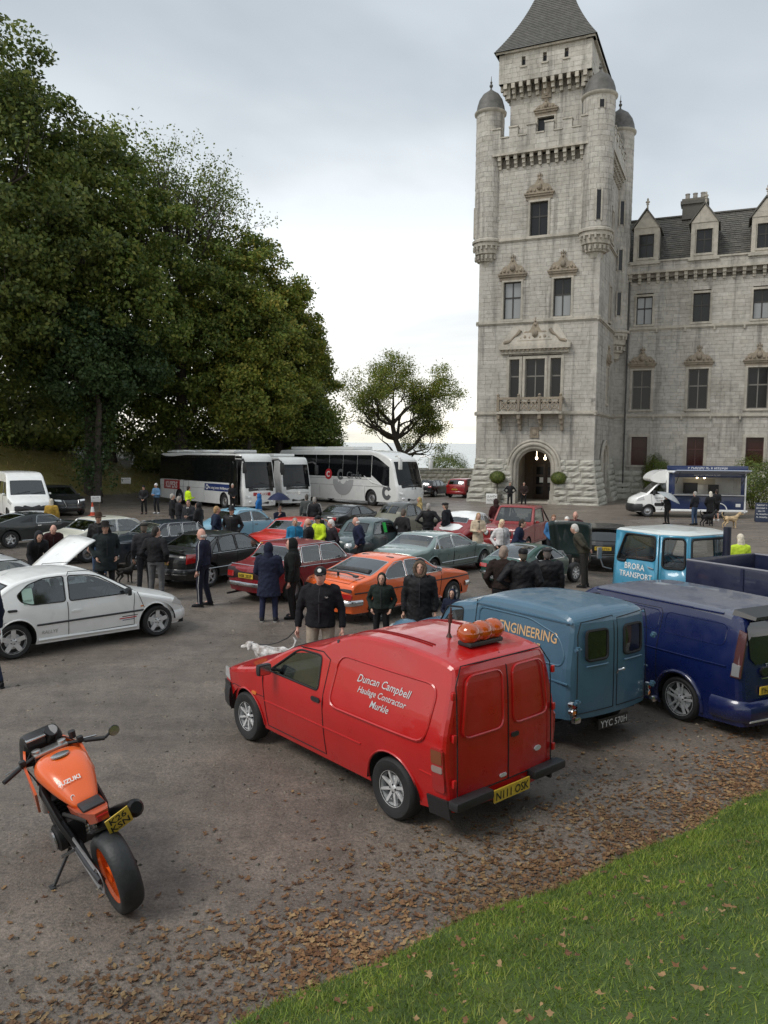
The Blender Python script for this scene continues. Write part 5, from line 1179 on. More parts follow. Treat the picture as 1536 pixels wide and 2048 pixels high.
v.plate('B', .33, 'N111 OSK', M_PLY, 0, .50, .115, M_BLK, off=.05)
for st, z, sz, ar in (('Duncan Campbell', 1.205, .105, -.09), ('Haulage Contractor', 1.105, .085, -.05), ('Murkle', 1.005, .095, 0)): v.text('L', -1.16, z - .01, st, sz, M_SILV, shear=.35, bold=.004, arc=ar)
for y in (.44, .40, -.40, -.44): v.line('T', [(.0, y * .9), (-.35, y), (-1.5, y)], 'roof_groove', mat('groove_red', (.2, .004, .004), .5), .010, .0)
b = MB(); MM = Matrix.Translation((-1.70, .0, v.ztop(-1.7)))
b.box((0, 0, .025), (.17, .46, .045), MM, b=.015); bo = b.build('beacon_base', M_PLAST, v.root)
mam = mat('amber_lens', (.60, .10, .006), .08, 0, 1)
mam.node_tree.nodes['Principled BSDF'].inputs['Transmission Weight'].default_value = .35
b = MB()
for yy in (-.17, .0, .17): b.ball((0, yy, .12), (.115, .11, .10), 14, 9, 0, MM)
b.tube([MM @ Vector((0, -.17, .11)), MM @ Vector((0, .17, .11))], .088, 12); b.build('beacon_lens', mam, v.root)
b = MB(); q = Vector((-1.40, .12, v.ztop(-1.4) - .01)); b.tube([q, q + Vector((0, 0, .05)), q + Vector((0, 0, .06))], [.035, .012, .01], 8); b.tube([q + Vector((0, 0, .05)), q + Vector((-.02, 0, .30))], [.012, .008], 6); b.tube([q + Vector((-.01, 0, .15)), q + Vector((-.015, 0, .24))], .02, 8); b.build('aerial', mat('aerial_brown', (.06, .02, .015), .4), v.root)
b = MB(); b.box((-.36, 0, .95), (.03, 1.35, 1.1)); b.build('bulkhead', M_INT, v.root)
redvan = v

# --- light blue Minor van
v = Veh('vintage_van', 'light blue vintage delivery van with ENGINEERING lettering and twin rear doors', 'van', 1.71, 10.46, 125.5, P_MBLUE,
    [(1.45, .40), (1.62, .55), (1.62, .75), (1.5, .93), (1.1, 1.0), (.72, 1.03), (.46, 1.36), (.30, 1.44), (-.1, 1.50), (-.16, 1.585), (-.8, 1.62), (-1.5, 1.60), (-1.68, 1.54), (-1.735, 1.40), (-1.74, .40)],
    1.44, .98, (1.12, -1.05), .30, z0=.36, tum=.13, tuck=.02, taper=(.35, .03), tstart=(.05, .7), bow=(.2, .05), r=.09, crown=.045, ws=((.70, 1.06), (.47, 1.35)), wins=[[(.62, 1.0), (.42, 1.33), (.10, 1.36), (.08, 1.0)]],
    scale=1.06, wst='steelw', rimf=.60, ww=.15, step=.18)
P2 = P_MBLUE
for sg in (1, -1):     # front wings and the rear box seams
    b = MB(); pts = []; rr = []
    for k in range(11):
        t = k / 10; x = 1.70 - 1.0 * t; pts.append((x, sg * (.60 - .02 * t), .52 + .22 * math.sin(PI * min(1, t * 1.1 + .12)))); q = math.sin(PI * min(1, .10 + t * .9)) ** .6; rr.append((.19 * max(.25, q), .25 * max(.2, q)))
    b.tube(pts, rr, 14); b.build('front_wing', P2, v.root)
    b = MB(); MM = Matrix.Translation((1.60, sg * .60, .76)) @ Matrix.Rotation(R(90), 4, 'Y'); b.lathe([(.11, -.1), (.11, .06), (.09, .09), (0, .115)], 16, MM); b.build('headlamp', M_WHL, v.root)
for f in ('L', 'R'):
    v.line(f, [(-.14, .42), (-.14, 1.5)], 'panel_seam', M_GAP, .010, .0)
    v.line(f, fillet([(-.20, .98), (-.20, 1.42), (-1.05, 1.42), (-1.50, 1.30), (-1.62, 1.12), (-1.60, .98)], .09, 4), 'pressing', P2, r=.010, off=.002, closed=True)
    v.line(f, [(-.15, .86), (-1.70, .80)], 'crease', P2, r=.012, off=.0); v.line(f, [(-.14, 1.46), (-1.68, 1.46)], 'gutter', P2, r=.014, off=.004)
    v.patch(f, rrect(-.02, .10, .86, .89, .01), 'door_handle', M_CHROME, .02)
    v.text(f, -1.03, 1.21, 'ENGINEERING', .165, mat('signwriting_gold', (.62, .40, .20), .5), bold=.012, spread=.88)
    v.text(f, -1.03, 1.085, 'TEL 3697', .115, mat('signwriting_gold'), bold=.008)
for sg in (1, -1):
    y0, y1 = (.03, .60) if sg > 0 else (-.60, -.03)
    v.line('B', [(y0, .47), (y1, .47), (y1, 1.34), ((y1 if sg > 0 else y1) * (1 if sg > 0 else 1), 1.34), (y1 * .9 if sg > 0 else y1, 1.47), (y0, 1.50), (y0, .47)], 'door_seam', M_GAP, .009, .001)
    yc = sg * .31
    wn = fillet(rect(yc - .165, yc + .165, 1.04, 1.37), .055, 4)
    o = v.patch('B', wn, 'rear_window', mat('dark_van_glass', (.006, .008, .007), .06, 0, 1), .004); v.line('B', wn, 'window_seal', M_RUB, r=.016, off=.006, closed=True, par=o)
    v.line('B', [(yc - .17, .98), (yc + .17, .98)], 'drip_rail', P2, r=.012, off=.01)
    for z in (.62, 1.2):
        b = MB(); b.tube([(v.xat(z, False) - .02, sg * .70, z), (v.xat(z, False) - .02, sg * .62, z)], .02, 8); b.tube([(v.xat(z, False) - .02, sg * .66, z - .03), (v.xat(z, False) - .02, sg * .66, z + .03)], .024, 8); b.build('hinge', P2, v.root)
    b = MB(); b.box((-1.77, sg * .68, .44), (.06, .10, .07), b=.02); b.build('overrider', M_CHROME, v.root)
    v.lamp('B', sg * .66, .58, .04, M_REDL, M_CHROME, 'tail_lamp', .02); v.lamp('B', sg * .66, .50, .035, M_ORL, M_CHROME, 'indicator', .02)
b = MB(); b.tube([(-1.78, .03, .86), (-1.80, .03, .90), (-1.80, -.05, .90)], .012, 6); b.ball((-1.80, -.06, .90), .02); b.build('door_handle', M_CHROME, v.root)
v.plate('B', .30, 'YYC 570H', M_PLB, .02, .50, .115, M_SILV, off=.01)
v.mirror(.62, 1.02, M_PLAST, (.05, .12, .1), .12)
b = MB(); b.box((-.12, 0, .95), (.03, 1.2, 1.0)); b.build('bulkhead', M_INT, v.root)
b = MB(); b.box((1.66, 0, .45), (.07, 1.2, .1), b=.02); b.build('front_bumper', M_CHROME, v.root)

# --- dark blue van with big wheels
v = Veh('modern_van', 'glossy dark blue modern van with black roof spoiler and large alloy wheels', 'van', 4.06, 11.35, 119.0, P_NAVY,
    [(2.40, .16), (2.50, .45), (2.46, .80), (2.30, 1.0), (1.75, 1.16), (1.60, 1.2), (.72, 1.84), (.5, 1.92), (.1, 1.96), (-1.6, 1.95), (-2.15, 1.92), (-2.36, 1.82), (-2.46, 1.2), (-2.48, .2)],
    1.98, 1.12, (1.58, -1.38), .335, z0=.17, tum=.22, tuck=.06, taper=(.16, .05), bow=(.25, .05), r=.09, crown=.03, ws=((1.56, 1.24), (.74, 1.82)),
    wins=[[(1.42, 1.20), (.75, 1.70), (.45, 1.76), (.38, 1.72), (.35, 1.16), (1.2, 1.14)]], scale=.875, wst='spoketwin', rimf=.78, ww=.24, step=.24, arch=.05, tint=glass('smoke_glass', (.16, .17, .18), 1.2), roofmat=P_ROOFGREY, roofz=1.90, zsq=(.75, .885))
for f in ('L', 'R'):
    v.line(f, [(.28, .40), (.28, 1.72), (-.9, 1.74), (-.95, 1.66), (-.95, .40)], 'door_seam', M_GAP, .009, .0); v.line(f, [(1.25, 1.1), (1.2, .35), (.30, .32)], 'door_seam', M_GAP, .009, .0)
    v.line(f, fillet(rect(-.90, .22, 1.36, 1.70), .09), 'panel_pressing', P_NAVY, r=.008, off=.0, closed=True); v.line(f, fillet(rect(-2.1, -1.02, 1.36, 1.70), .09), 'panel_pressing', P_NAVY, r=.008, off=.0, closed=True)
    v.line(f, [(1.5, .98), (.2, 1.04), (-2.2, 1.06)], 'crease', P_NAVY, r=.012, off=.0)
    v.line(f, [(.5, 1.84), (-2.0, 1.86)], 'roof_rail', P_NAVY, r=.02, off=.0)
    v.patch(f, [(1.2, .17), (-.95, .17), (-.95, .30), (1.2, .30)], 'side_skirt', P_NAVY, .03)
    v.text(f, .55, .20, 'MT', .1, M_SILV, off=.04, bold=.02)
    v.patch(f, [(-2.28, .92), (-2.44, .92), (-2.42, 1.62), (-2.30, 1.66)], 'tail_lamp', mat('smoked_lamp', (.09, .035, .035), .12, .1, .6), .016)
    v.patch(f, [(-2.30, .94), (-2.42, .94), (-2.42, 1.12), (-2.30, 1.14)], 'reflector', mat('smoke_lens', (.28, .28, .29), .1, .2, .8), .02)
    v.patch(f, rrect(.45, .65, .98, 1.03, .015), 'door_handle', P_NAVY, .03)
v.arch_lips(P_NAVY, .035, .03); v.mirror(1.15, 1.14, P_NAVY, (.1, .2, .22))
b = MB(); b.add([(-2.12, y, 1.945) for y in (-.74, .74)] + [(-2.44, y, 1.87) for y in (-.68, .68)] + [(-2.12, y, 1.86) for y in (-.78, .78)] + [(-2.44, y, 1.82) for y in (-.70, .70)], [(0, 1, 3, 2), (4, 6, 7, 5), (2, 3, 7, 6), (0, 2, 6, 4), (1, 5, 7, 3)]); b.build('roof_spoiler', M_PLAST, v.root, 30, v.warp)
v.patch('B', rrect(-.78, .78, 1.12, 1.78, .1), 'rear_window', mat('privacy_glass', (.005, .006, .008), .05, 0, 1), .006)
v.patch('B', rrect(-.60, .60, .93, 1.06, .04), 'handle_trim', P_BLACK, .03); v.line('B', [(.6, .90), (-.6, .90)], 'chrome_strip', M_CHROME, r=.014, off=.03)
v.text('B', .34, 1.07, 'TRANSIT', .075, M_SILV, off=.01, bold=.01)
v.plate('B', .70, '#7', M_PLY, .36, .5, .115, M_BLK, off=.014); v.bumper('B', .42, .30, P_NAVY, .12, .5)
v.line('B', [(.85, .30), (-.85, .30)], 'diffuser_trim', M_ALLOY, r=.018, off=.06); v.patch('F', rrect(-.7, .7, .55, .85, .08), 'grille', M_PLAST, .012); v.lamp('F', .72, .88, .09); v.lamp('F', -.72, .88, .09)
b = MB(); b.box((.15, 0, .95), (.03, 1.55, 1.3)); b.build('bulkhead', M_INT, v.root)

# --- white hatchback
v = Veh('hatchback', 'white three-door hatchback with five-spoke alloys and black side strip', 'car', -5.74, 14.10, 42.6, P_WHITE,
    [(1.92, .18), (2.02, .36), (2.0, .52), (1.86, .68), (1.3, .82), (1.0, .89), (.86, .92), (.20, 1.31), (-.05, 1.37), (-.5, 1.39), (-1.0, 1.36), (-1.36, 1.27), (-1.82, .98), (-1.95, .90), (-1.98, .5), (-1.92, .24)],
    1.68, .86, (1.25, -1.33), .298, z0=.19, tum=.36, tuck=.07, taper=(.22, .16), bow=(.28, .2), r=.06, ws=((.82, .945), (.22, 1.30)), rs=((-1.40, 1.25), (-1.80, .99)),
    wins=[[(.74, .90), (.16, 1.25), (-.02, 1.29), (-.38, 1.31), (-.40, .885)], [(-.47, .885), (-.46, 1.31), (-.80, 1.30), (-1.08, 1.22), (-1.30, 1.06), (-1.24, .95), (-1.05, .885)]], wst='spoke5b', rimf=.72, step=.16)
v.seam([(.80, .88), (.78, .62), (.80, .30), (-.42, .28), (-.44, .87)]); v.seam([(.86, .90), (1.0, .60)]); v.seam([(.30, 1.36), (-.36, 1.375), (-.39, 1.31)])
for f in ('L', 'R'):
    v.line(f, [(.98, .555), (-.98, .53)], 'rubbing_strip', M_PLAST, r=.018, off=.004)
    v.line(f, [(.86, .48), (.55, .475)], 'decal_stripe', M_BLK, .012, .002); v.line(f, [(.84, .445), (.50, .44)], 'decal_stripe', M_REDP, .016, .002); v.line(f, [(.80, .41), (.56, .405)], 'decal_stripe', M_NAVYP, .010, .002)
    v.text(f, -.75, .36, 'RALLYE', .085, mat('grey_lettering', (.35, .35, .33), .5), shear=.2, bold=.004); v.patch(f, rrect(-1.50, -1.32, .80, .84, .02), 'fuel_cap', M_PLAST, .004)
    v.patch(f, rrect(-.36, -.20, .68, .72, .015), 'door_handle', P_WHITE, .014); v.patch(f, [(1.70, .60), (1.98, .50), (1.96, .60), (1.78, .70)], 'headlamp', M_WHL, .010)
    v.patch(f, rrect(.92, .98, .62, .645, .01), 'side_repeater', M_ORL, .008); v.line(f, [(.85, .26), (-.95, .26)], 'sill', P_WHITE, r=.03, off=.0)
    v.patch(f, [(1.98, .40), (1.62, .42), (1.62, .30), (1.90, .22)], 'bumper_side', P_WHITE, .012); v.patch(f, rrect(-1.2, -1.02, .90, 1.16, .01), 'window_sticker', mat('sticker', (.36, .52, .44), .6), .004)
v.text('R', -1.11, .95, '#8', .04, M_BLK, off=.008)
v.arch_lips(P_WHITE, .012); v.mirror(.62, .92, M_PLAST); v.bumper('F', .34, .2, P_WHITE, .06, .35); v.bumper('B', .42, .26, P_WHITE, .07, .35); v.patch('F', rrect(-.4, .4, .5, .58, .03), 'grille', M_PLAST, .01)
v.wipers([((.86, -.5), (.78, .05)), ((.86, .05), (.78, .6))]); v.patch('B', rrect(-.3, .3, .62, .74, .01), 'number_plate', M_PLY, .012); v.lamp('B', .66, .78, .09, M_REDL, None, 'tail_lamp'); v.lamp('B', -.66, .78, .09, M_REDL, None, 'tail_lamp')

def common(v, seams=(), chrome=False, bz=(.45, .45), handles=(), fl='round', tl='box', plate=None, fplate=None, fz=.62, tz=.72, fy=.56, ty=.58, mirror=None, pl=M_PLY, ptxt=M_BLK, pz=.55, grille=True, gz_=.6, body_bump=False, lr=.085, sill=True, bh=.1, tlh=.14, tlw=.2):
    for p in seams: v.seam(p)
    bm_ = M_CHROME if chrome else v.body
    v.bumper('F', bz[0], bh if chrome else .22, bm_, .06, .3); v.bumper('B', bz[1], bh if chrome else .22, bm_, .06, .3)
    for x, z in handles: v.handle(x, z, M_CHROME if chrome else v.body)
    for sg in (1, -1):
        if fl == 'round': v.lamp('F', sg * fy, fz, lr, M_WHL, M_CHROME)
        elif fl == 'quad': v.lamp('F', sg * fy, fz, lr * .8, M_WHL, M_CHROME); v.lamp('F', sg * (fy - lr * 2.1), fz, lr * .8, M_WHL, M_CHROME)
        elif fl == 'mod': v.patch('F', [(sg * (fy - .15), fz - .05), (sg * (fy + .16), fz - .01), (sg * (fy + .16), fz + .07), (sg * (fy - .15), fz + .05)], 'headlamp', M_WHL, .012)
        if tl == 'box': v.patch('B', rrect(sg * ty - tlw / 2, sg * ty + tlw / 2, tz - tlh / 2, tz + tlh / 2, .02), 'tail_lamp', M_REDL, .018)
        elif tl == 'round': v.lamp('B', sg * ty, tz, .05, M_REDL, M_CHROME, 'tail_lamp')
    if grille: v.patch('F', rrect(-.40, .40, gz_ - .09, gz_ + .07, .03), 'grille', M_CHROME if chrome else M_PLAST, .008)
    if plate: v.plate('B', pz, plate, pl, 0, .52, .115, ptxt)
    if fplate: v.plate('F', .40, fplate, M_PLW if pl is M_PLY else pl, 0, .52, .115, ptxt)
    if mirror: v.mirror(mirror[0], mirror[1], M_CHROME if chrome else v.body, (.06, .14, .1), .06)
    if sill:
        for f in ('L', 'R'): v.line(f, [(v.wheels[0] - v.wr - .1, v.z0 + .02), (v.wheels[1] + v.wr + .1, v.z0 + .02)], 'sill_strip', M_CHROME if chrome else M_PLAST, r=.014, off=.004)

# --- black saloon beside the man in the tracksuit
v = Veh('saloon', 'black saloon with red tail lamps, boot spoiler and silver six-spoke alloys', 'car', -4.55, 21.4, 58, P_BLACK,
    saloon(4.55, 1.43, .78, .98, .98, .20, -.85, -1.55), 1.8, .92, (1.36, -1.36), .315, tum=.36, taper=(.2, .16), bow=(.28, .2), ws=((.94, .95), (.22, 1.37)), rs=((-.90, 1.36), (-1.52, 1.04)), wins=swins(.84, .22, -.88, -1.32, .93, 1.43, (-.28, -.98), gap=.06), scale=.955, wst='spoke6', rimf=.72)
common(v, [[(.80, .9), (.78, .35), (-.26, .33), (-.28, .9)], [(-.28, .9), (-.3, .33), (-.98, .4), (-1.16, .7), (-1.1, .92)]], handles=((-.12, .82), (-.98, .82)), fl='mod', tl=None, plate='#7', pz=.72, mirror=(.62, .96))
for f in ('L', 'R'): v.patch(f, [(-2.26, .70), (-1.98, .72), (-1.92, .95), (-2.22, .96)], 'tail_lamp', M_REDL, .012); v.line(f, [(1.5, .52), (-2.2, .52)], 'rubbing_strip', M_CHROME, r=.010, off=.004); v.line(f, [(.82, .915), (-1.3, .915)], 'belt_strip', M_CHROME, r=.008, off=.004)
b = MB(); b.box((-2.15, 0, 1.05), (.22, 1.3, .03), b=.012); b.box((-2.13, .55, 1.01), (.1, .05, .09)); b.box((-2.13, -.55, 1.01), (.1, .05, .09)); b.build('boot_spoiler', P_BLACK, v.root, 40, v.warp)
v.line('B', [(.8, .42), (-.8, .42)], 'chrome_strip', M_CHROME, r=.012, off=.05)

# --- dark red saloon
v = Veh('saloon', 'dark red classic saloon with chrome bumpers and a black and gold number plate', 'car', -1.99, 19.37, 52, P_DRED,
    saloon(4.15, 1.40, .84, .92, .92, .45, -.98, -1.35, zc=.96), 1.6, .90, (1.2, -1.22), .295, tum=.22, taper=(.1, .08), bow=(.06, .04), r=.035, ws=((.90, .99), (.47, 1.34)), rs=((-1.02, 1.32), (-1.33, .97)), wins=swins(.80, .44, -.98, -1.22, .92, 1.40, (-.22, -.92), gap=.045), scale=.955, wst='steel', rimf=.62, trim=M_CHROME)
common(v, [[(.80, .9), (.78, .33), (-.2, .33), (-.22, .9)], [(-.22, .9), (-.24, .33), (-.82, .42), (-1.05, .7), (-1.0, .9)]], True, handles=((-.08, .83), (-.85, .83)), tl='box', plate='HSK 202P', pz=.66, pl=M_PLY, mirror=(.55, .93), tz=.68, tlw=.24, fl='quad')
for f in ('L', 'R'): v.line(f, [(2.0, .82), (-2.0, .86)], 'chrome_strip', M_CHROME, r=.009, off=.004); v.line(f, [(.4, 1.37), (-1.0, 1.37)], 'gutter', M_CHROME, r=.010, off=.004)
v.line('B', [(-.72, .90), (.72, .90)], 'chrome_strip', M_CHROME, r=.012, off=.01); v.patch('B', rrect(-.74, .74, .56, .84, .02), 'rear_panel', mat('rear_panel_black', (.02, .008, .01), .4), .004)
b = MB(); b.tube([(-1.6, .55, .20), (-2.22, .55, .19)], .028, 8); b.build('exhaust', M_PLAST, v.root)
b = MB(); b.box((-.25, .55, .19), (2.6, .06, .05)); b.box((-.25, -.55, .19), (2.6, .06, .05)); b.build('chassis_rails', M_UNDER, v.root)

# --- orange coupe
v = Veh('coupe', 'orange seventies fastback coupe with chrome bumper and black boot-lid wing', 'car', .20, 17.2, 46.5, P_ORANGE,
    saloon(4.12, 1.31, .80, .93, .88, .20, -.72, -1.42, zc=.93), 1.64, .86, (1.25, -1.2), .30, tum=.40, taper=(.12, .10), bow=(.10, .06), r=.05, ws=((.86, .95), (.22, 1.25)), rs=((-.76, 1.25), (-1.40, .99)), wins=[swins(.78, .24, -.9, -1.2, .88, 1.31, (-.38,), gap=.04)[0], [(-.40, .89), (-.40, 1.22), (-.66, 1.22), (-.92, 1.10), (-1.06, .97), (-1.02, .89)]], scale=.985, wst='spoke5', rimf=.66, trim=M_CHROME, rtint=M_DGLASS)
common(v, [[(.80, .86), (.78, .33), (-.38, .33), (-.40, .86)]], True, handles=((-.22, .78),), tl='box', mirror=(.62, .92), tz=.62, tlw=.36, tlh=.1, fl='round', bz=(.5, .48), bh=.12)
for f in ('L', 'R'): v.line(f, [(2.0, .70), (-1.98, .68)], 'black_stripe', M_BLK, r=.014, off=.003); v.line(f, [(.8, .30), (-.8, .30)], 'sill', P_ORANGE, r=.03)
v.patch('B', rrect(-.74, .74, .70, .77, .02), 'rear_panel', M_PLAST, .006)
b = MB(); b.tube([v.pt('T', -1.72, -.60, .07), v.pt('T', -1.72, -.3, .10), v.pt('T', -1.72, .3, .10), v.pt('T', -1.72, .60, .07)], [(.05, .012)] * 4, 8); b.ball(v.pt('T', -1.72, -.02, .05), (.03, .03, .06)); b.ball(v.pt('T', -1.74, -.58, .07), (.06, .08, .025)); b.build('boot_wing', M_PLAST, v.root)
v.line('T', [(-1.5, -.60), (-1.5, .60), (-1.98, .60), (-1.98, -.60), (-1.5, -.60)], 'boot_seam', M_GAP, .008, .0); v.patch('T', rrect(1.0, 1.8, -.45, .45, .1), 'bonnet_panel', M_PLAST, .006)

# --- sage green saloon
v = Veh('saloon', 'pale silvery green executive saloon with chrome window surrounds', 'car', 1.62, 23.0, 51, P_SAGE,
    saloon(5.0, 1.33, .80, .90, .95, .15, -1.05, -1.62, zc=.93), 1.8, .86, (1.43, -1.44), .315, tum=.42, taper=(.2, .18), bow=(.25, .2), r=.07, crown=.05, ws=((.92, .95), (.17, 1.27)), rs=((-1.08, 1.25), (-1.60, .96)), wins=swins(.86, .22, -1.05, -1.42, .88, 1.33, (-.36, -1.10), gap=.05), scale=.945, wst='spoke7', rimf=.68, trim=M_CHROME, cmat=M_TAN)
common(v, [[(.85, .86), (.83, .33), (-.34, .33), (-.36, .86)], [(-.36, .86), (-.38, .33), (-1.0, .42), (-1.25, .7), (-1.2, .86)]], False, handles=((-.2, .76), (-1.12, .76)), tl='box', mirror=(.68, .90), fl='quad', tz=.72)
for f in ('L', 'R'): v.line(f, [(1.0, .46), (-1.02, .46)], 'chrome_strip', M_CHROME, r=.014, off=.006)
v.arch_lips(P_SAGE, .014)

# --- slate Minor saloon facing the camera-left
def oldcar(name, label, x, y, th, body, L_=3.76, W_=1.45, H=1.5, scale=1, bus=0, roofmat=None, wst='steel', rs=True, trim=None, group=None, split=False):
    f = L_ / 2
    prof = [(f - .25, .38), (f - .12, .55), (f - .10, .78), (f - .2, .92), (.75, 1.0), (.62, 1.03), (.34, 1.36), (.15, 1.44), (-.25, H), (-.75, H - .05), (-1.12, H - .28), (-1.38, 1.02), (-f + .10, .80), (-f - .02, .60), (-f + .04, .36)]
    v = Veh(name, label, 'car', x, y, th, body, prof, W_, .95, (1.15, -1.08), .30, z0=.32, tum=.28, tuck=.03, taper=(.42, .25), tstart=(.02, .35), bow=(.16, .16), r=.10, crown=.06, ws=((.60, 1.06), (.36, 1.34)), rs=((-1.02, H - .17), (-1.30, 1.13)) if rs else None,
            wins=swins(.52, .32, -.62, -.86, .98, H - .03, (-.12,), top=.10, gap=.05), scale=scale, wst=wst, rimf=.58, ww=.15, trim=trim, roofmat=roofmat, roofz=1.2 if roofmat else None, gf=.72, group=group)
    for sg in (1, -1):
        for nm, x0, x1, zc, r0 in (('front_wing', f + .02, .45, .56, .20), ('rear_wing', -.62, -f + .02, .54, .17)):
            b = MB(); pts = []; rr = []
            for k in range(13):
                t = k / 12; xx = x0 + (x1 - x0) * t; e = math.sin(PI * (.09 + t * .85)) ** .55
                pts.append((xx, sg * (W_ / 2 - .12), zc + .16 * math.sin(PI * (.05 + .9 * t)))); rr.append((r0 * max(.2, e), r0 * 1.15 * max(.2, e)))
            b.tube(pts, rr, 12); b.build(nm, body, v.root)
        b = MB(); MM = Matrix.Translation((f - .04, sg * (W_ / 2 - .14), .72)) @ Matrix.Rotation(R(90), 4, 'Y'); b.lathe([(.11, -.12), (.115, .03), (.09, .06), (0, .085)], 14, MM); b.build('headlamp', M_WHL, v.root)
        b = MB(); b.ball((-f + .04, sg * (W_ / 2 - .14), .62), (.03, .045, .06)); b.build('tail_lamp', M_REDL, v.root)
        for xx, zz in ((-.05, .86),): v.patch('L' if sg > 0 else 'R', rrect(xx - .07, xx + .07, zz - .015, zz + .015, .01), 'door_handle', M_CHROME, .02)
    v.seam([(.58, .97), (.60, .42), (-.12, .42), (-.14, .97)])
    if split: v.line('B', [(0, H - .16), (0, 1.12)], 'window_divider', body, r=.03, off=.004)
    for sgn, xx in ((1, f + .06), (-1, -f - .06)):
        b = MB(); b.tube([(xx - sgn * .16, -W_ / 2 + .02, .45), (xx, -W_ * .35, .45), (xx + sgn * .02, 0, .45), (xx, W_ * .35, .45), (xx - sgn * .16, W_ / 2 - .02, .45)], [(.025, .05)] * 5, 8); b.build('bumper', M_CHROME, v.root)
    b = MB()
    for k in range(7): b.box((f - .10, -.18 + .06 * k, .66), (.04, .02, .28))
    b.build('grille', M_CHROME, v.root); return v
v = oldcar('saloon', 'dark slate rounded classic saloon with a green paper in its window', -.62, 24.9, -122, P_SLATE, scale=.985)
v.patch('L', rect(-.30, -.10, 1.02, 1.34), 'window_paper', mat('green_paper', (.02, .50, .07), .6), .008); v.plate('F', .42, '#6', M_PLB, 0, .48, .11, M_SILV, off=.16)
v = oldcar('saloon', 'olive grey pre-war style saloon with split rear window', .95, 33.3, 50, P_OLIVE, L_=4.0, W_=1.5, H=1.62, scale=.95, roofmat=paint('olive_roof', (.045, .045, .04)), split=True, wst='steel')

# --- black coupe
v = Veh('coupe', 'black modern coupe with a yellow rear number plate', 'car', -1.45, 35.0, 56, P_BLACK, saloon(4.6, 1.37, .78, .95, .95, .1, -.9, -1.55), 1.78, .9, (1.38, -1.36), .32, tum=.40, taper=(.2, .16), bow=(.28, .2), ws=((.92, .95), (.12, 1.31)), rs=((-.94, 1.30), (-1.52, 1.01)), wins=swins(.82, .16, -.98, -1.3, .92, 1.37, (-.45,), gap=.05), scale=.93, wst='spoke5', rimf=.74)
common(v, [[(.82, .9), (.8, .35), (-.43, .33), (-.45, .9)]], handles=((-.25, .80),), fl='mod', plate='#7', pz=.70, mirror=(.62, .94), tz=.80)
# --- white over red classic
v = oldcar('saloon', 'two-tone classic saloon, white roof and boot over maroon sides', 3.25, 29.5, 60, P_MAROON, L_=4.3, W_=1.6, H=1.46, scale=.96, roofmat=P_WHITE, trim=M_CHROME)
v.patch('T', [(-1.42, -.48), (-1.42, .48), (-1.96, .40), (-1.96, -.40)], 'boot_lid', P_WHITE, .012, rnd=1)
# --- dark green sports coupe with its bonnet tipped forward
v = Veh('sports_coupe', 'dark green classic sports coupe with its whole bonnet tipped open', 'car', 4.19, 20.93, 44, P_GREEN,
    [(.62, .30), (.66, .62), (.62, .80), (.50, .86), (.02, 1.13), (-.2, 1.185), (-.5, 1.19), (-.95, 1.10), (-1.55, .84), (-1.78, .78), (-1.84, .55), (-1.80, .26)], 1.45, .74, (-1.05,), .29, z0=.26, tum=.45, taper=(.0, .12), bow=(.0, .10), r=.06, crown=.04, ws=((.47, .88), (.04, 1.11)), rs=((-.62, 1.165), (-1.46, .88)),
    wins=[[(.40, .80), (.02, 1.06), (-.34, 1.08), (-.36, .78)], [(-.42, .78), (-.41, 1.07), (-.66, 1.04), (-.95, .90), (-.9, .80)]], scale=.96, wst='spoke8', rimf=.66, seats=False, trim=M_CHROME)
v.seat(-.25, .3, .15, M_INT); v.seat(-.25, -.3, .15, M_INT); v.bumper('B', .46, .09, M_CHROME, .05, .3)
for sg in (1, -1): v.patch('B', rrect(sg * .5 - .14, sg * .5 + .14, .60, .70, .02), 'tail_lamp', M_REDL, .016); add_wheel(v.root, 1.05, sg * .60, .29, .16, 'spoke8', .19)
v.plate('B', .36, '#6', M_PLB, 0, .48, .11, M_SILV)
b = MB(); b.box((1.0, 0, .34), (1.5, .5, .12)); b.box((1.0, .35, .38), (1.5, .06, .12)); b.box((1.0, -.35, .38), (1.5, .06, .12)); b.build('chassis', M_UNDER, v.root)
b = MB(); b.box((.95, 0, .58), (.75, .34, .34), b=.04); b.box((.95, 0, .80), (.70, .2, .10), b=.03); b.tube([(1.1, .2, .78), (1.1, .3, .74)], .08, 10); b.tube([(.8, .2, .78), (.8, .3, .74)], .08, 10)
for k in range(6): b.tube([(.65 + .11 * k, -.08, .85), (.65 + .11 * k, -.22, .72), (.9, -.3, .6)], .014, 5)
b.build('engine', M_STEEL, v.root); b = MB(); b.box((1.45, 0, .52), (.06, .5, .42), b=.01); b.build('radiator', M_PLAST, v.root)
b = MB(); HM = Matrix.Translation((1.78, 0, .50)) @ Matrix.Rotation(R(82), 4, 'Y'); g = []     # tipped bonnet: a shell hinged at the nose
for i in range(9):
    t = i / 8; zl = t * 1.15
    for j in range(13):
        a = PI * j / 12; yy = .70 * math.cos(a); zz = (.14 + .22 * (1 - (2 * t - 1) ** 2 * .4) + .06 * abs(math.cos(a * 2))) * max(0, math.sin(a)) ** .5
        g.append((zl * -1 + 0, yy * (.86 + .14 * t), zz))
fs_ = [(i * 13 + j, i * 13 + j + 1, (i + 1) * 13 + j + 1, (i + 1) * 13 + j) for i in range(8) for j in range(12)]
b.add([HM @ Vector(q) for q in g], fs_); o = b.build('bonnet', [paint('bonnet_green', (.006, .018, .016), .4)], v.root, 60); md = o.modifiers.new('shell', 'SOLIDIFY'); md.thickness = .02

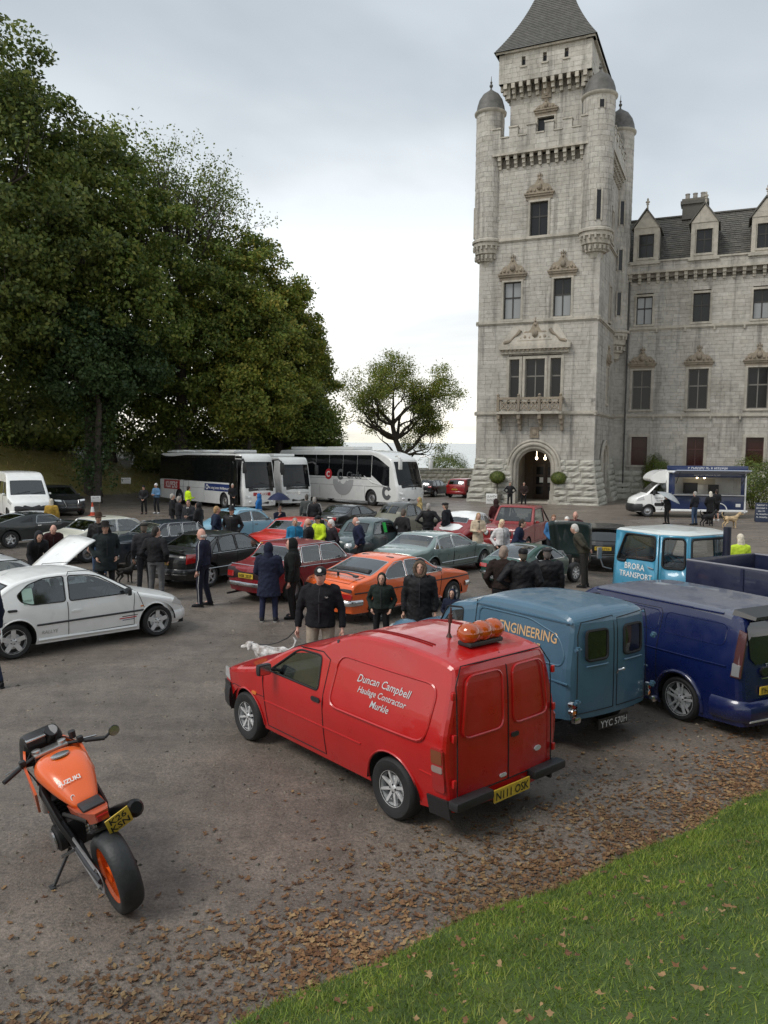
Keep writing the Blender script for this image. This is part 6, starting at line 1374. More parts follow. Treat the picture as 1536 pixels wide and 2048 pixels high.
# --- black hatchback seen from behind
v = Veh('hatchback', 'black modern hatchback seen from behind with high tail lamps', 'car', 7.09, 24.9, 76, P_BLACK, [(2.0, .2), (2.12, .4), (2.08, .62), (1.9, .78), (1.1, .96), (.95, 1.0), (.15, 1.42), (-.2, 1.47), (-.9, 1.46), (-1.5, 1.40), (-1.75, 1.36), (-2.0, .98), (-2.08, .9), (-2.12, .5), (-2.05, .24)],
    1.84, .94, (1.3, -1.32), .32, tum=.36, taper=(.2, .12), bow=(.25, .2), ws=((.9, 1.03), (.17, 1.41)), rs=((-1.74, 1.35), (-1.98, 1.01)), wins=swins(.85, .2, -1.2, -1.6, .96, 1.46, (-.2, -1.05), gap=.05), scale=.935, wst='spoke5', rimf=.7, rtint=M_DGLASS)
common(v, handles=((-.05, .86), (-.9, .86)), fl='mod', tl=None, plate='#7', pz=.78, mirror=(.65, 1.0), body_bump=True)
for f in ('L', 'R'): v.patch(f, [(-1.62, 1.06), (-1.93, 1.06), (-1.74, 1.36), (-1.60, 1.36)], 'tail_lamp', mat('pale_lamp', (.55, .50, .48), .1, .2, 1), .014)
b = MB(); b.box((-1.74, 0, 1.415), (.24, 1.2, .035), b=.012); b.build('roof_spoiler', P_BLACK, v.root, 40, v.warp); v.line('B', [(.7, .60), (-.7, .60)], 'chrome_strip', M_CHROME, r=.012, off=.02)

# --- red pickup
v = Veh('pickup', 'dark red boxy pickup with flat windscreen and open load bed', 'pickup', 5.0, 28.3, -118, P_MAROON, [(2.05, .42), (2.1, .6), (2.1, .9), (2.0, 1.08), (.85, 1.14), (.75, 1.17), (.35, 1.72), (.2, 1.78), (-.55, 1.78), (-.7, 1.72), (-.78, 1.12), (-.82, 1.08), (-2.1, 1.06), (-2.14, .98), (-2.12, .42)],
    1.65, 1.1, (1.35, -1.35), .34, z0=.40, tum=.16, tuck=.02, taper=(.06, .03), bow=(.05, .02), r=.035, crown=.02, ws=((.72, 1.2), (.37, 1.70)), rs=((-.71, 1.70), (-.78, 1.18)), wins=[[(.62, 1.14), (.34, 1.64), (-.55, 1.66), (-.60, 1.14)]], scale=.96, wst='steel', rimf=.58, ww=.2, step=.25, trim=M_RUB)
common(v, [[(.62, 1.1), (.62, .5), (-.62, .5), (-.62, 1.1)]], handles=((-.45, .98),), fl='round', fz=.86, gz_=.86, bz=(.55, .5), mirror=(.55, 1.16), tz=.8)
v.patch('T', rect(-2.0, -.9, -.66, .66), 'load_bed', M_UNDER, .006); b = MB()
for sg in (1, -1): b.tube([(-.95, sg * .68, 1.05), (-.95, sg * .6, 1.68), (-.95, 0, 1.72)], .035, 8)
for sg in (1, -1): b.tube([(-.95, sg * .6, 1.66), (-1.75, sg * .66, 1.08)], .03, 8)
b.build('roll_bar', M_PLAST, v.root)

# --- black SUV and the white minibus at the bank
v = Veh('suv', 'black luxury SUV with chrome-edged grille parked under the bank', 'SUV', -18.78, 44.0, -48, P_BLACK, [(2.25, .25), (2.35, .5), (2.32, .78), (2.15, .96), (1.2, 1.08), (1.0, 1.12), (.25, 1.58), (-.1, 1.66), (-.9, 1.66), (-1.7, 1.55), (-2.15, 1.12), (-2.28, 1.0), (-2.32, .5), (-2.25, .3)],
    1.9, 1.02, (1.42, -1.38), .37, z0=.28, tum=.34, taper=(.18, .12), bow=(.3, .2), ws=((.96, 1.15), (.28, 1.57)), rs=((-1.74, 1.52), (-2.12, 1.14)), wins=swins(.9, .3, -1.1, -1.6, 1.05, 1.66, (-.25, -1.1), gap=.05), wst='spoke5', rimf=.7, ww=.23)
common(v, handles=((-.1, .95), (-.95, .95)), fl='mod', fz=.86, fplate='#7', mirror=(.7, 1.1), gz_=.72, fy=.66)
v.line('F', [(.42, .88), (.30, .55), (.46, .38), (-.46, .38), (-.30, .55), (-.42, .88)], 'chrome_grille_edge', M_CHROME, r=.02, off=.03)
v = Veh('minibus', 'white high-roof minibus van parked beside the grass bank', 'van', -19.2, 40.6, -54.6, P_WHITE, [(2.55, .25), (2.68, .5), (2.62, .95), (2.4, 1.12), (1.95, 1.28), (1.85, 1.32), (1.2, 2.08), (.95, 2.36), (.5, 2.5), (-2.2, 2.5), (-2.6, 2.44), (-2.68, 2.3), (-2.7, .3)],
    2.05, 1.25, (1.75, -1.7), .34, z0=.28, tum=.12, tuck=.03, taper=(.14, .03), bow=(.22, .02), r=.09, ws=((1.82, 1.36), (1.22, 2.05)), wins=[[(1.66, 1.32), (1.15, 1.95), (.75, 1.98), (.72, 1.28)], rect(-.5, .6, 1.35, 1.98), rect(-1.65, -.56, 1.35, 1.98), rect(-2.55, -1.72, 1.35, 1.98)], wst='steel', rimf=.62, ww=.22, step=.3)
common(v, [[(.66, 1.3), (.66, .4), (1.3, .4)]], fl=None, tl='box', fplate='#7', mirror=(1.45, 1.35), gz_=.78, ty=.85, tz=1.1, tlh=.4, tlw=.12)
for f in ('L', 'R'): v.patch(f, [(2.02, 1.0), (2.46, .86), (2.55, .98), (2.1, 1.16)], 'headlamp', M_WHL, .012)
v.patch('F', rrect(-.8, .8, .55, .82, .05), 'lower_grille', M_PLAST, .04); v.wipers([((1.84, -.7), (1.7, .1)), ((1.84, .1), (1.7, .8))])

# --- second row cars on the left
v = Veh('saloon', 'bright red classic saloon with wide flat boot', 'car', -2.75, 26.4, 55, P_BRED, saloon(4.1, 1.36, .80, .90, .9, .35, -.75, -1.2, zc=.93), 1.6, .88, (1.2, -1.2), .29, tum=.28, taper=(.08, .06), bow=(.05, .04), r=.035, ws=((.88, .95), (.37, 1.30)), rs=((-.80, 1.28), (-1.18, .96)), wins=swins(.78, .38, -.74, -1.02, .9, 1.36, (-.3,), gap=.045), wst='steel', trim=M_CHROME)
common(v, [[(.80, .86), (.78, .33), (-.28, .33), (-.30, .86)]], True, handles=((-.15, .8),), plate='#6', pz=.58, mirror=(.55, .92), tz=.68, tlw=.3)
v = Veh('saloon', 'pale blue classic saloon with rounded roof', 'car', -5.45, 30.3, 46, P_SKY, [(1.85, .28), (1.95, .45), (1.92, .66), (1.8, .80), (.85, .92), (.74, .95), (.30, 1.34), (.05, 1.42), (-.5, 1.43), (-.95, 1.34), (-1.38, 1.0), (-1.75, .90), (-1.9, .8), (-1.93, .5), (-1.86, .28)], 1.56, .9, (1.18, -1.15), .29, tum=.34, taper=(.16, .14), bow=(.15, .15), r=.08, crown=.05, ws=((.72, .98), (.32, 1.33)), rs=((-.99, 1.31), (-1.36, 1.03)), wins=swins(.62, .28, -.78, -1.12, .92, 1.42, (-.25,), gap=.05), scale=.99, wst='steel', trim=M_CHROME)
common(v, [[(.62, .9), (.6, .33), (-.24, .33), (-.25, .9)]], True, handles=((-.1, .8),), plate='#6', mirror=(.5, .95), tz=.7)
v = Veh('saloon', 'ink blue stately old saloon with chrome front bumper', 'car', -7.0, 24.2, -136, P_INK, saloon(4.6, 1.50, .95, .95, .95, .42, -.95, -1.45, zc=1.06), 1.75, .98, (1.38, -1.3), .33, z0=.26, tum=.26, taper=(.2, .16), bow=(.14, .12), r=.08, crown=.06, ws=((.92, 1.10), (.44, 1.43)), rs=((-1.0, 1.42), (-1.42, 1.02)), wins=swins(.82, .40, -.95, -1.28, 1.0, 1.50, (.22, -.28, -.86), gap=.045), scale=.93, wst='steel', trim=M_CHROME)
common(v, [[(.80, .96), (.78, .36), (-.26, .36), (-.28, .96)]], True, handles=((-.1, .9), (-.8, .9)), fl='quad', fz=.74, gz_=.68, fplate='#7', mirror=(.6, 1.02), pl=M_PLB, ptxt=M_SILV, bh=.14)
for f in ('L', 'R'): v.line(f, [(2.1, .88), (-2.1, .86)], 'chrome_strip', M_CHROME, r=.010, off=.004)
for k in range(4): v.line('F', [(-.38, .58 + .05 * k), (.38, .58 + .05 * k)], 'grille_bar', M_CHROME, r=.010, off=.02)
v = Veh('saloon', 'cream classic saloon with dark rear window', 'car', -9.1, 25.6, 48, P_CREAM, saloon(4.4, 1.40, .82, .94, .95, .4, -.85, -1.35, zc=.96), 1.66, .92, (1.3, -1.28), .30, tum=.26, taper=(.12, .1), bow=(.08, .06), r=.05, ws=((.92, 1.0), (.42, 1.34)), rs=((-.9, 1.33), (-1.33, 1.0)), wins=swins(.84, .42, -.84, -1.15, .94, 1.40, (-.25,), gap=.045), wst='steel', trim=M_CHROME, rtint=M_DGLASS)
common(v, [[(.80, .9), (.78, .33), (-.23, .33), (-.25, .9)]], True, handles=((-.1, .84), (-.8, .84)), plate='#6', mirror=(.6, .96))
v = Veh('fastback', 'dark grey-green American fastback with louvred rear quarters', 'car', -13.3, 29.2, 50, paint('bullitt', (.012, .017, .018)), [(2.2, .3), (2.32, .5), (2.28, .72), (2.15, .80), (.85, .93), (.72, .96), (.30, 1.24), (.0, 1.29), (-.5, 1.28), (-1.2, 1.14), (-1.85, .95), (-2.2, .92), (-2.28, .8), (-2.28, .5), (-2.2, .3)], 1.76, .88, (1.38, -1.38), .33, tum=.36, taper=(.08, .06), bow=(.06, .04), r=.05, ws=((.70, .99), (.32, 1.23)), rs=((-.75, 1.24), (-1.7, 1.0)), wins=[[(.62, .91), (.30, 1.19), (-.32, 1.20), (-.40, .90)]], scale=.96, wst='spoke5', rimf=.62, ww=.22, trim=M_CHROME)
common(v, [[(.65, .88), (.63, .33), (-.42, .33), (-.42, .88)]], True, handles=((-.28, .82),), mirror=(.5, .94), plate='#6')
for f in ('L', 'R'):
    for k in range(5): v.patch(f, [(-.52 - .1 * k, .96), (-.59 - .1 * k, .96), (-.56 - .1 * k, 1.13 - .035 * k), (-.50 - .1 * k, 1.13 - .03 * k)], 'louvre', M_PLAST, .012)
v = Veh('saloon', 'white classic car with its bonnet propped open', 'car', -8.05, 15.6, 44, paint('old_white', (.60, .62, .62)), [(2.0, .26), (2.08, .45), (2.05, .66), (1.95, .72), (1.0, .70), (.90, .93), (.42, 1.30), (.1, 1.37), (-.5, 1.38), (-.95, 1.30), (-1.4, .96), (-1.95, .92), (-2.06, .8), (-2.08, .5), (-2.0, .28)], 1.62, .88, (1.25, -1.25), .29, tum=.3, taper=(.08, .08), bow=(.06, .05), ws=((.88, .96), (.44, 1.29)), rs=((-1.0, 1.28), (-1.38, .98)), wins=swins(.8, .42, -.85, -1.2, .9, 1.38, (-.3,)), scale=1.0, wst='steel')
common(v, True and [[(.80, .86), (.78, .33), (-.28, .33), (-.3, .86)]], True, mirror=(.6, .92))
b = MB(); HM = Matrix.Translation((.98, 0, .93)) @ Matrix.Rotation(R(-40), 4, 'Y'); g = []
for i in range(9):
    for j in range(9): y = -.70 + 1.4 * j / 8; x = 1.12 * i / 8; g.append((x, y, .05 - .05 * (y / .7) ** 2 - .06 * (i / 8) ** 4))
b.add([HM @ Vector(q) for q in g], [(i * 9 + j, (i + 1) * 9 + j, (i + 1) * 9 + j + 1, i * 9 + j + 1) for i in range(8) for j in range(8)]); o = b.build('bonnet', P_WHITE, v.root, 50); md = o.modifiers.new('shell', 'SOLIDIFY'); md.thickness = .025
b = MB(); b.tube([(1.55, .5, .70), (1.62, .45, 1.40)], .008, 5); b.build('bonnet_prop', M_STEEL, v.root); b = MB(); b.box((1.4, 0, .60), (.7, .4, .3), b=.04); b.box((1.35, .4, .68), (.3, .22, .2), b=.02); b.tube([(1.2, -.2, .78), (1.6, -.2, .78)], .07, 10); b.build('engine', M_STEEL, v.root)

# --- far cars
v = Veh('suv', 'dark red SUV parked by the castle wall', 'SUV', 7.1, 66.7, 58, P_SUVRED, [(2.1, .3), (2.2, .55), (2.15, .85), (1.95, 1.0), (1.1, 1.1), (.95, 1.13), (.25, 1.58), (-.1, 1.66), (-1.2, 1.64), (-1.75, 1.56), (-2.05, 1.12), (-2.15, 1.0), (-2.2, .5), (-2.1, .3)], 1.9, 1.02, (1.35, -1.35), .37, z0=.3, tum=.32, taper=(.15, .1), bow=(.25, .15), ws=((.92, 1.16), (.28, 1.56)), rs=((-1.77, 1.53), (-2.03, 1.15)), wins=swins(.85, .3, -1.3, -1.7, 1.05, 1.65, (-.25, -1.05)), scale=1.0, wst='spoke5', rtint=M_DGLASS)
common(v, fl='mod', plate='#7', pz=.72, mirror=(.65, 1.08), ty=.72, tz=.98, tlw=.35); v.text('B', 0, .86, '#6', .07, M_SILV, off=.012, bold=.01)
v = Veh('estate', 'black estate car parked between the coach and the red SUV', 'car', 4.3, 67.6, 62, P_BLACK, [(2.2, .25), (2.3, .45), (2.25, .7), (2.1, .84), (1.1, .95), (.95, .98), (.2, 1.42), (-.1, 1.47), (-1.5, 1.46), (-1.95, 1.36), (-2.2, .98), (-2.28, .9), (-2.3, .5), (-2.2, .28)], 1.8, .92, (1.38, -1.38), .33, tum=.34, taper=(.18, .1), bow=(.25, .12), ws=((.92, 1.01), (.22, 1.41)), rs=((-1.97, 1.34), (-2.18, 1.0)), wins=swins(.85, .22, -1.6, -1.95, .95, 1.47, (-.25, -1.1)), wst='spoke5')
common(v, fl='mod', mirror=(.65, .98), ty=.68, tz=.9, tlw=.3)
# ------------------------------------------------------------------ coaches
M_CG = mat('coach_glass', (.006, .007, .008), .07, 0, .12, spec=.4, coatr=.02); M_GREYP = mat('grey_print', (.10, .105, .11), .4); M_LGP = mat('pale_grey_print', (.36, .365, .37), .4)
def coach(name, label, x, y, th, L_=12.2, H=3.55, slope=0, scale=1, band=(1.72, 3.25), black=True, group='touring coaches parked in a row', grey=False, sweep=False):
    f = L_ / 2
    prof = [(f - .05, .28), (f, .6), (f - .02, 1.35), (f - .12, 1.6), (f - .38, H - .55), (f - .62, H - .12), (f - 1.0, H), (-f + .4, H), (-f + .08, H - .1), (-f, H - .4), (-f, .35)]
    if slope: prof = [(f - .05, .28), (f, .6), (f - .02, 1.3), (f - .2, 1.6), (f - .62, H - .75), (f - 1.0, H - .48), (f - 2.0, H - .16), (f - 3.4, H), (-f + .4, H), (-f + .08, H - .1), (-f, H - .4), (-f, .35)]
    v = Veh(name, label, 'coach', x, y, th, P_COACH, prof, 2.52, 1.4, (f - 2.6, -f + 3.3), .50, z0=.30, tum=.05, tuck=.03, taper=(.05, .01), tstart=(.8, .9), bow=(.32, .03), r=.12, crown=.02, ws=((f - .05, 1.42), (prof[4][0] + .02, prof[4][1])), gf=.97, group=group, scale=scale, wst='steel', rimf=.6, ww=.28, step=.6, arch=.09, tint=M_CG, seats=False)
    b0, b1 = band
    for fc in ('L', 'R'):
        n = 7; x0 = -f + .12; x1 = f - (1.9 if not sweep else 2.6); w = (x1 - x0) / n
        for k in range(n): v.patch(fc, rect(x0 + w * k + .012, x0 + w * (k + 1) - .012, b0 + (.0 if not sweep else .1), b1), 'side_window', M_CG, .010, step=.6)
        if sweep:
            v.patch(fc, [(x1 + .03, b0 + .25), (x1 + 1.35, b0 - .45), (f - .75, b0 - .55), (f - .85, b1 - .75), (x1 + .6, b1 - .18), (x1 + .03, b1)], 'side_window', M_CG, .010, step=.5)
        else:
            v.patch(fc, rect(x1 + .03, f - 1.28, b0 - .45, b1), 'side_window', M_CG, .010, step=.5)
            if fc == 'L': v.patch(fc, rect(f - 1.24, f - .45, b0 - .45, b1 - .1), 'side_window', M_CG, .010, step=.5)
        for k in range(5): xx = -f + .3 + (L_ - 1.2) * k / 5; v.line(fc, [(xx, .42), (xx, 1.25), (xx + (L_ - 1.2) / 5 - .1, 1.25)], 'locker_seam', M_GAP, .012, .0)
        v.line(fc, [(-f + .1, b0 - .03), (x1, b0 - .03)], 'trim_line', M_GREYP, r=.012, off=.0)
    for xx in ((-f + 2.2, -.5, f - 3.0) if not slope else (-f + 2.5, 0.2)):
        b = MB(); b.box((xx, 0, H + .09), (1.9 if not slope else 2.8, 1.7, .2), b=.06); b.build('roof_unit', P_COACH, v.root)
    for sg in (1, -1):
        b = MB(); q = Vector((f - .55, sg * 1.1, H - .45)); b.tube([q, q + Vector((.35, sg * .18, .05)), q + Vector((.62, sg * .25, -.12))], .06, 8)
        b.box(q + Vector((.66, sg * .26, -.48)), (.14, .26, .66), b=.06); b.build('mirror_arm', P_COACH if slope else M_PLAST, v.root)
        v.patch('F', [(sg * .72, .72), (sg * 1.1, .78), (sg * 1.1, .98), (sg * .78, .88)], 'headlamp', M_WHL, .012)
        v.lamp('F', sg * .8, .55, .08)
    v.wipers([]) ; b = MB()
    for y0, y1 in ((-.9, .1), (.9, -.1)): b.tube([(v.xat(1.48, True) + .04, y0, 1.48), (v.xat(1.75, True) + .04, y1, 1.75)], .015, 5)
    b.build('wiper', M_PLAST, v.root, 40, v.warp); v.patch('F', rrect(-.9, .9, 1.2, 1.42, .05), 'lower_screen_band', M_CG, .006)
    v.patch('F', rrect(-.5, .5, .40, .56, .04), 'grille', M_PLAST, .01); return v
v = coach('touring_coach', 'white touring coach with full black window band and red KUPERS sign', -11.6, 52.6, -49, H=3.6, scale=1.0)
f = 6.1
sg_ = v.patch('R', rect(-5.25, -2.75, 1.02, 1.66), 'sign_panel', mat('kupers_red', (.33, .02, .025), .4), .012); v.text('R', -4.0, 1.12, 'KUPERS', .62, M_WHITE, off=.02, bold=.02, spread=.88)
sp = v.patch('R', rect(.9, 4.35, 1.12, 1.58), 'sign_panel', M_NAVYP, .012); v.text('R', 2.8, 1.24, 'We bring better Holidaytours', .24, M_WHITE, off=.02, bold=.012)
v.patch('R', [(1.25 + .17 * math.cos(a * PI / 8), 1.35 + .17 * math.sin(a * PI / 8)) for a in range(16)], 'sign_disc', M_WHITE, .016); v.patch('R', [(1.25 + .10 * math.cos(a * PI / 8), 1.35 + .10 * math.sin(a * PI / 8)) for a in range(16)], 'sign_disc_centre', M_NAVYP, .02)
v.line('R', [(-2.2, .4), (-2.2, 1.68), (-1.4, 1.68), (-1.4, .4)], 'door_seam', M_GAP, .02, .0)
v.patch('R', rect(f - 1.24, f - .42, .34, 3.2), 'doorway', mat('doorway_dark', (.01, .01, .011), .6), .012, step=.5)
b = MB(); b.box((f - .95, -1.46, 1.75), (.75, .06, 2.7), b=.03); b.build('coach_door', M_CG, v.root)
v.patch('F', rrect(-.62, .62, .92, 1.14, .01), 'sign_panel', mat('kupers_red'), .014); v.text('F', 0, .95, 'KUPERS', .22, M_WHITE, off=.022, bold=.02); v.text('F', 0, 1.27, 'VAN HOOL', .11, M_SILV, off=.014, bold=.01)
b = MB()
for xx in (-5.5, -3, -.5): b.box((xx + 1, 0, 3.66), (1.6, 1.9, .10), b=.04)
b.build('roof_hatch', P_COACH, v.root)
v.patch('T', rect(-5.9, 4.9, -1.1, 1.1), 'black_roof_panel', P_BLKROOF, .008, step=.6)
for f_ in ('L', 'R'): v.patch(f_, rect(-6.02, 4.86, 1.68, 3.44), 'black_band', P_BLKROOF, .006, step=.6)
for xx in (5.25, ): v.patch('R', rect(4.9, 5.7, 3.25, 3.4), 'roof_edge', P_BLKROOF, .01)
v = coach('touring_coach', 'white touring coach with star-badged grille parked between two other coaches', -9.3, 56.4, -53, H=3.5, scale=.97)
v.patch('F', [(.0 + .13 * math.cos(a * PI / 8), 1.0 + .13 * math.sin(a * PI / 8)) for a in range(16)], 'badge', M_CHROME, .02); v.text('F', 0, 1.24, '#9', .12, M_GREYP, off=.014, bold=.01); v.line('F', [(-.9, 1.0), (.9, 1.0)], 'chrome_strip', M_CHROME, r=.02, off=.014)
v = coach('touring_coach', 'white touring coach with grey and red Circle lettering on its side', -2.75, 57.4, -46.5, L_=12.8, H=3.62, slope=1, sweep=True, scale=1.09)
def ring(v, fc, cx_, cz_, r0, r1, m, a0=0, a1=360, nm='ring_emblem', off=.014):
    n = 24; p = [(cx_ + r1 * math.cos(R(a0 + (a1 - a0) * k / n)), cz_ + r1 * math.sin(R(a0 + (a1 - a0) * k / n))) for k in range(n + 1)] + [(cx_ + r0 * math.cos(R(a1 - (a1 - a0) * k / n)), cz_ + r0 * math.sin(R(a1 - (a1 - a0) * k / n))) for k in range(n + 1)]
    v.patch(fc, p, nm, m, off, step=.5)
ring(v, 'R', 1.0, 1.62, .55, 1.05, M_LGP, 180, 360); ring(v, 'R', 1.0, 1.62, .30, .55, M_LGP, 200, 350, off=.016)
ring(v, 'R', -3.6, 1.15, .42, .95, mat('charcoal_print', (.05, .055, .06), .4), 20, 350); ring(v, 'R', -3.6, 1.15, .18, .34, M_LGP, 40, 320, off=.018)
ring(v, 'R', -.55, 1.95, .0, .36, mat('circle_red', (.5, .03, .04), .4), 0, 359.9); ring(v, 'R', -.55, 1.95, .12, .2, M_WHITE, 40, 320, off=.02); ring(v, 'R', 5.4, .9, .2, .45, M_GREYP, 30, 330)
ring(v, 'R', .72, 1.95, .18, .36, M_GREYP, 40, 320); v.text('R', 2.1, 1.72, 'Circle', .62, M_GREYP, off=.018, bold=.01); v.text('R', -5.3, 1.80, '#5', .42, mat('circle_red'), off=.018, bold=.015); v.text('R', -5.1, 1.5, '#8', .26, M_GREYP, off=.018)
v.text('F', 0, 1.12, 'C  A', .2, M_BLK, off=.02, bold=.02); v.plate('F', .42, '#7', M_PLW, 0, .6, .14)
v.line('R', [(3.1, 1.9), (3.9, 1.5), (5.5, 1.25)], 'trim_line', P_COACH, r=.03, off=.01)

# ------------------------------------------------------------------ blue lorry with chamfered cab
T = thing('tipper_lorry', 'light blue vintage lorry with white cab roof and navy dropside body, BRORA TRANSPORT', 'lorry', 5.92, 15.3, 119, None, .97)
cabm = P_BRORA
# plan outline of the cab (x forward, y left): front, side, angled rear corner, rear
plan = [(1.0, .82), (-.30, .92), (-.78, .62), (-.78, -.62), (-.30, -.92), (1.0, -.82)]
def cabwall(a, b_, z0, z1, win, nm, lean=.06):
    a = Vector((*a, 0)); b_ = Vector((*b_, 0)); d = (b_ - a); n = Vector((d.y, -d.x, 0)).normalized() * -1
    c0 = (a + b_) / 2
    if n.dot(c0) < 0: n = -n
    le = d.length; u_ = d.normalized()
    def P3(t, z): k = max(0, z - 1.15); return a + u_ * (le * .5 + (t - le * .5) * (1 - .07 * k)) - n * (lean * k) + Vector((0, 0, z))
    out = rect(0, le, z0, z1); holes = [fillet(win, .09, 4)] if win else []
    vs_, reg = cdt(out, holes, .35); m = MB(); m.add([P3(t, z) for t, z in vs_], reg[0]); o = m.build(nm, cabm, T, 50); md = o.modifiers.new('shell', 'SOLIDIFY'); md.thickness = .03; md.offset = 0
    if win:
        g = MB(); g.add([P3(t, z) - n * .005 for t, z in vs_], reg[1]); go = g.build('cab_window', glass('thin_glass', (.85, .88, .87), .8), T, 50)
        s_ = MB(); s_.tube([P3(t, z) + n * .012 for t, z in holes[0]], .024, 6, closed=True); s_.build('window_seal', M_RUB, go, 60)
    return P3, n
sideL, nL = cabwall(plan[0], plan[1], .55, 2.05, [(.10, 1.42), (.38, 1.42), (.38, 1.50), (1.22, 1.52), (1.22, 2.0), (.32, 2.0)], 'side_panel')
cornL, nC = cabwall(plan[1], plan[2], .55, 2.05, rect(.07, .50, 1.40, 1.99), 'corner_door')
rear, nR = cabwall(plan[2], plan[3], .55, 2.05, rect(.08, 1.16, 1.40, 1.98), 'rear_panel')
cabwall(plan[3], plan[4], .55, 2.05, rect(.07, .50, 1.40, 1.99), 'corner_door'); cabwall(plan[4], plan[5], .55, 2.05, [(.10, 1.42), (1.20, 1.40), (1.0, 1.93), (.1, 1.93)], 'side_panel')
cabwall(plan[5], plan[0], .55, 2.05, rect(.12, 1.52, 1.36, 1.92), 'front_panel', .12)
b = MB(); pl2 = [(x * .93 + .0, y * .93) for x, y in plan]
n_ = len(pl2); tops = []
for k, (sc_, z) in enumerate(((1.0, 2.03), (1.02, 2.035), (1.025, 2.06), (.97, 2.10), (.8, 2.13), (.35, 2.15))): tops.append([(x * sc_, y * sc_, z) for x, y in pl2])
for k in range(len(tops) - 1): b.add(tops[k] + tops[k + 1], [(i, (i + 1) % n_, (i + 1) % n_ + n_, i + n_) for i in range(n_)])
b.add(tops[-1], [tuple(range(n_))]); b.build('cab_roof', paint('roof_white', (.62, .66, .64)), T, 60)
def wtext(P3, n, t, z, st, size, m, flip):
    vs_, fs_, w = text2d(st, size, .012); q = MB(); q.add([P3(t + (tx - w / 2) * (-1 if flip else 1), z + tz) + n * .022 for tx, tz in vs_], fs_); q.build('lettering', m, T, 0)
wtext(sideL, nL, .66, 1.28, 'BRORA', .18, M_WHITE, False); wtext(sideL, nL, .70, 1.11, 'TRANSPORT', .165, M_WHITE, False)
b = MB(); b.tube([sideL(1.05, 1.38) + nL * .03, sideL(1.2, 1.36) + nL * .03], .014, 6); b.build('door_handle', M_CHROME, T)
b = MB(); b.tube([sideL(1.32, .6) + nL * .018, sideL(1.32, 2.0) + nL * .018], .008, 5); b.build('door_seam', M_GAP, T)
b = MB(); b.tube([(1.02, .84, 1.2), (1.08, 1.02, 1.25), (1.1, 1.1, 1.45)], .014, 6); b.box((1.1, 1.12, 1.55), (.03, .12, .24), b=.012); b.build('wing_mirror', M_STEEL, T)
b = MB(); A = Matrix.Translation((.42, -.38, 1.36)) @ Matrix.Rotation(R(-35), 4, 'Y'); b.tube([A @ Vector((.22 * math.cos(2 * PI * k / 20), .22 * math.sin(2 * PI * k / 20), 0)) for k in range(20)], .014, 6, closed=True); b.tube([A @ Vector((0, 0, 0)), A @ Vector((0, 0, -.5))], .02, 6)
for k in (0, 2.1, 4.2): b.tube([A @ Vector((0, 0, 0)), A @ Vector((.22 * math.cos(k), .22 * math.sin(k), 0))], .010, 5)
b.build('steering_wheel', M_PLAST, T); b = MB()
b.box((-.25, -.38, 1.0), (.5, .5, .14), b=.04); b.box((-.5, -.38, 1.3), (.12, .5, .5), b=.05); b.build('seat', M_INT, T); b = MB(); b.box((-.25, .38, 1.0), (.5, .5, .14), b=.04); b.box((-.5, .38, 1.28), (.12, .5, .46), b=.05); b.build('seat', M_INT, T)
b = MB(); b.box((.1, 0, .72), (1.7, 1.5, .35)); b.box((.78, 0, 1.15), (.3, 1.4, .3), b=.05); b.build('cab_floor', M_INT, T)
b = MB(); b.box((-2.0, .4, .62), (5.6, .1, .2)); b.box((-2.0, -.4, .62), (5.6, .1, .2)); b.build('chassis', M_UNDER, T)
mbed = paint('bed_navy', (.010, .015, .045), .4)
for nm, c, d in (('bed_floor', (-2.95, 0, .92), (3.8, 2.0, .1)), ('side_board', (-2.95, 1.0, 1.28), (3.8, .05, .74)), ('side_board', (-2.95, -1.0, 1.28), (3.8, .05, .74)), ('headboard', (-1.05, 0, 1.30), (.05, 1.94, .76)), ('tailboard', (-4.85, 0, 1.26), (.05, 1.94, .7))):
    b = MB(); b.box(c, d, b=.012); b.build(nm, mbed, T)
for sg in (1, -1):
    b = MB(); b.tube([(-1.05, sg * 1.0, 1.66), (-4.85, sg * 1.0, 1.66)], .022, 6); b.build('top_rail', mat('rail_grey', (.22, .22, .25), .5), T)
    for xx in (-2.25, -3.45): b = MB(); b.box((xx, sg * 1.03, 1.28), (.06, .03, .72)); b.build('board_strap', mbed, T)
b = MB(); b.tube([(-.92, -.3, .8), (-.92, -.3, 2.22)], .075, 12); b.build('exhaust_stack', mat('stack_navy', (.01, .012, .03), .5), T)
b = MB(); b.tube([(-.95, .8, .62), (-.95, .8, 1.12)], .08, 12); b.ball((-.95, .8, 1.12), (.08, .08, .06)); b.build('extinguisher', P_DRED, T)
for xx in (.55, -3.4):
    for sg in (1, -1): add_wheel(T, xx, sg * .82, .40, .22, 'steel', .24)
b = MB(); b.box((1.05, 0, .55), (.12, 1.8, .16), b=.03); b.build('front_bumper', M_STEEL, T)
for sg in (1, -1): b = MB(); b.lathe([(.1, -.03), (.1, .02), (0, .06)], 14, Matrix.Translation((1.02, sg * .6, .85)) @ Matrix.Rotation(R(90), 4, 'Y')); b.build('headlamp', M_WHL, T)

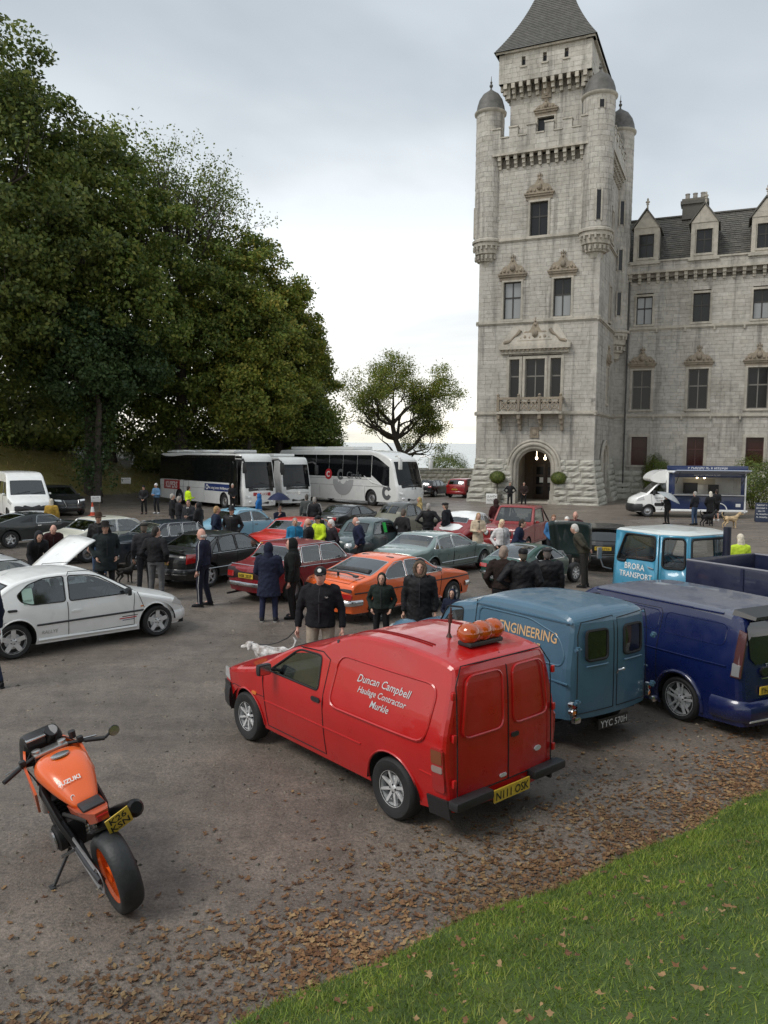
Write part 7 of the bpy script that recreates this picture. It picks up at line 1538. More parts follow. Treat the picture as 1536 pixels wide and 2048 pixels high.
# ------------------------------------------------------------------ food truck
v = Veh('food_truck', 'white and navy catering van with serving hatch open beside the castle', 'catering van', 17.95, 46.3, 173.5, P_WHITE,
    [(2.85, .28), (2.98, .5), (2.94, .95), (2.75, 1.1), (2.3, 1.28), (2.2, 1.32), (1.5, 1.98), (1.25, 2.05), (.9, 2.12), (.88, 1.9), (.86, .3)], 1.95, 1.25, (2.05,), .34, z0=.28, tum=.1, tuck=.03, taper=(.16, .0), tstart=(.5, .9), bow=(.25, 0), r=.07, ws=((2.18, 1.36), (1.52, 1.95)), wins=[[(2.05, 1.30), (1.50, 1.88), (1.12, 1.90), (1.08, 1.28)]], wst='steel', rimf=.62, ww=.22, step=.25, scale=1.06, tint=M_DGLASS, seats=False)
r_ = v.root; M_NB = mat('food_navy', (.012, .028, .095), .35, 0, .5)
b = MB(); fp = chaikin([Vector(q) for q in ((1.06, 1.9), (1.06, 2.64), (1.45, 2.60), (1.85, 2.38), (2.02, 2.06), (1.6, 1.92))], 2, True); b.prism([(q.x, q.y) for q in fp], -.96, .96, Matrix.Rotation(R(90), 4, 'X')); b.build('cab_fairing', P_WHITE, r_, 45)
for nm, c, d, m in (('box_floor', (-1.05, 0, .42), (4.2, 2.1, .12), P_WHITE), ('box_roof', (-1.05, 0, 2.60), (4.2, 2.1, .08), P_WHITE), ('box_wall', (-1.05, -1.03, 1.5), (4.2, .04, 2.1), P_WHITE), ('box_end', (-3.13, 0, 1.5), (.05, 2.1, 2.1), P_WHITE), ('box_end', (1.05, 0, 1.5), (.05, 2.06, 2.1), P_WHITE),
                    ('lower_panel', (-1.05, 1.03, .86), (4.06, .04, .80), M_NB), ('side_panel', (.82, 1.03, 1.86), (.34, .04, 1.22), M_NB), ('side_panel', (-2.98, 1.03, 1.86), (.22, .04, 1.22), M_NB), ('upper_panel', (-1.05, 1.03, 2.36), (4.06, .04, .22), M_NB),
                    ('sign_board', (-1.05, 1.06, 2.76), (4.3, .10, .26), M_NB), ('corner_post', (-3.10, 1.05, 1.45), (.08, .08, 2.3), P_WHITE), ('corner_post', (1.03, 1.05, 1.5), (.07, .08, 2.2), P_WHITE), ('roof_rail', (-1.05, 1.09, 2.56), (4.2, .05, .10), P_WHITE), ('skirt_rail', (-1.2, 1.04, .40), (4.1, .08, .10), P_WHITE),
                    ('counter', (-1.15, 1.12, 1.27), (3.8, .34, .05), mat('counter_steel', (.45, .45, .46), .35, .6)), ('worktop', (-1.1, -.35, 1.25), (3.6, .5, .06), mat('counter_steel')), ('kit_box', (-.6, -.5, 1.6), (.7, .4, .6), M_PLAST), ('kit_box', (-1.9, -.6, 1.55), (.5, .35, .5), M_PLAST), ('menu_board', (-1.2, -.98, 1.95), (1.8, .02, .35), mat('menu_pale', (.6, .58, .5), .6)), ('step_plate', (-3.15, .6, .36), (.3, .7, .04), M_STEEL), ('notice', (-2.75, 1.055, .72), (.26, .012, .18), M_WHITE)):
    b = MB(); b.box(c, d, b=.01); b.build(nm, m, r_)
b = MB(); HM = Matrix.Translation((-1.15, 1.06, 2.46)) @ Matrix.Rotation(R(12), 4, 'X'); b.box((0, .45, 0), (3.9, .9, .04), HM); b.build('serving_flap', mat('flap_grey', (.45, .50, .60), .4), r_)
for xx in (.6, -2.9): b = MB(); b.tube([(xx, 1.05, 1.9), (xx, 1.85, 2.52)], .02, 6); b.build('gas_strut', M_PLAST, r_)
vs_, fs_, w = text2d('#18', .17, .015); b = MB(); b.add([(-1.05 - (tx - w / 2), 1.115, 2.70 + tz) for tx, tz in vs_], fs_); b.build('lettering', M_WHITE, r_, 0)
vs_, fs_, w = text2d('#20', .10, .01); b = MB(); b.add([(-1.05 - (tx - w / 2), 1.056, 2.34 + tz) for tx, tz in vs_], fs_); b.build('lettering', M_WHITE, r_, 0)
v.text('L', 1.42, 1.02, '#8', .11, M_BLK, bold=.01, off=.012); v.text('L', 1.42, .88, '#6', .12, M_BLK, bold=.01, shear=.3, off=.012); v.patch('L', rrect(.98, 1.75, .62, .80, .04), 'side_moulding', M_PLAST, .02); v.patch('L', rect(1.02, 1.2, 1.1, 1.14), 'door_handle', M_PLAST, .02)
v.bumper('F', .52, .42, M_PLAST, .12, .5); v.patch('L', [(2.35, .95), (2.78, .9), (2.72, 1.05), (2.4, 1.15)], 'headlamp', M_WHL, .012); v.patch('R', [(2.35, .95), (2.78, .9), (2.72, 1.05), (2.4, 1.15)], 'headlamp', M_WHL, .012); v.mirror(1.85, 1.34, M_PLAST, (.1, .2, .3)); v.seam([(1.95, 1.25), (1.85, .45), (1.0, .42), (1.0, 1.95)])
for sg in (1, -1): add_wheel(r_, -1.75, sg * .86, .34, .22, 'steel', .21)
b = MB(); b.box((-1.0, 0, .40), (4.4, 1.4, .12)); b.build('chassis', M_UNDER, r_)
b = MB(); b.tube([(-1.75 + .42 * math.cos(PI * k / 12), 1.06, .40 + .42 * math.sin(PI * k / 12)) for k in range(13)], .03, 6); b.build('arch_lip', P_WHITE, r_)
lm = mat('warm_lamp', (1, .8, .5), .5, emit=((1, .75, .45), 6.0))
for xx in (-1.3, -.9): b = MB(); b.ball((xx, -.3, 2.2), .06); b.build('hatch_lamp', lm, r_)

# ------------------------------------------------------------------ motorbike
bk = thing('motorbike', 'orange sports motorbike on its side stand with wide rear tyre', 'motorbike', -2.3, 6.1, 123, None, 1.0)
bk.matrix_world = Matrix.Translation((-1.95 - .643 * .7, 5.60 + .766 * .7, gz(0, 6))) @ Matrix.Rotation(R(130), 4, 'Z') @ Matrix.Rotation(R(-12), 4, 'X') @ Matrix.Scale(1.0, 4)
P_BO = paint('bike_orange', (.72, .11, .012), .25); M_FR = mat('frame_black', (.015, .015, .016), .4, .3); M_FK = mat('fork_metal', (.5, .5, .5), .25, .9)
def bwheel(x, r, w, rimr):
    MX = Matrix.Rotation(R(90), 4, 'X'); t = MB(); h = w / 2
    t.lathe([(rimr, -h * .72), (r * .80, -h * .95), (r * .90, -h * .92), (r * .955, -h * .68), (r * .99, -h * .34), (r, 0), (r * .99, h * .34), (r * .955, h * .68), (r * .90, h * .92), (r * .80, h * .95), (rimr, h * .72)], 48, MX)
    o = t.build('wheel', mat('bike_tyre', (.02, .022, .024), .55, var=.3, vscale=12, bump=.15, bscale=40), bk, 60, None, (x, 0, r)); g = MB()
    g.lathe([(rimr * 1.02, -h * .72), (rimr * 1.02, h * .72), (rimr * .9, h * .5), (rimr * .9, -h * .5), (rimr * 1.02, -h * .72)], 40, MX)
    for k in range(3):
        for off in (-.1, .1):
            a = 2 * PI * k / 3 + off; g.tube([MX @ Vector((.05 * math.cos(a), .05 * math.sin(a), 0)), MX @ Vector((rimr * .92 * math.cos(a + off), rimr * .92 * math.sin(a + off), 0))], [(.02, .02), (.014, .02)], 6)
    g.lathe([(.06, -h * .7), (.06, h * .7)], 16, MX); g.build('rim', P_BO, o, 50)
    d = MB(); d.lathe([(.11, .0), (.11, .006), (.06, .006), (.06, 0)], 28, Matrix.Translation((0, -h * .75, 0)) @ MX); d.build('brake_disc', M_FK, o)
bwheel(-.70, .315, .185, .215); bwheel(.70, .30, .125, .215)
def bp(nm, m, fn, sm=45): b = MB(); fn(b); return b.build(nm, m, bk, sm)
# fuel tank: lofted
def tank(b):
    sec = [(-.36, .085, .70, .775), (-.27, .12, .70, .84), (-.14, .175, .70, .94), (.02, .205, .72, .995), (.14, .22, .73, 1.01), (.25, .205, .75, 1.0), (.33, .16, .78, .97), (.37, .10, .80, .93)]
    n = 20; vs_ = []
    for x, w_, z0, z1 in sec:
        c = (z0 + z1) / 2; hh = (z1 - z0) / 2
        for k in range(n):
            a = 2 * PI * k / n; ca, sa = math.cos(a), math.sin(a); e = .62
            vs_.append((x, w_ * math.copysign(abs(ca) ** e, ca) * (1 if sa > -.2 else .82), c + hh * math.copysign(abs(sa) ** .75, sa)))
    fs_ = [(i * n + k, i * n + (k + 1) % n, (i + 1) * n + (k + 1) % n, (i + 1) * n + k) for i in range(len(sec) - 1) for k in range(n)] + [tuple(range(n))[::-1], tuple(range((len(sec) - 1) * n, len(sec) * n))]
    b.add(vs_, fs_)
tk = bp('fuel_tank', P_BO, tank, 70); md = tk.modifiers.new('round', 'SUBSURF'); md.levels = 1; md.render_levels = 2
bp('filler_cap', M_FK, lambda b: b.lathe([(.055, 0), (.055, .012), (.04, .016), (0, .016)], 20, Matrix.Translation((.12, 0, 1.003)) @ Matrix.Rotation(R(4), 4, 'Y') @ Matrix.Scale(1.35, 4, (0, 1, 0))))
def tl(b):
    vs_, fs_, w = text2d('SUZUKI', .055, .02)
    b.add([(-.098 + tz * -.0 - .075 * (.0) + (tz * .60) - .02, (w / 2 - tx) * 1.0 + .04, .93 + tz * .62) for tx, tz in vs_], fs_)
bp('tank_lettering', M_WHITE, lambda b: (lambda q: b.add([(-.20 + tz * .72, .05 + q[2] / 2 - tx, .905 + tz * .62) for tx, tz in q[0]], q[1]))(text2d('SUZUKI', .052, .03)), 0)
def seatf(b):
    b.add([(-.22, -.12, .74), (-.22, .12, .74), (-.40, .11, .75), (-.40, -.11, .75), (-.58, .085, .80), (-.58, -.085, .80), (-.70, .05, .83), (-.70, -.05, .83), (-.22, -.10, .64), (-.22, .10, .64), (-.58, .07, .70), (-.58, -.07, .70), (-.69, .045, .75), (-.69, -.045, .75)],
          [(0, 1, 2, 3), (3, 2, 4, 5), (5, 4, 6, 7), (1, 9, 10, 4), (1, 4, 2), (0, 11, 8), (0, 5, 11), (0, 3, 5), (4, 10, 12, 6), (5, 7, 13, 11), (6, 12, 13, 7), (8, 9, 1, 0), (8, 11, 10, 9), (10, 11, 13, 12)])
bp('tail_unit', paint('bike_tail', (.42, .07, .025), .35), seatf, 30); bp('seat_pad', M_PLAST, lambda b: b.box((-.46, 0, .79), (.16, .17, .035), b=.015)); bp('tail_lamp', M_REDL, lambda b: b.box((-.705, 0, .785), (.02, .09, .05), b=.008))
pq = Matrix.Translation((-.72, -.10, .70)) @ Matrix.Rotation(R(-12), 4, 'X') @ Matrix.Rotation(R(-18), 4, 'Y')
b = MB(); b.box((0, 0, 0), (.008, .19, .17), pq, b=.003); po = b.build('number_plate', M_PLY, bk)
for st, zz in (('K26', .012), ('KSN', -.065)):
    vs_, fs_, w = text2d(st, .085, .02); b = MB(); b.add([pq @ Vector((-.0055, w / 2 - tx, zz + tz)) for tx, tz in vs_], fs_); b.build('characters', M_BLK, po, 0)
bp('plate_bracket', M_PLAST, lambda b: b.tube([(-.62, -.05, .72), (-.71, -.10, .68)], .015, 6))
bp('engine', mat('engine_black', (.018, .018, .019), .5, .4, var=.3), lambda b: (b.box((.10, 0, .42), (.42, .32, .26), b=.05), b.box((.2, 0, .60), (.26, .28, .22), b=.04), b.lathe([(.11, 0), (.11, .05), (.08, .07), (0, .075)], 20, Matrix.Translation((.0, .16, .40)) @ Matrix.Rotation(R(-90), 4, 'X')), b.lathe([(.10, 0), (.10, .05), (.07, .07), (0, .075)], 20, Matrix.Translation((.02, -.16, .40)) @ Matrix.Rotation(R(90), 4, 'X')), [b.box((.2, 0, .55 + .035 * k), (.3, .32, .012)) for k in range(5)]))
bp('frame', M_FR, lambda b: [(b.tube([(.42, s_ * .06, .86), (.2, s_ * .18, .72), (-.12, s_ * .17, .55), (-.20, s_ * .12, .38)], [(.035, .05)] * 4, 8), b.tube([(-.1, s_ * .13, .62), (-.55, s_ * .07, .72)], .02, 8)) for s_ in (1, -1)])
bp('swingarm', mat('swingarm_grey', (.06, .06, .065), .35, .7), lambda b: [b.tube([(-.18, s_ * .11, .38), (-.45, s_ * .125, .34), (-.72, s_ * .125, .315)], [(.04, .03), (.035, .025), (.03, .03)], 8) for s_ in (1, -1)])
bp('chain', M_STEEL, lambda b: (b.tube([(-.12, .135, .46), (-.68, .14, .40)], .012, 6), b.tube([(-.12, .135, .34), (-.68, .14, .24)], .012, 6), b.lathe([(.10, 0), (.10, .008), (.06, .008)], 24, Matrix.Translation((-.70, .14, .315)) @ Matrix.Rotation(R(90), 4, 'X'))))
bp('rear_hugger', M_PLAST, lambda b: b.tube([(-.70 + .345 * math.cos(a), 0, .315 + .345 * math.sin(a)) for a in [R(30 + 12 * k) for k in range(5)]], [(.09, .012)] * 5, 8))
bp('shock_absorber', M_FK, lambda b: (b.tube([(-.26, .0, .40), (-.30, .0, .66)], .028, 8), [b.tube([(-.262 - .006 * k, -.04, .42 + .035 * k), (-.265 - .006 * k, .04, .435 + .035 * k)], .012, 6) for k in range(6)]))
bp('silencer', mat('exhaust_black', (.012, .012, .013), .35, .5), lambda b: (b.tube([(-.20, -.20, .48), (-.35, -.22, .55), (-.66, -.25, .70)], [.055, .065, .07], 16), b.tube([(-.66, -.25, .70), (-.70, -.252, .722)], [.07, .045], 16)))
bp('exhaust_pipe', M_STEEL, lambda b: b.tube([(.35, -.1, .55), (.40, -.12, .35), (.2, -.14, .24), (-.05, -.17, .32), (-.20, -.20, .48)], .028, 8))
bp('side_stand', M_PLAST, lambda b: (b.tube([(-.02, .12, .30), (-.10, .34, .085)], .014, 6), b.box((-.10, .355, .083), (.07, .04, .012))))
bp('foot_peg', M_FK, lambda b: (b.tube([(-.22, .14, .36), (-.24, .26, .37)], .014, 6), b.tube([(-.22, -.14, .36), (-.24, -.24, .37)], .014, 6), b.box((-.18, .13, .36), (.1, .015, .12)), b.box((-.18, -.13, .36), (.1, .015, .12))))
bp('fork', M_FK, lambda b: [(b.tube([(.44, s_ * .105, .92), (.52, s_ * .105, .68)], .026, 10), b.tube([(.52, s_ * .105, .68), (.695, s_ * .105, .30)], .032, 10)) for s_ in (1, -1)])
bp('triple_clamp', mat('clamp_alloy', (.45, .45, .44), .35, .9), lambda b: (b.box((.43, 0, .955), (.11, .28, .03), b=.012), [b.lathe([(.036, -.02), (.036, .03), (.02, .036), (0, .036)], 14, Matrix.Translation((.435, s_ * .105, .96))) for s_ in (1, -1)], b.box((.52, 0, .80), (.09, .28, .04), b=.012)))
for s_ in (1, -1):
    bp('handlebar', M_PLAST, lambda b: (b.tube([(.42, s_ * .12, .95), (.38, s_ * .22, .94), (.31, s_ * .40, .905)], [.014, .014, .014], 8), b.tube([(.36, s_ * .27, .93), (.30, s_ * .42, .90)], .02, 8), b.box((.375, s_ * .24, .955), (.05, .05, .05), b=.01)))
    bp('lever', M_FK, lambda b: b.tube([(.40, s_ * .24, .94), (.39, s_ * .38, .915)], .008, 5))
mo = bp('bar_end_mirror', M_PLAST, lambda b: (b.tube([(.30, -.42, .90), (.31, -.47, .92)], .012, 6), b.lathe([(.0, .02), (.045, .016), (.05, 0), (.046, -.006)], 18, Matrix.Translation((.30, -.51, .93)) @ Matrix.Rotation(R(90), 4, 'Y'))))
b = MB(); b.lathe([(.045, 0), (0, .001)], 18, Matrix.Translation((.291, -.51, .93)) @ Matrix.Rotation(R(-90), 4, 'Y')); b.build('mirror_glass', M_CHROME, mo)
bp('reservoir', M_PLAST, lambda b: (b.lathe([(.028, 0), (.03, .05), (.03, .06), (0, .062)], 14, Matrix.Translation((.43, -.20, .97)))))
bp('instruments', M_PLAST, lambda b: (b.tube([(.60, -.05, .98), (.52, -.07, 1.075)], [.05, .055], 16), b.box((.58, .07, 1.03), (.13, .16, .08), Matrix.Identity(4), b=.015)))
bp('dial_face', mat('dial_grey', (.25, .24, .24), .3, 0, 1), lambda b: b.lathe([(.048, 0), (0, .002)], 18, Matrix.Translation((.521, -.07, 1.076)) @ Matrix.Rotation(R(-42), 4, 'Y')))
bp('clock_bezel', M_FK, lambda b: b.box((.515, .07, 1.062), (.05, .16, .012), b=.004))
bp('cockpit_fairing', mat('fairing_black', (.014, .015, .016), .4), lambda b: (b.box((.68, 0, .92), (.22, .40, .26), b=.06, tx=.7, ty=.8)))
bp('side_fairing', P_BO, lambda b: [b.add([(.62, s_ * .17, .95), (.36, s_ * .245, .92), (.18, s_ * .25, .74), (.34, s_ * .23, .50), (.62, s_ * .19, .62), (.62, s_ * .15, .95), (.36, s_ * .225, .92), (.18, s_ * .23, .74), (.34, s_ * .21, .50), (.62, s_ * .17, .62)], [(0, 1, 2, 3, 4), (5, 9, 8, 7, 6), (0, 5, 6, 1), (1, 6, 7, 2), (2, 7, 8, 3), (3, 8, 9, 4), (4, 9, 5, 0)]) for s_ in (1, -1)], 30)
bp('headlamp', M_WHL, lambda b: b.lathe([(.07, 0), (.06, .03), (0, .045)], 16, Matrix.Translation((.78, 0, .92)) @ Matrix.Rotation(R(90), 4, 'Y')))
bp('front_mudguard', P_BO, lambda b: b.tube([(.70 + .325 * math.cos(a), 0, .30 + .325 * math.sin(a)) for a in [R(20 + 20 * k) for k in range(7)]], [(.07, .012)] * 7, 8))
for pts in (((.40, .2, .95), (.55, .1, .98), (.50, .02, .80)), ((.40, -.2, .95), (.56, -.12, 1.0), (.52, -.04, .78)), ((.36, -.26, .93), (.50, -.2, .86), (.3, -.15, .72)), ((.36, .26, .93), (.48, .2, .84), (.28, .16, .70))): bp('cable', M_RUB, lambda b: b.tube(chaikin([Vector(q) for q in pts], 2), .006, 5))
bp('clutch_cover', M_FK, lambda b: b.lathe([(.085, 0), (.085, .012), (.05, .02), (0, .02)], 18, Matrix.Translation((.0, .232, .40)) @ Matrix.Rotation(R(-90), 4, 'X')))
bp('rear_brake', M_FK, lambda b: (b.box((-.60, -.13, .36), (.09, .03, .06), b=.01), b.tube([(-.60, -.14, .38), (-.30, -.15, .45)], .007, 5)))
bp('tank_panel', M_WHITE, lambda b: [b.tube([(-.29 + .012 * math.cos(t_), s_ * .075 + .015 * math.sin(t_), .815 + .02 * math.cos(t_)) for t_ in [2 * PI * k / 10 for k in range(10)]], .004, 4, closed=True) for s_ in (1,)])
# ------------------------------------------------------------------ people
SKIN = mat('skin', (.52, .30, .22), .55, var=.08, vscale=20); SKIN2 = mat('skin_pink', (.58, .32, .25), .55, var=.1, vscale=20)
_cl = {}
def cloth(c, rough=.9):
    k = tuple(round(v, 3) for v in c)
    if k not in _cl: _cl[k] = mat('cloth_%d' % len(_cl), c, rough, var=.22, vscale=7, bump=.5, bscale=22, spec=.25)
    return _cl[k]
NAVY = (.012, .016, .035); BLK = (.010, .010, .012); CHAR = (.025, .026, .03); JEAN = (.05, .08, .14); GREY = (.10, .10, .105); BEIGE = (.34, .29, .23); BROWN = (.045, .028, .02)
TMP = bpy.data.scenes.new('scratch')      # meshes are fused here so the big scene need not be re-evaluated
def remesh(me, vox, name):
    o = bpy.data.objects.new('tmp', me); TMP.collection.objects.link(o)
    m1 = o.modifiers.new('r', 'REMESH'); m1.mode = 'VOXEL'; m1.voxel_size = vox; m2 = o.modifiers.new('s', 'SMOOTH'); m2.iterations = 3; m2.factor = .5
    with bpy.context.temp_override(scene=TMP, view_layer=TMP.view_layers[0]): dg = bpy.context.evaluated_depsgraph_get()
    me2 = bpy.data.meshes.new_from_object(o.evaluated_get(dg)); me2.name = name; bpy.data.objects.remove(o); bpy.data.meshes.remove(me); me2.shade_smooth(); me2.materials.clear(); return me2
ARM = {'down': ((-.03, .255, 1.12), (.03, .265, .84)), 'pocket': ((-.10, .30, 1.14), (.09, .215, .93)), 'fold': ((.03, .28, 1.12), (.24, -.02, 1.14)), 'hold': ((.04, .25, 1.11), (.30, .09, 1.12)), 'up': ((.10, .22, 1.12), (.27, .13, 1.38)), 'reach': ((.18, .23, 1.16), (.46, .16, 1.02)), 'back': ((-.13, .27, 1.13), (-.17, .03, .95)), 'front': ((.02, .27, 1.12), (.20, .07, .92)), 'hip': ((-.10, .42, 1.15), (.03, .19, 1.02)), 'wide': ((-.03, .29, 1.13), (.05, .31, .86))}
def person(label, x, y, face, h=1.75, top=BLK, bottom=CHAR, head='hair', hair=(.05, .035, .025), arms=('down', 'down'), lean=0, coat=.0, build=1.0, hood=None, shoes=BLK, step=0, look=0, skin=None, tilt=0, legskin=False, extra=None, group=None, collar=None, stripe=None, z=None):
    d_ = math.hypot(x, y); vox = .019 if d_ < 19 else (.026 if d_ < 30 else .034); sk = skin or SKIN
    root = thing('person', label, 'person', x, y, face, group, h / 1.76, tilt=False, z=z)
    Lm = Matrix.Translation((0, 0, .96)) @ Matrix.Rotation(R(lean), 4, 'Y') @ Matrix.Translation((-.0, 0, -.96)); wB = build
    V = lambda *a: Vector(a); up = lambda *a: Lm @ Vector(a)
    hips = {s_: V(0, s_ * .095 * wB, .93) for s_ in (1, -1)}; st = step
    if lean > 15: off = -.10
    else: off = 0
    knee = {1: V(.02 + st * .5 + off * .5, .11 * wB, .50), -1: V(.03 - st * .45 + off * .5, -.11 * wB, .50)}; ank = {1: V(-.03 + st + off * .2, .125 * wB, .09), -1: V(-.03 - st + off * .2, -.125 * wB, .09)}
    sh = {s_: up(-.01, s_ * .185 * (1 + (wB - 1) * .6), 1.43) for s_ in (1, -1)}
    el, wr = {}, {}
    for s_, k in ((1, arms[0]), (-1, arms[1])):
        e, w = ARM[k]; el[s_] = up(e[0], s_ * (e[1] + (wB - 1) * .12), e[2]); wr[s_] = up(w[0], s_ * (w[1] + ((wB - 1) * .10 if w[1] > .05 else 0)), w[2])
    hd = Lm @ Matrix.Translation((.02, 0, 1.50)) @ Matrix.Rotation(R(look), 4, 'Z') @ Matrix.Rotation(R(tilt - lean * .35), 4, 'Y') @ Matrix.Translation((0, 0, .0))
    def torso(b, g, z0=.90, mat_=None):
        rings = [(.90, .105, .165, 0), (1.0, .115, .165, .0), (1.12, .115, .155, .01), (1.25, .125, .175, .01), (1.36, .12, .190, 0), (1.44, .095, .165, -.01), (1.49, .06, .085, .0)]
        pts = []; rr = []
        for z_, ra, rb, xo in rings:
            if z_ < z0: continue
            pts.append(up(xo, 0, z_)); rr.append(((rb * wB + g), (ra * wB * (1.1 if wB > 1.05 else 1) + g)))
        b.tube(pts, rr, 16, up=Vector((1, 0, 0)))
    # body
    b = MB(); torso(b, -.012)
    for s_ in (1, -1):
        b.tube([hips[s_] + V(0, 0, .06), hips[s_], knee[s_], ank[s_]], [.085 * wB, .085 * wB, .056, .04], 10); b.tube([ank[s_], ank[s_] + V(.14, 0, -.05)], [.04, .03], 8)
        b.tube([sh[s_], el[s_], wr[s_]], [.05, .042, .03], 10); dv = (wr[s_] - el[s_]).normalized(); b.ball(wr[s_] + dv * .055, (.035, .035, .045), 10, 6)
    b.tube([up(0, 0, 1.44), hd @ V(0, 0, .06)], [.062, .055], 12)
    b.ball(hd @ V(.015, 0, .145), (.096, .076, .122), 16, 12); b.ball(hd @ V(.055, 0, .075), (.055, .052, .06), 12, 8)     # skull, jaw
    b.ball(hd @ V(.120, 0, .125), (.020, .015, .024), 8, 6)
    for s_ in (1, -1): b.ball(hd @ V(.0, s_ * .078, .13), (.020, .012, .032), 8, 6)
    me = remesh(b.mesh('body', 0), .018 if d_ < 19 else (.026 if d_ < 30 else .034), 'body')
    bm = bmesh.new(); bm.from_mesh(me)
    fb = MB()
    for s_ in (1, -1):       # fingers
        dv = (wr[s_] - el[s_]).normalized(); a_, c_ = frame(dv, Vector((0, 0, 1))); cu = up(.2, 0, 1.1) - wr[s_]; cu = (cu - dv * cu.dot(dv)).normalized() if cu.length > 0 else a_; sd_ = dv.cross(cu).normalized(); base = wr[s_] + dv * .085
        for k in range(4):
            o = sd_ * (-.026 + .017 * k); ln = (.065, .075, .072, .055)[k]; fb.tube([base + o - dv * .02, base + o + dv * ln * .45 + cu * .006, base + o + dv * ln * .85 + cu * .028], [.0095, .0088, .007], 6)
        o = wr[s_] + dv * .05 + sd_ * .034; fb.tube([o, o + sd_ * .022 + dv * .022 + cu * .01, o + sd_ * .026 + dv * .055 + cu * .022], [.011, .0095, .008], 6)
    fm = fb.mesh('f', 60); bm.from_mesh(fm); bm.to_mesh(me); bm.free(); bpy.data.meshes.remove(fm); me.shade_smooth()
    body = obj('body', me, sk, root)
    # face
    e = MB()
    for s_ in (1, -1): e.ball(hd @ V(.098, s_ * .032, .145), (.010, .014, .008), 8, 5)
    e.build('eyes', mat('eye_dark', (.03, .022, .018), .3), root); e = MB(); e.ball(hd @ V(.103, 0, .068), (.010, .024, .006), 8, 5); e.build('mouth', mat('lips', (.33, .12, .10), .5), root)
    e = MB()
    for s_ in (1, -1): e.tube([hd @ V(.108, s_ * .016, .163), hd @ V(.100, s_ * .05, .166)], .006, 5)
    if head != 'bald': e.build('eyebrows', mat('brow_%d' % len(MATS), hair, .9), root)
    # trousers
    b = MB(); b.tube([V(0, 0, 1.02), V(0, 0, .94), V(0, 0, .86)], [(.165 * wB, .118 * wB), (.172 * wB, .128 * wB), (.15 * wB, .12 * wB)], 14, up=Vector((1, 0, 0)))
    for s_ in (1, -1):
        if legskin: b.tube([hips[s_], knee[s_] + V(0, 0, .06)], [.098 * wB, .085], 10)
        else: b.tube([hips[s_], knee[s_], ank[s_] + V(0, 0, .02), ank[s_] + V(0, 0, -.03)], [.098 * wB, .074, .062, .064], 10)
    obj('trousers', remesh(b.mesh('trousers', 0), vox, 'trousers'), cloth(bottom), root)
    for s_ in (1, -1):
        b = MB(); c0 = Vector((ank[s_].x, ank[s_].y, 0)); b.tube([c0 + V(-.075, 0, .05), c0 + V(-.04, 0, .055), c0 + V(.05, 0, .05), c0 + V(.13, s_ * .01, .038), c0 + V(.185, s_ * .012, .03)], [(.03, .045), (.042, .055), (.045, .05), (.047, .036), (.025, .022)], 10); b.tube([c0 + V(-.02, 0, .05), c0 + V(-.02, 0, .12)], [.05, .045], 10)
        so = b.build('shoe', cloth(shoes, .6), root, 60); b = MB(); b.tube([c0 + V(-.085, 0, .012), c0 + V(.05, 0, .012), c0 + V(.195, s_ * .012, .012)], [(.04, .012), (.046, .012), (.03, .012)], 10); b.build('sole', cloth((.35, .34, .32) if shoes != BLK else (.03, .03, .03)), so, 60)
    if stripe:
        for s_ in (1, -1): b = MB(); b.tube([hips[s_] + V(0, s_ * .092 * wB, 0), knee[s_] + V(0, s_ * .070, 0), ank[s_] + V(0, s_ * .060, 0)], .008, 5); b.build('side_stripe', cloth(stripe), root, 60)
        for s_ in (1, -1): b = MB(); b.tube([sh[s_] + V(0, 0, .075), sh[s_] + V(0, s_ * .078, .01), el[s_] + V(0, s_ * .066, 0), wr[s_] + V(0, s_ * .05, .03)], .008, 5); b.build('sleeve_stripe', cloth(stripe), root, 60)
    # jacket or coat
    b = MB(); torso(b, .022, .98 if coat <= .12 else .9)
    lo = .94 - coat; n = 5; pts = []; rr = []
    for k in range(n + 1):
        z_ = 1.10 + (lo - 1.10) * k / n; q = up(.0, 0, z_) if z_ > .94 else V(0, 0, z_); fl = 1 + .12 * k / n + (.16 * (k / n) if coat > .3 else 0); pts.append(q); rr.append((.178 * wB * fl, .138 * wB * fl))
    b.tube(pts, rr, 16, up=Vector((1, 0, 0)))
    for s_ in (1, -1): b.tube([sh[s_] + V(0, -s_ * .05, .0), sh[s_], el[s_], wr[s_] - (wr[s_] - el[s_]).normalized() * .01], [.082 * wB, .078 * wB, .066, .054], 10)
    b.tube([up(-.005, 0, 1.40), up(-.01, 0, 1.52)], [.10, .072], 12)
    jm = remesh(b.mesh('jacket', 0), vox, 'coat' if coat > .3 else 'jacket')
    bm = bmesh.new(); bm.from_mesh(jm); rq = np.random.default_rng(int(abs(x * 31 + y * 17) * 10) % 9999)      # folds
    ph = rq.uniform(0, 6, 3)
    for v_ in bm.verts:
        c_ = v_.co; f_ = mnoise.noise(Vector((c_.x * 9 + ph[0], c_.y * 9 + ph[1], c_.z * 14 + c_.y * 6))) * .012 + mnoise.noise(Vector((c_.x * 24, c_.y * 24 + ph[2], c_.z * 30))) * .006; v_.co = c_ + v_.normal * f_
    bm.to_mesh(jm); bm.free(); jo = obj('coat' if coat > .3 else 'jacket', jm, cloth(top), root)
    b = MB(); zs = [1.46, 1.36, 1.22, 1.08, .97]
    b.tube([up({1.46: .105, 1.36: .150, 1.22: .158, 1.08: .152, .97: .150}[z_] * (wB if z_ < 1.4 else 1) + .006, 0, z_) for z_ in zs], .007, 5); b.build('zip', cloth((.045, .045, .05)), jo, 60)
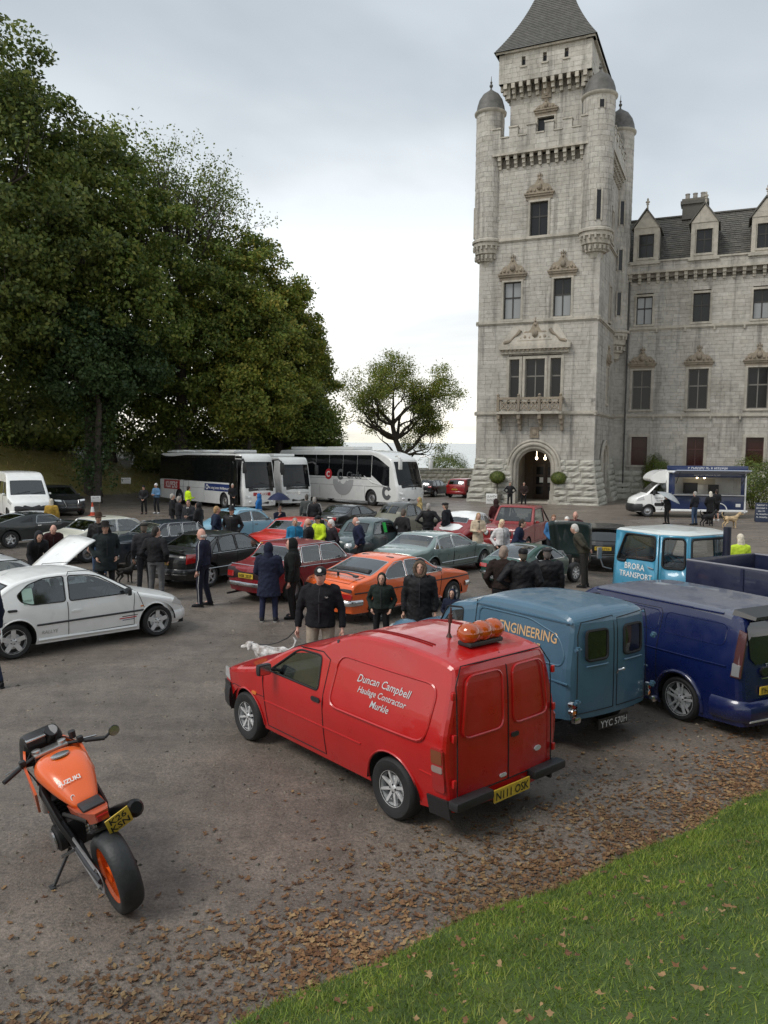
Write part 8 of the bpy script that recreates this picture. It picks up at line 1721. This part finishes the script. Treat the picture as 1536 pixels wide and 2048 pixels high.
    if collar: b = MB(); b.add([up(.100, .045, 1.47), up(.100, -.045, 1.47), up(.155 * wB, -.02, 1.20), up(.155 * wB, .02, 1.20)], [(0, 1, 2, 3)]); so = b.build('shirt_front', cloth(collar), jo, 0); md = so.modifiers.new('t', 'SOLIDIFY'); md.thickness = .02
    # head covering
    hm = mat('hair_%d' % int(hair[0] * 999 + hair[1] * 99 + hair[2] * 9), hair, .75, var=.25, vscale=30, bump=.6, bscale=60)
    if hood is not None:
        b = MB(); b.ball(hd @ V(-.025, 0, .14), (.125, .11, .155), 16, 12); b.tube([hd @ V(-.04, 0, .04), up(-.03, 0, 1.42)], [.105, .13], 14)
        hme = remesh(b.mesh('hood', 0), min(vox, .02), 'hood'); bm = bmesh.new(); bm.from_mesh(hme); inv = hd.inverted()
        dl = [v_ for v_ in bm.verts if (inv @ v_.co).x > .052 and -.0 < (inv @ v_.co).z < .225 and abs((inv @ v_.co).y) < .085]; bmesh.ops.delete(bm, geom=dl, context='VERTS'); bm.to_mesh(hme); bm.free(); ho = obj('hood', hme, cloth(hood), root); md = ho.modifiers.new('t', 'SOLIDIFY'); md.thickness = .015
        if head == 'fur':
            b = MB(); b.tube([hd @ V(.06, .095 * math.cos(t_ * PI / 9), .115 + .125 * math.sin(t_ * PI / 9)) for t_ in range(18)], .034, 8, closed=True); b.build('fur_trim', mat('fur', (.12, .085, .06), .95, var=.5, vscale=40, bump=1, bscale=50), ho, 60)
    elif head in ('hair', 'long', 'bald', 'cap', 'flat', 'brim', 'beanie', 'short', 'hat'):
        if head != 'bald':
            b = MB(); b.ball(hd @ V(-.006, 0, .165), (.105, .085, .112), 16, 12); b.ball(hd @ V(-.045, 0, .10), (.065, .078, .09), 12, 8)
            if head == 'long': b.tube([hd @ V(-.05, 0, .12), hd @ V(-.06, 0, .0), up(-.06, 0, 1.40)], [(.095, .06), (.10, .055), (.085, .035)], 12, up=Vector((1, 0, 0)))
            hme = remesh(b.mesh('hair', 0), min(vox, .018), 'hair'); bm = bmesh.new(); bm.from_mesh(hme); inv = hd.inverted(); dl = [v_ for v_ in bm.verts if (inv @ v_.co).x > .055 and (inv @ v_.co).z < .195]; bmesh.ops.delete(bm, geom=dl, context='VERTS'); bm.to_mesh(hme); bm.free(); obj('hair', hme, hm, root)
        else:
            b = MB()
            for k in range(9): a = R(100 + 160 * k / 8); b.ball(hd @ V(.0 + .092 * math.cos(a), .075 * math.sin(a), .10), (.022, .018, .035), 7, 5)
            b.build('hair', hm, root)
        hc = cloth(extra or BLK)
        if head == 'cap':
            b = MB(); b.ball(hd @ V(-.002, 0, .185), (.112, .092, .085), 16, 10); b.tube([hd @ V(.06, 0, .185), hd @ V(.12, 0, .178), hd @ V(.175, 0, .165)], [(.075, .012), (.07, .010), (.045, .008)], 12, up=Vector((0, 0, 1))); b.build('cap', hc, root, 60)
        elif head == 'flat':
            b = MB(); b.ball(hd @ V(.012, 0, .215), (.135, .108, .052), 16, 8); b.ball(hd @ V(.10, 0, .195), (.06, .075, .02), 10, 6); b.build('flat_cap', hc, root, 60)
        elif head in ('brim', 'hat'):
            b = MB(); w_ = .20 if head == 'brim' else .15; b.lathe([(.0, .30), (.06, .305), (.085, .28), (.098, .20), (.11, .185), (w_, .178 if head == 'brim' else .16), (w_, .172 if head == 'brim' else .15), (.10, .172)], 24, hd); b.build('hat', hc, root, 50)
        elif head == 'beanie':
            b = MB(); b.ball(hd @ V(-.005, 0, .18), (.112, .094, .105), 16, 10); b.build('beanie', hc, root, 60)
    root['_'] = 0; del root['_']
    return root, hd, wr, el, up
def umbrella(label, p, m, r_=.55, tilt=0, az=0):
    root = thing('umbrella', label, 'umbrella', p.x, p.y, az, tilt=False, z=p.z - .05); A = Matrix.Rotation(R(tilt), 4, 'Y')
    b = MB(); n = 8; q = [A @ Vector((0, 0, .95))]
    for k in range(1, 5):
        for j in range(n * 3):
            a = 2 * PI * j / (n * 3); sc = 1 - .05 * (k / 4) * abs(math.sin(a * n / 2)); q.append(A @ Vector((r_ * k / 4 * sc * math.cos(a), r_ * k / 4 * sc * math.sin(a), .95 - .26 * (k / 4) ** 1.7)))
    m_ = n * 3; f = [(0, 1 + j, 1 + (j + 1) % m_) for j in range(m_)] + [(1 + k * m_ + j, 1 + (k + 1) * m_ + j, 1 + (k + 1) * m_ + (j + 1) % m_, 1 + k * m_ + (j + 1) % m_) for k in range(3) for j in range(m_)]; b.add(q, f); b.build('canopy', m, root, 60)
    b = MB(); b.tube([A @ Vector((0, 0, -.03)), A @ Vector((0, 0, 1.02))], .010, 6); b.build('shaft', M_STEEL, root)
    for j in range(n): b = MB(); a = 2 * PI * j / n; b.tube([A @ Vector((0, 0, .93)), A @ Vector((r_ * .5 * math.cos(a), r_ * .5 * math.sin(a), .86)), A @ Vector((r_ * math.cos(a), r_ * math.sin(a), .68))], .005, 4); b.build('rib', M_STEEL, root)
    b = MB(); b.tube([A @ Vector((0, 0, -.06)), A @ Vector((0, 0, .06))], .016, 8); b.build('handle', M_PLAST, root); return root
def wpt(root, v): return root.matrix_world @ v
person('woman in a yellow coat with pale blond hair seen from behind', -13.2, 30.4, 100, 1.66, (.42, .26, .05), CHAR, 'long', (.52, .47, .38), ('front', 'down'))
person('balding man in maroon jacket bending over the open white bonnet', -8.75, 20.1, -58, 1.72, (.035, .012, .014), CHAR, 'bald', (.4, .36, .32), ('reach', 'reach'), lean=32, skin=SKIN2)
person('person in dark hooded top stooping beside the propped bonnet', -8.65, 18.9, -50, 1.68, BLK, CHAR, 'hood', hood=CHAR, arms=('reach', 'reach'), lean=38)
person('man in brown cowboy hat, black jacket and blue jeans', -7.95, 21.3, -75, 1.80, BLK, JEAN, 'brim', (.05, .03, .02), ('pocket', 'down'), extra=(.05, .028, .018))
person('man in wide-brimmed dark hat and long dark waxed coat', -6.75, 18.5, -60, 1.80, (.018, .024, .026), CHAR, 'brim', (.10, .08, .06), ('pocket', 'pocket'), coat=.32, build=1.15, extra=(.018, .015, .014))
person('man in flat cap and dark jacket facing the ink blue car', -6.0, 19.1, 100, 1.74, (.03, .03, .034), (.03, .03, .035), 'flat', (.12, .09, .07), ('down', 'down'), build=1.05, extra=(.035, .033, .03))
person('dark-haired man in black padded gilet and grey trousers', -5.35, 17.9, 80, 1.76, (.016, .016, .018), (.12, .12, .125), 'hair', (.02, .015, .012), ('pocket', 'pocket'), build=1.1, look=-35)
person('bald older man in navy tracksuit with white side piping', -4.10, 17.3, 170, 1.78, (.014, .016, .034), (.014, .015, .028), 'bald', (.45, .42, .4), ('down', 'down'), build=1.02, skin=SKIN2, step=.06, stripe=(.5, .5, .5))
person('dark-clothed person beside the pale blue jacket near the coach', -13.85, 44.2, -90, 1.66, BLK, BLK, 'beanie', arms=('front', 'front'))
person('person in light blue jacket and white hat reading near the coach', -13.3, 44.8, -110, 1.76, (.10, .20, .33), CHAR, 'beanie', arms=('hold', 'hold'), shoes=(.6, .6, .6), extra=(.6, .6, .6))
person('man in bright yellow hi-vis jacket by the coach lockers', -10.6, 41.5, 40, 1.76, (.50, .72, .02), CHAR, 'hair', (.02, .015, .01), ('down', 'hold'))
person('grey-haired man in black coat chatting in the group by the coach', -9.3, 33.6, 10, 1.74, BLK, CHAR, 'hair', (.35, .33, .30), ('down', 'front'), coat=.15)
person('grey-haired man in dark jacket seen from behind, arm held out', -8.5, 31.7, 30, 1.73, (.018, .018, .022), CHAR, 'short', (.30, .27, .24), ('down', 'reach'))
person('person in open dark jacket over a white shirt among the chatting group', -7.55, 29.6, -100, 1.72, CHAR, CHAR, 'hair', (.10, .07, .05), ('hold', 'down'), collar=(.6, .6, .58))
person('person in black hooded coat with hood up near the chatting group', -6.85, 28.3, 160, 1.70, BLK, BLK, 'hood', hood=BLK, arms=('front', 'front'), coat=.15)
person('driver in black standing at the coach doorway', -9.35, 47.3, -60, 1.70, BLK, BLK, 'short', (.40, .38, .35), ('front', 'front'))
person('blond man in navy jacket beside the man in the black hat', -5.55, 25.3, 20, 1.76, (.014, .022, .045), CHAR, 'hair', (.36, .22, .10), ('pocket', 'pocket'), build=1.1)
person('man in black hat and dark leather jacket over white top', -4.95, 24.9, -95, 1.78, BLK, CHAR, 'hat', (.03, .02, .015), ('pocket', 'pocket'), build=1.1, collar=(.5, .5, .5), extra=BLK)
person('person in bright blue hooded raincoat in front of the coaches', -5.7, 34.9, 170, 1.70, (.02, .13, .36), CHAR, 'hood', hood=(.02, .13, .36), arms=('front', 'front'))
u_, hd_, wr_, el_, up_ = person('person in dark coat sheltering under a navy umbrella', -3.85, 28.2, -60, 1.62, NAVY, CHAR, 'hair', (.05, .04, .03), ('down', 'up'), collar=(.5, .5, .5)); umbrella('navy blue umbrella held open beside the pale blue saloon', wpt(u_, wr_[-1]) - Vector((0, 0, .05)), cloth((.012, .018, .055), .6), .42)
person('man in grey-green jacket standing close to another man, backs turned', -3.35, 33.2, 95, 1.78, (.075, .082, .08), CHAR, 'short', (.06, .05, .04), ('down', 'down'))
person('man in black jacket with white shoulder stripe, back turned', -2.9, 31.9, 80, 1.74, BLK, CHAR, 'short', (.28, .26, .24), ('down', 'pocket'), stripe=(.6, .6, .6))
person('red-haired woman in blue jacket holding a dark folder', -2.62, 22.5, -75, 1.62, (.02, .16, .30), CHAR, 'long', (.30, .075, .025), ('hold', 'hold'))
person('balding ginger man in black jacket beside the red-haired woman', -2.15, 21.9, 170, 1.66, BLK, CHAR, 'bald', (.30, .14, .06), ('hold', 'hold'), skin=SKIN2, collar=(.5, .5, .5), build=1.08)
person('marshal in black cap and yellow hi-vis waistcoat', -1.95, 22.8, -130, 1.68, (.52, .68, .03), BLK, 'cap', (.03, .02, .02), ('front', 'front'), build=1.08)
person('white-haired man in dark jacket leaning forward, facing left', -1.40, 22.0, 190, 1.64, (.02, .016, .02), CHAR, 'short', (.68, .66, .64), ('pocket', 'pocket'), skin=SKIN2, lean=10, build=1.05)
person('person in black coat bowed behind the white-haired man', -1.75, 23.3, 170, 1.52, BLK, BLK, 'beanie', arms=('front', 'front'), lean=15, extra=BLK)
person('woman in long navy hooded coat seen from behind', -2.38, 15.75, 90, 1.64, (.015, .019, .04), (.018, .022, .05), 'hood', hood=(.012, .015, .032), arms=('front', 'front'), coat=.36, build=1.2, shoes=(.03, .03, .035))
person('woman in black hooded jacket and black trousers turned sideways', -1.93, 16.1, 178, 1.70, (.010, .012, .012), BLK, 'hood', hood=(.010, .012, .012), arms=('down', 'pocket'), coat=.12, build=1.12, skin=SKIN2, collar=(.45, .45, .45))
capman = person('man in black badged cap, black jacket and beige trousers facing the camera', -.94, 11.35, -92, 1.80, (.011, .011, .014), BEIGE, 'cap', (.06, .03, .02), ('wide', 'wide'), coat=.06, build=1.16, skin=SKIN2, extra=BLK)
person('child in dark green quilted hooded jacket', -.03, 13.6, -95, 1.36, (.014, .022, .018), BLK, 'hood', hood=(.014, .02, .017), arms=('pocket', 'pocket'), build=1.05)
person('adult in long black quilted parka with fur-trimmed hood', .62, 12.9, -95, 1.70, BLK, BLK, 'fur', hood=BLK, arms=('down', 'down'), coat=.46, build=1.12)
person('small child in dark hooded jacket beside the light blue van', 1.24, 13.6, -110, 1.08, NAVY, CHAR, 'hood', hood=NAVY, arms=('front', 'front'), build=1.12)
person('man in dark jacket looking down behind the sage saloon, back turned', .62, 25.2, 60, 1.72, (.022, .020, .022), CHAR, 'hair', (.09, .065, .05), ('pocket', 'pocket'), tilt=15)
person('white-haired man in navy quilted jacket bowed by the slate saloon', -.68, 22.2, 175, 1.70, (.014, .018, .045), CHAR, 'bald', (.7, .68, .66), ('pocket', 'pocket'), lean=10, skin=SKIN2, build=1.1)
person('balding man in black jacket with hands on hips, back turned', 1.6, 27.6, 85, 1.78, BLK, CHAR, 'short', (.30, .28, .26), ('hip', 'hip'), build=1.08)
person('man in dark cap and black jacket, seen in profile', 2.3, 28.4, 150, 1.76, (.014, .015, .02), CHAR, 'flat', (.1, .08, .07), ('pocket', 'pocket'), extra=BLK, build=1.05)
person('woman in cream coat and black scarf holding a bag', 3.12, 25.3, -85, 1.62, (.52, .42, .31), CHAR, 'long', (.40, .27, .14), ('hold', 'hold'), coat=.36, collar=BLK)
person('person in tan hooded coat in front of the Circle coach', 1.6, 34.6, -160, 1.62, (.36, .27, .12), CHAR, 'hood', hood=(.36, .27, .12), arms=('front', 'front'))
person('person in dark red hooded coat behind the maroon pickup', 4.55, 31.2, 110, 1.76, (.05, .012, .014), CHAR, 'hood', hood=(.03, .015, .015), arms=('front', 'front'))
person('man in black jacket with white sleeve stripes, hands on hips at the castle door', 8.75, 53.4, -95, 1.76, BLK, BLK, 'short', (.08, .06, .05), ('hip', 'hip'), stripe=(.6, .6, .6))
person('man in dark brown jacket standing at the castle door', 9.75, 53.6, -95, 1.76, (.028, .018, .016), BLK, 'hair', (.05, .04, .03), ('front', 'front'), build=1.1)
person('blonde woman in white striped shirt beside the green sports coupe', 3.45, 22.4, -70, 1.64, (.62, .60, .60), BLK, 'long', (.66, .55, .36), ('pocket', 'pocket'))
person('man in dark blue jacket leaning over with a cup in hand', 3.82, 22.15, -20, 1.70, (.014, .020, .045), CHAR, 'hair', (.03, .02, .015), ('hold', 'hold'), lean=16)
person('man in blue shirt looking into the open engine bay', 5.45, 24.6, -100, 1.66, (.05, .16, .34), CHAR, 'hair', (.20, .11, .06), ('front', 'front'), lean=12)
person('white-haired person peering over the raised green bonnet', 5.80, 24.2, -110, 1.62, (.03, .03, .032), CHAR, 'short', (.74, .72, .68), ('front', 'front'), lean=10)
person('balding man in dark red plaid shirt near the black hatchback', 6.1, 24.4, -105, 1.76, (.06, .02, .025), CHAR, 'bald', (.3, .22, .18), ('pocket', 'pocket'), skin=SKIN2)
person('grey-haired man in olive brown jacket bending over the sports coupe', 5.35, 20.35, 150, 1.74, (.045, .042, .030), (.025, .024, .022), 'hair', (.55, .53, .50), ('back', 'down'), lean=24)
person('man in dark brown jacket with short grey hair watching the sports coupe', 2.3, 14.6, 75, 1.76, (.022, .014, .012), BLK, 'short', (.28, .21, .17), ('pocket', 'pocket'), build=1.12, look=-30)
person('man in black cap, black blouson and blue jeans, back turned', 2.62, 14.3, 85, 1.76, BLK, (.16, .24, .36), 'cap', (.10, .08, .07), ('hip', 'pocket'), build=1.22, extra=BLK)
person('heavy man in grey flat cap and black coat, back turned', 3.2, 14.9, 80, 1.70, BLK, BLK, 'flat', (.12, .10, .09), ('down', 'down'), build=1.36, coat=.2, extra=(.04, .04, .042))
u_, hd_, wr_, el_, up_ = person('person in black hidden under a grey umbrella near the catering van', 15.0, 40.6, 200, 1.55, BLK, BLK, 'beanie', (.05, .04, .03), ('down', 'up'), lean=6); umbrella('pale grey umbrella tipped towards the castle near the catering van', wpt(u_, wr_[-1]) - Vector((0, 0, .35)), cloth((.34, .36, .37), .6), .66, -28, 160)
person('grey-haired man in dark jacket and jeans queueing at the catering van', 16.3, 40.2, 120, 1.76, (.016, .018, .024), JEAN, 'short', (.32, .30, .28), ('front', 'front'))
person('blond person in long black coat queueing at the catering van', 17.4, 40.9, 95, 1.74, BLK, BLK, 'long', (.62, .58, .50), ('front', 'front'), coat=.3)
person('person in black jacket and shorts at the serving hatch', 18.6, 42.9, 95, 1.78, BLK, BLK, 'hair', (.03, .02, .02), ('hold', 'hold'), legskin=True, shoes=(.5, .5, .5))
person('blonde steward in hi-vis vest beyond the navy lorry bed', 8.6, 18.4, 90, 1.66, (.50, .66, .05), CHAR, 'long', (.66, .60, .48), ('front', 'front'))
person('person in navy jeans stepping out past the white hatchback', -5.83, 11.0, 150, 1.76, NAVY, (.02, .03, .06), 'hair', (.05, .04, .03), ('down', 'down'), step=.12)
# ------------------------------------------------------------------ dogs
def dog(label, x, y, face, s_=1.0, c1=(.5, .4, .28), c2=None, head_down=0, sit=False):
    root = thing('dog', label, 'dog', x, y, face, None, s_, tilt=False); b = MB(); V = Vector
    b.tube([V((-.30, 0, .46)), V((-.22, 0, .47)), V((-.05, 0, .45)), V((.14, 0, .43)), V((.26, 0, .46)), V((.32, 0, .50))], [(.07, .08), (.095, .11), (.09, .10), (.115, .15), (.10, .13), (.06, .08)], 12, up=V((0, 0, 1)))
    hx, hz = (.46, .66 - head_down)
    b.tube([V((.26, 0, .50)), V((hx - .04, 0, hz))], [.085, .065], 10); b.ball((hx, 0, hz + .02), (.085, .07, .075), 12, 8); b.tube([V((hx + .03, 0, hz)), V((hx + .17, 0, hz - .035))], [.05, .032], 10)
    for sg in (1, -1):
        b.tube([V((.22, sg * .075, .46)), V((.20, sg * .085, .28)), V((.21, sg * .085, .22)), V((.20, sg * .085, .03))], [.06, .036, .032, .026], 8); b.ball((.225, sg * .085, .02), (.045, .03, .022), 8, 5)
        b.tube([V((-.26, sg * .08, .46)), V((-.20, sg * .095, .30)), V((-.34, sg * .09, .18)), V((-.32, sg * .09, .03))], [.08, .05, .03, .025], 8); b.ball((-.295, sg * .09, .02), (.045, .03, .022), 8, 5)
    b.tube([V((-.31, 0, .50)), V((-.42, 0, .58)), V((-.46, 0, .70)), V((-.40, 0, .78))], [.035, .03, .024, .015], 8)
    m = mat('fur_%d' % len(MATS), c1, .95, var=.55, vscale=7, bump=.8, bscale=45, col2=c2); obj('body', remesh(b.mesh('body', 0), .016, 'body'), m, root)
    for sg in (1, -1): b = MB(); b.tube([V((hx - .03, sg * .055, hz + .07)), V((hx - .04, sg * .09, hz + .03)), V((hx - .02, sg * .095, hz - .05))], [(.03, .01), (.035, .01), (.02, .008)], 8); b.build('ear', m, root, 60)
    b = MB(); b.ball((hx + .175, 0, hz - .025), (.016, .02, .015), 8, 5); b.build('nose', M_PLAST, root); return root
d1 = dog('white and tan spotted dog on a lead by the red van bonnet', -1.72, 11.75, 165, .85, (.30, .19, .13), (.75, .72, .68), .12)
dog('small black dog beside the men near the ink blue saloon', -6.9, 20.3, 60, .75, (.02, .018, .016)); dog('sandy coloured dog standing on the yard by the catering van', 17.4, 38.4, 10, 1.1, (.46, .34, .20)); dog('black dog shape standing in for an unidentified dark form by the food queue', 16.75, 39.6, 20, 1.1, (.012, .012, .013))  # the last dog stands in for a dark shape left unidentified
cr, hd_, wr_, el_, up_ = capman; p0 = wpt(cr, wr_[-1]) ; p1 = d1.matrix_world @ Vector((.28, 0, .58)); b = MB(); md_ = (p0 + p1) / 2 - Vector((0, 0, .10)); b.tube([p0, p0.lerp(md_, .5) - Vector((0, 0, .04)), md_, md_.lerp(p1, .5) - Vector((0, 0, .02)), p1], .009, 6); tag(b.build('dog_lead', M_PLAST, None), 'black dog lead between the cap-wearing man and his dog', 'lead')
# badges and prints that show
b = MB(); b.lathe([(.030, 0), (.026, .004), (0, .004)], 16, hd_ @ Matrix.Translation((.105, 0, .225)) @ Matrix.Rotation(R(70), 4, 'Y')); b.build('cap_badge', M_WHITE, cr)
for st, zz in (('#7', 1.33),): 
    vs_, fs_, w = text2d(st, .03, .01); b = MB(); b.add([up_(.166, .125 - tx * .8, zz + tz) for tx, tz in vs_], fs_); b.build('chest_lettering', M_WHITE, cr, 0)
# ------------------------------------------------------------------ small street things
def cone(x, y):
    root = thing('traffic_cone', 'orange traffic cone with white sleeve beside the black SUV', 'traffic cone', x, y); b = MB(); b.box((0, 0, .02), (.38, .38, .04), b=.01); b.lathe([(.14, .04), (.11, .22)], 20); b.lathe([(.065, .50), (.03, .74), (0, .75)], 20); b.build('cone_body', mat('cone_orange', (.55, .075, .03), .5), root); b = MB(); b.lathe([(.1125, .21), (.063, .51)], 20); b.build('reflective_sleeve', M_WHITE, root)
cone(-16.3, 42.8)
def peg_sign(label, x, y, th, lines, w=.55, h=.36, z=.75, group=None):
    root = thing('small_sign', label, 'sign', x, y, th, group, tilt=False, z=terrain(x, y)); b = MB(); b.box((0, 0, z), (.02, w, h), b=.005); o = b.build('board', M_WHITE, root)
    for sg in (-1, 1): q = MB(); q.tube([(-.015, sg * w * .35, -.1), (-.015, sg * w * .35, z)], .016, 6); q.build('post', mat('post_wood', (.2, .15, .1), .8), root)
    for k, st in enumerate(lines): vs_, fs_, wd = text2d(st, h * .30, .012); q = MB(); kk = min(1, w * .85 / wd); q.add([(.0135, (tx - wd / 2) * kk, z + h * (.12 - .36 * k) + tz) for tx, tz in vs_], fs_); q.build('lettering', M_BLK, o, 0)
peg_sign('small white sign on two pegs beside the black SUV', -17.3, 46.0, -70, ('#6',)); peg_sign('white sign on pegs higher on the grass bank near the coach', -19.6, 58.3, -70, ('#7',), .7, .45)
peg_sign('white freestanding sign left of the castle door', 7.9, 56.4, -100, ('#6', '#8'), .8, .75, .42)
def aboard(x, y, th):
    root = thing('sandwich_board', 'dark blue sandwich board menu beside the catering van', 'sign board', x, y, th, tilt=False)
    for sg in (1, -1):
        M_ = Matrix.Translation((sg * .22, 0, 0)) @ Matrix.Rotation(R(-sg * 12), 4, 'Y'); b = MB(); b.box((0, 0, .55), (.03, .66, 1.08), M_, b=.01); o = b.build('panel', mat('board_navy', (.012, .02, .05), .5), root)
        for k, st in enumerate(('#8', '#10', '#5', '#9', '#9')): vs_, fs_, wd = text2d(st, .10, .01); q = MB(); kk = min(1, .56 / wd); q.add([M_ @ Vector((sg * .0185, sg * (tx - wd / 2) * kk, .92 - .17 * k + tz)) for tx, tz in vs_], fs_); q.build('lettering', M_WHITE, o, 0)
aboard(21.0, 42.6, -110)
bpy.data.scenes.remove(TMP)
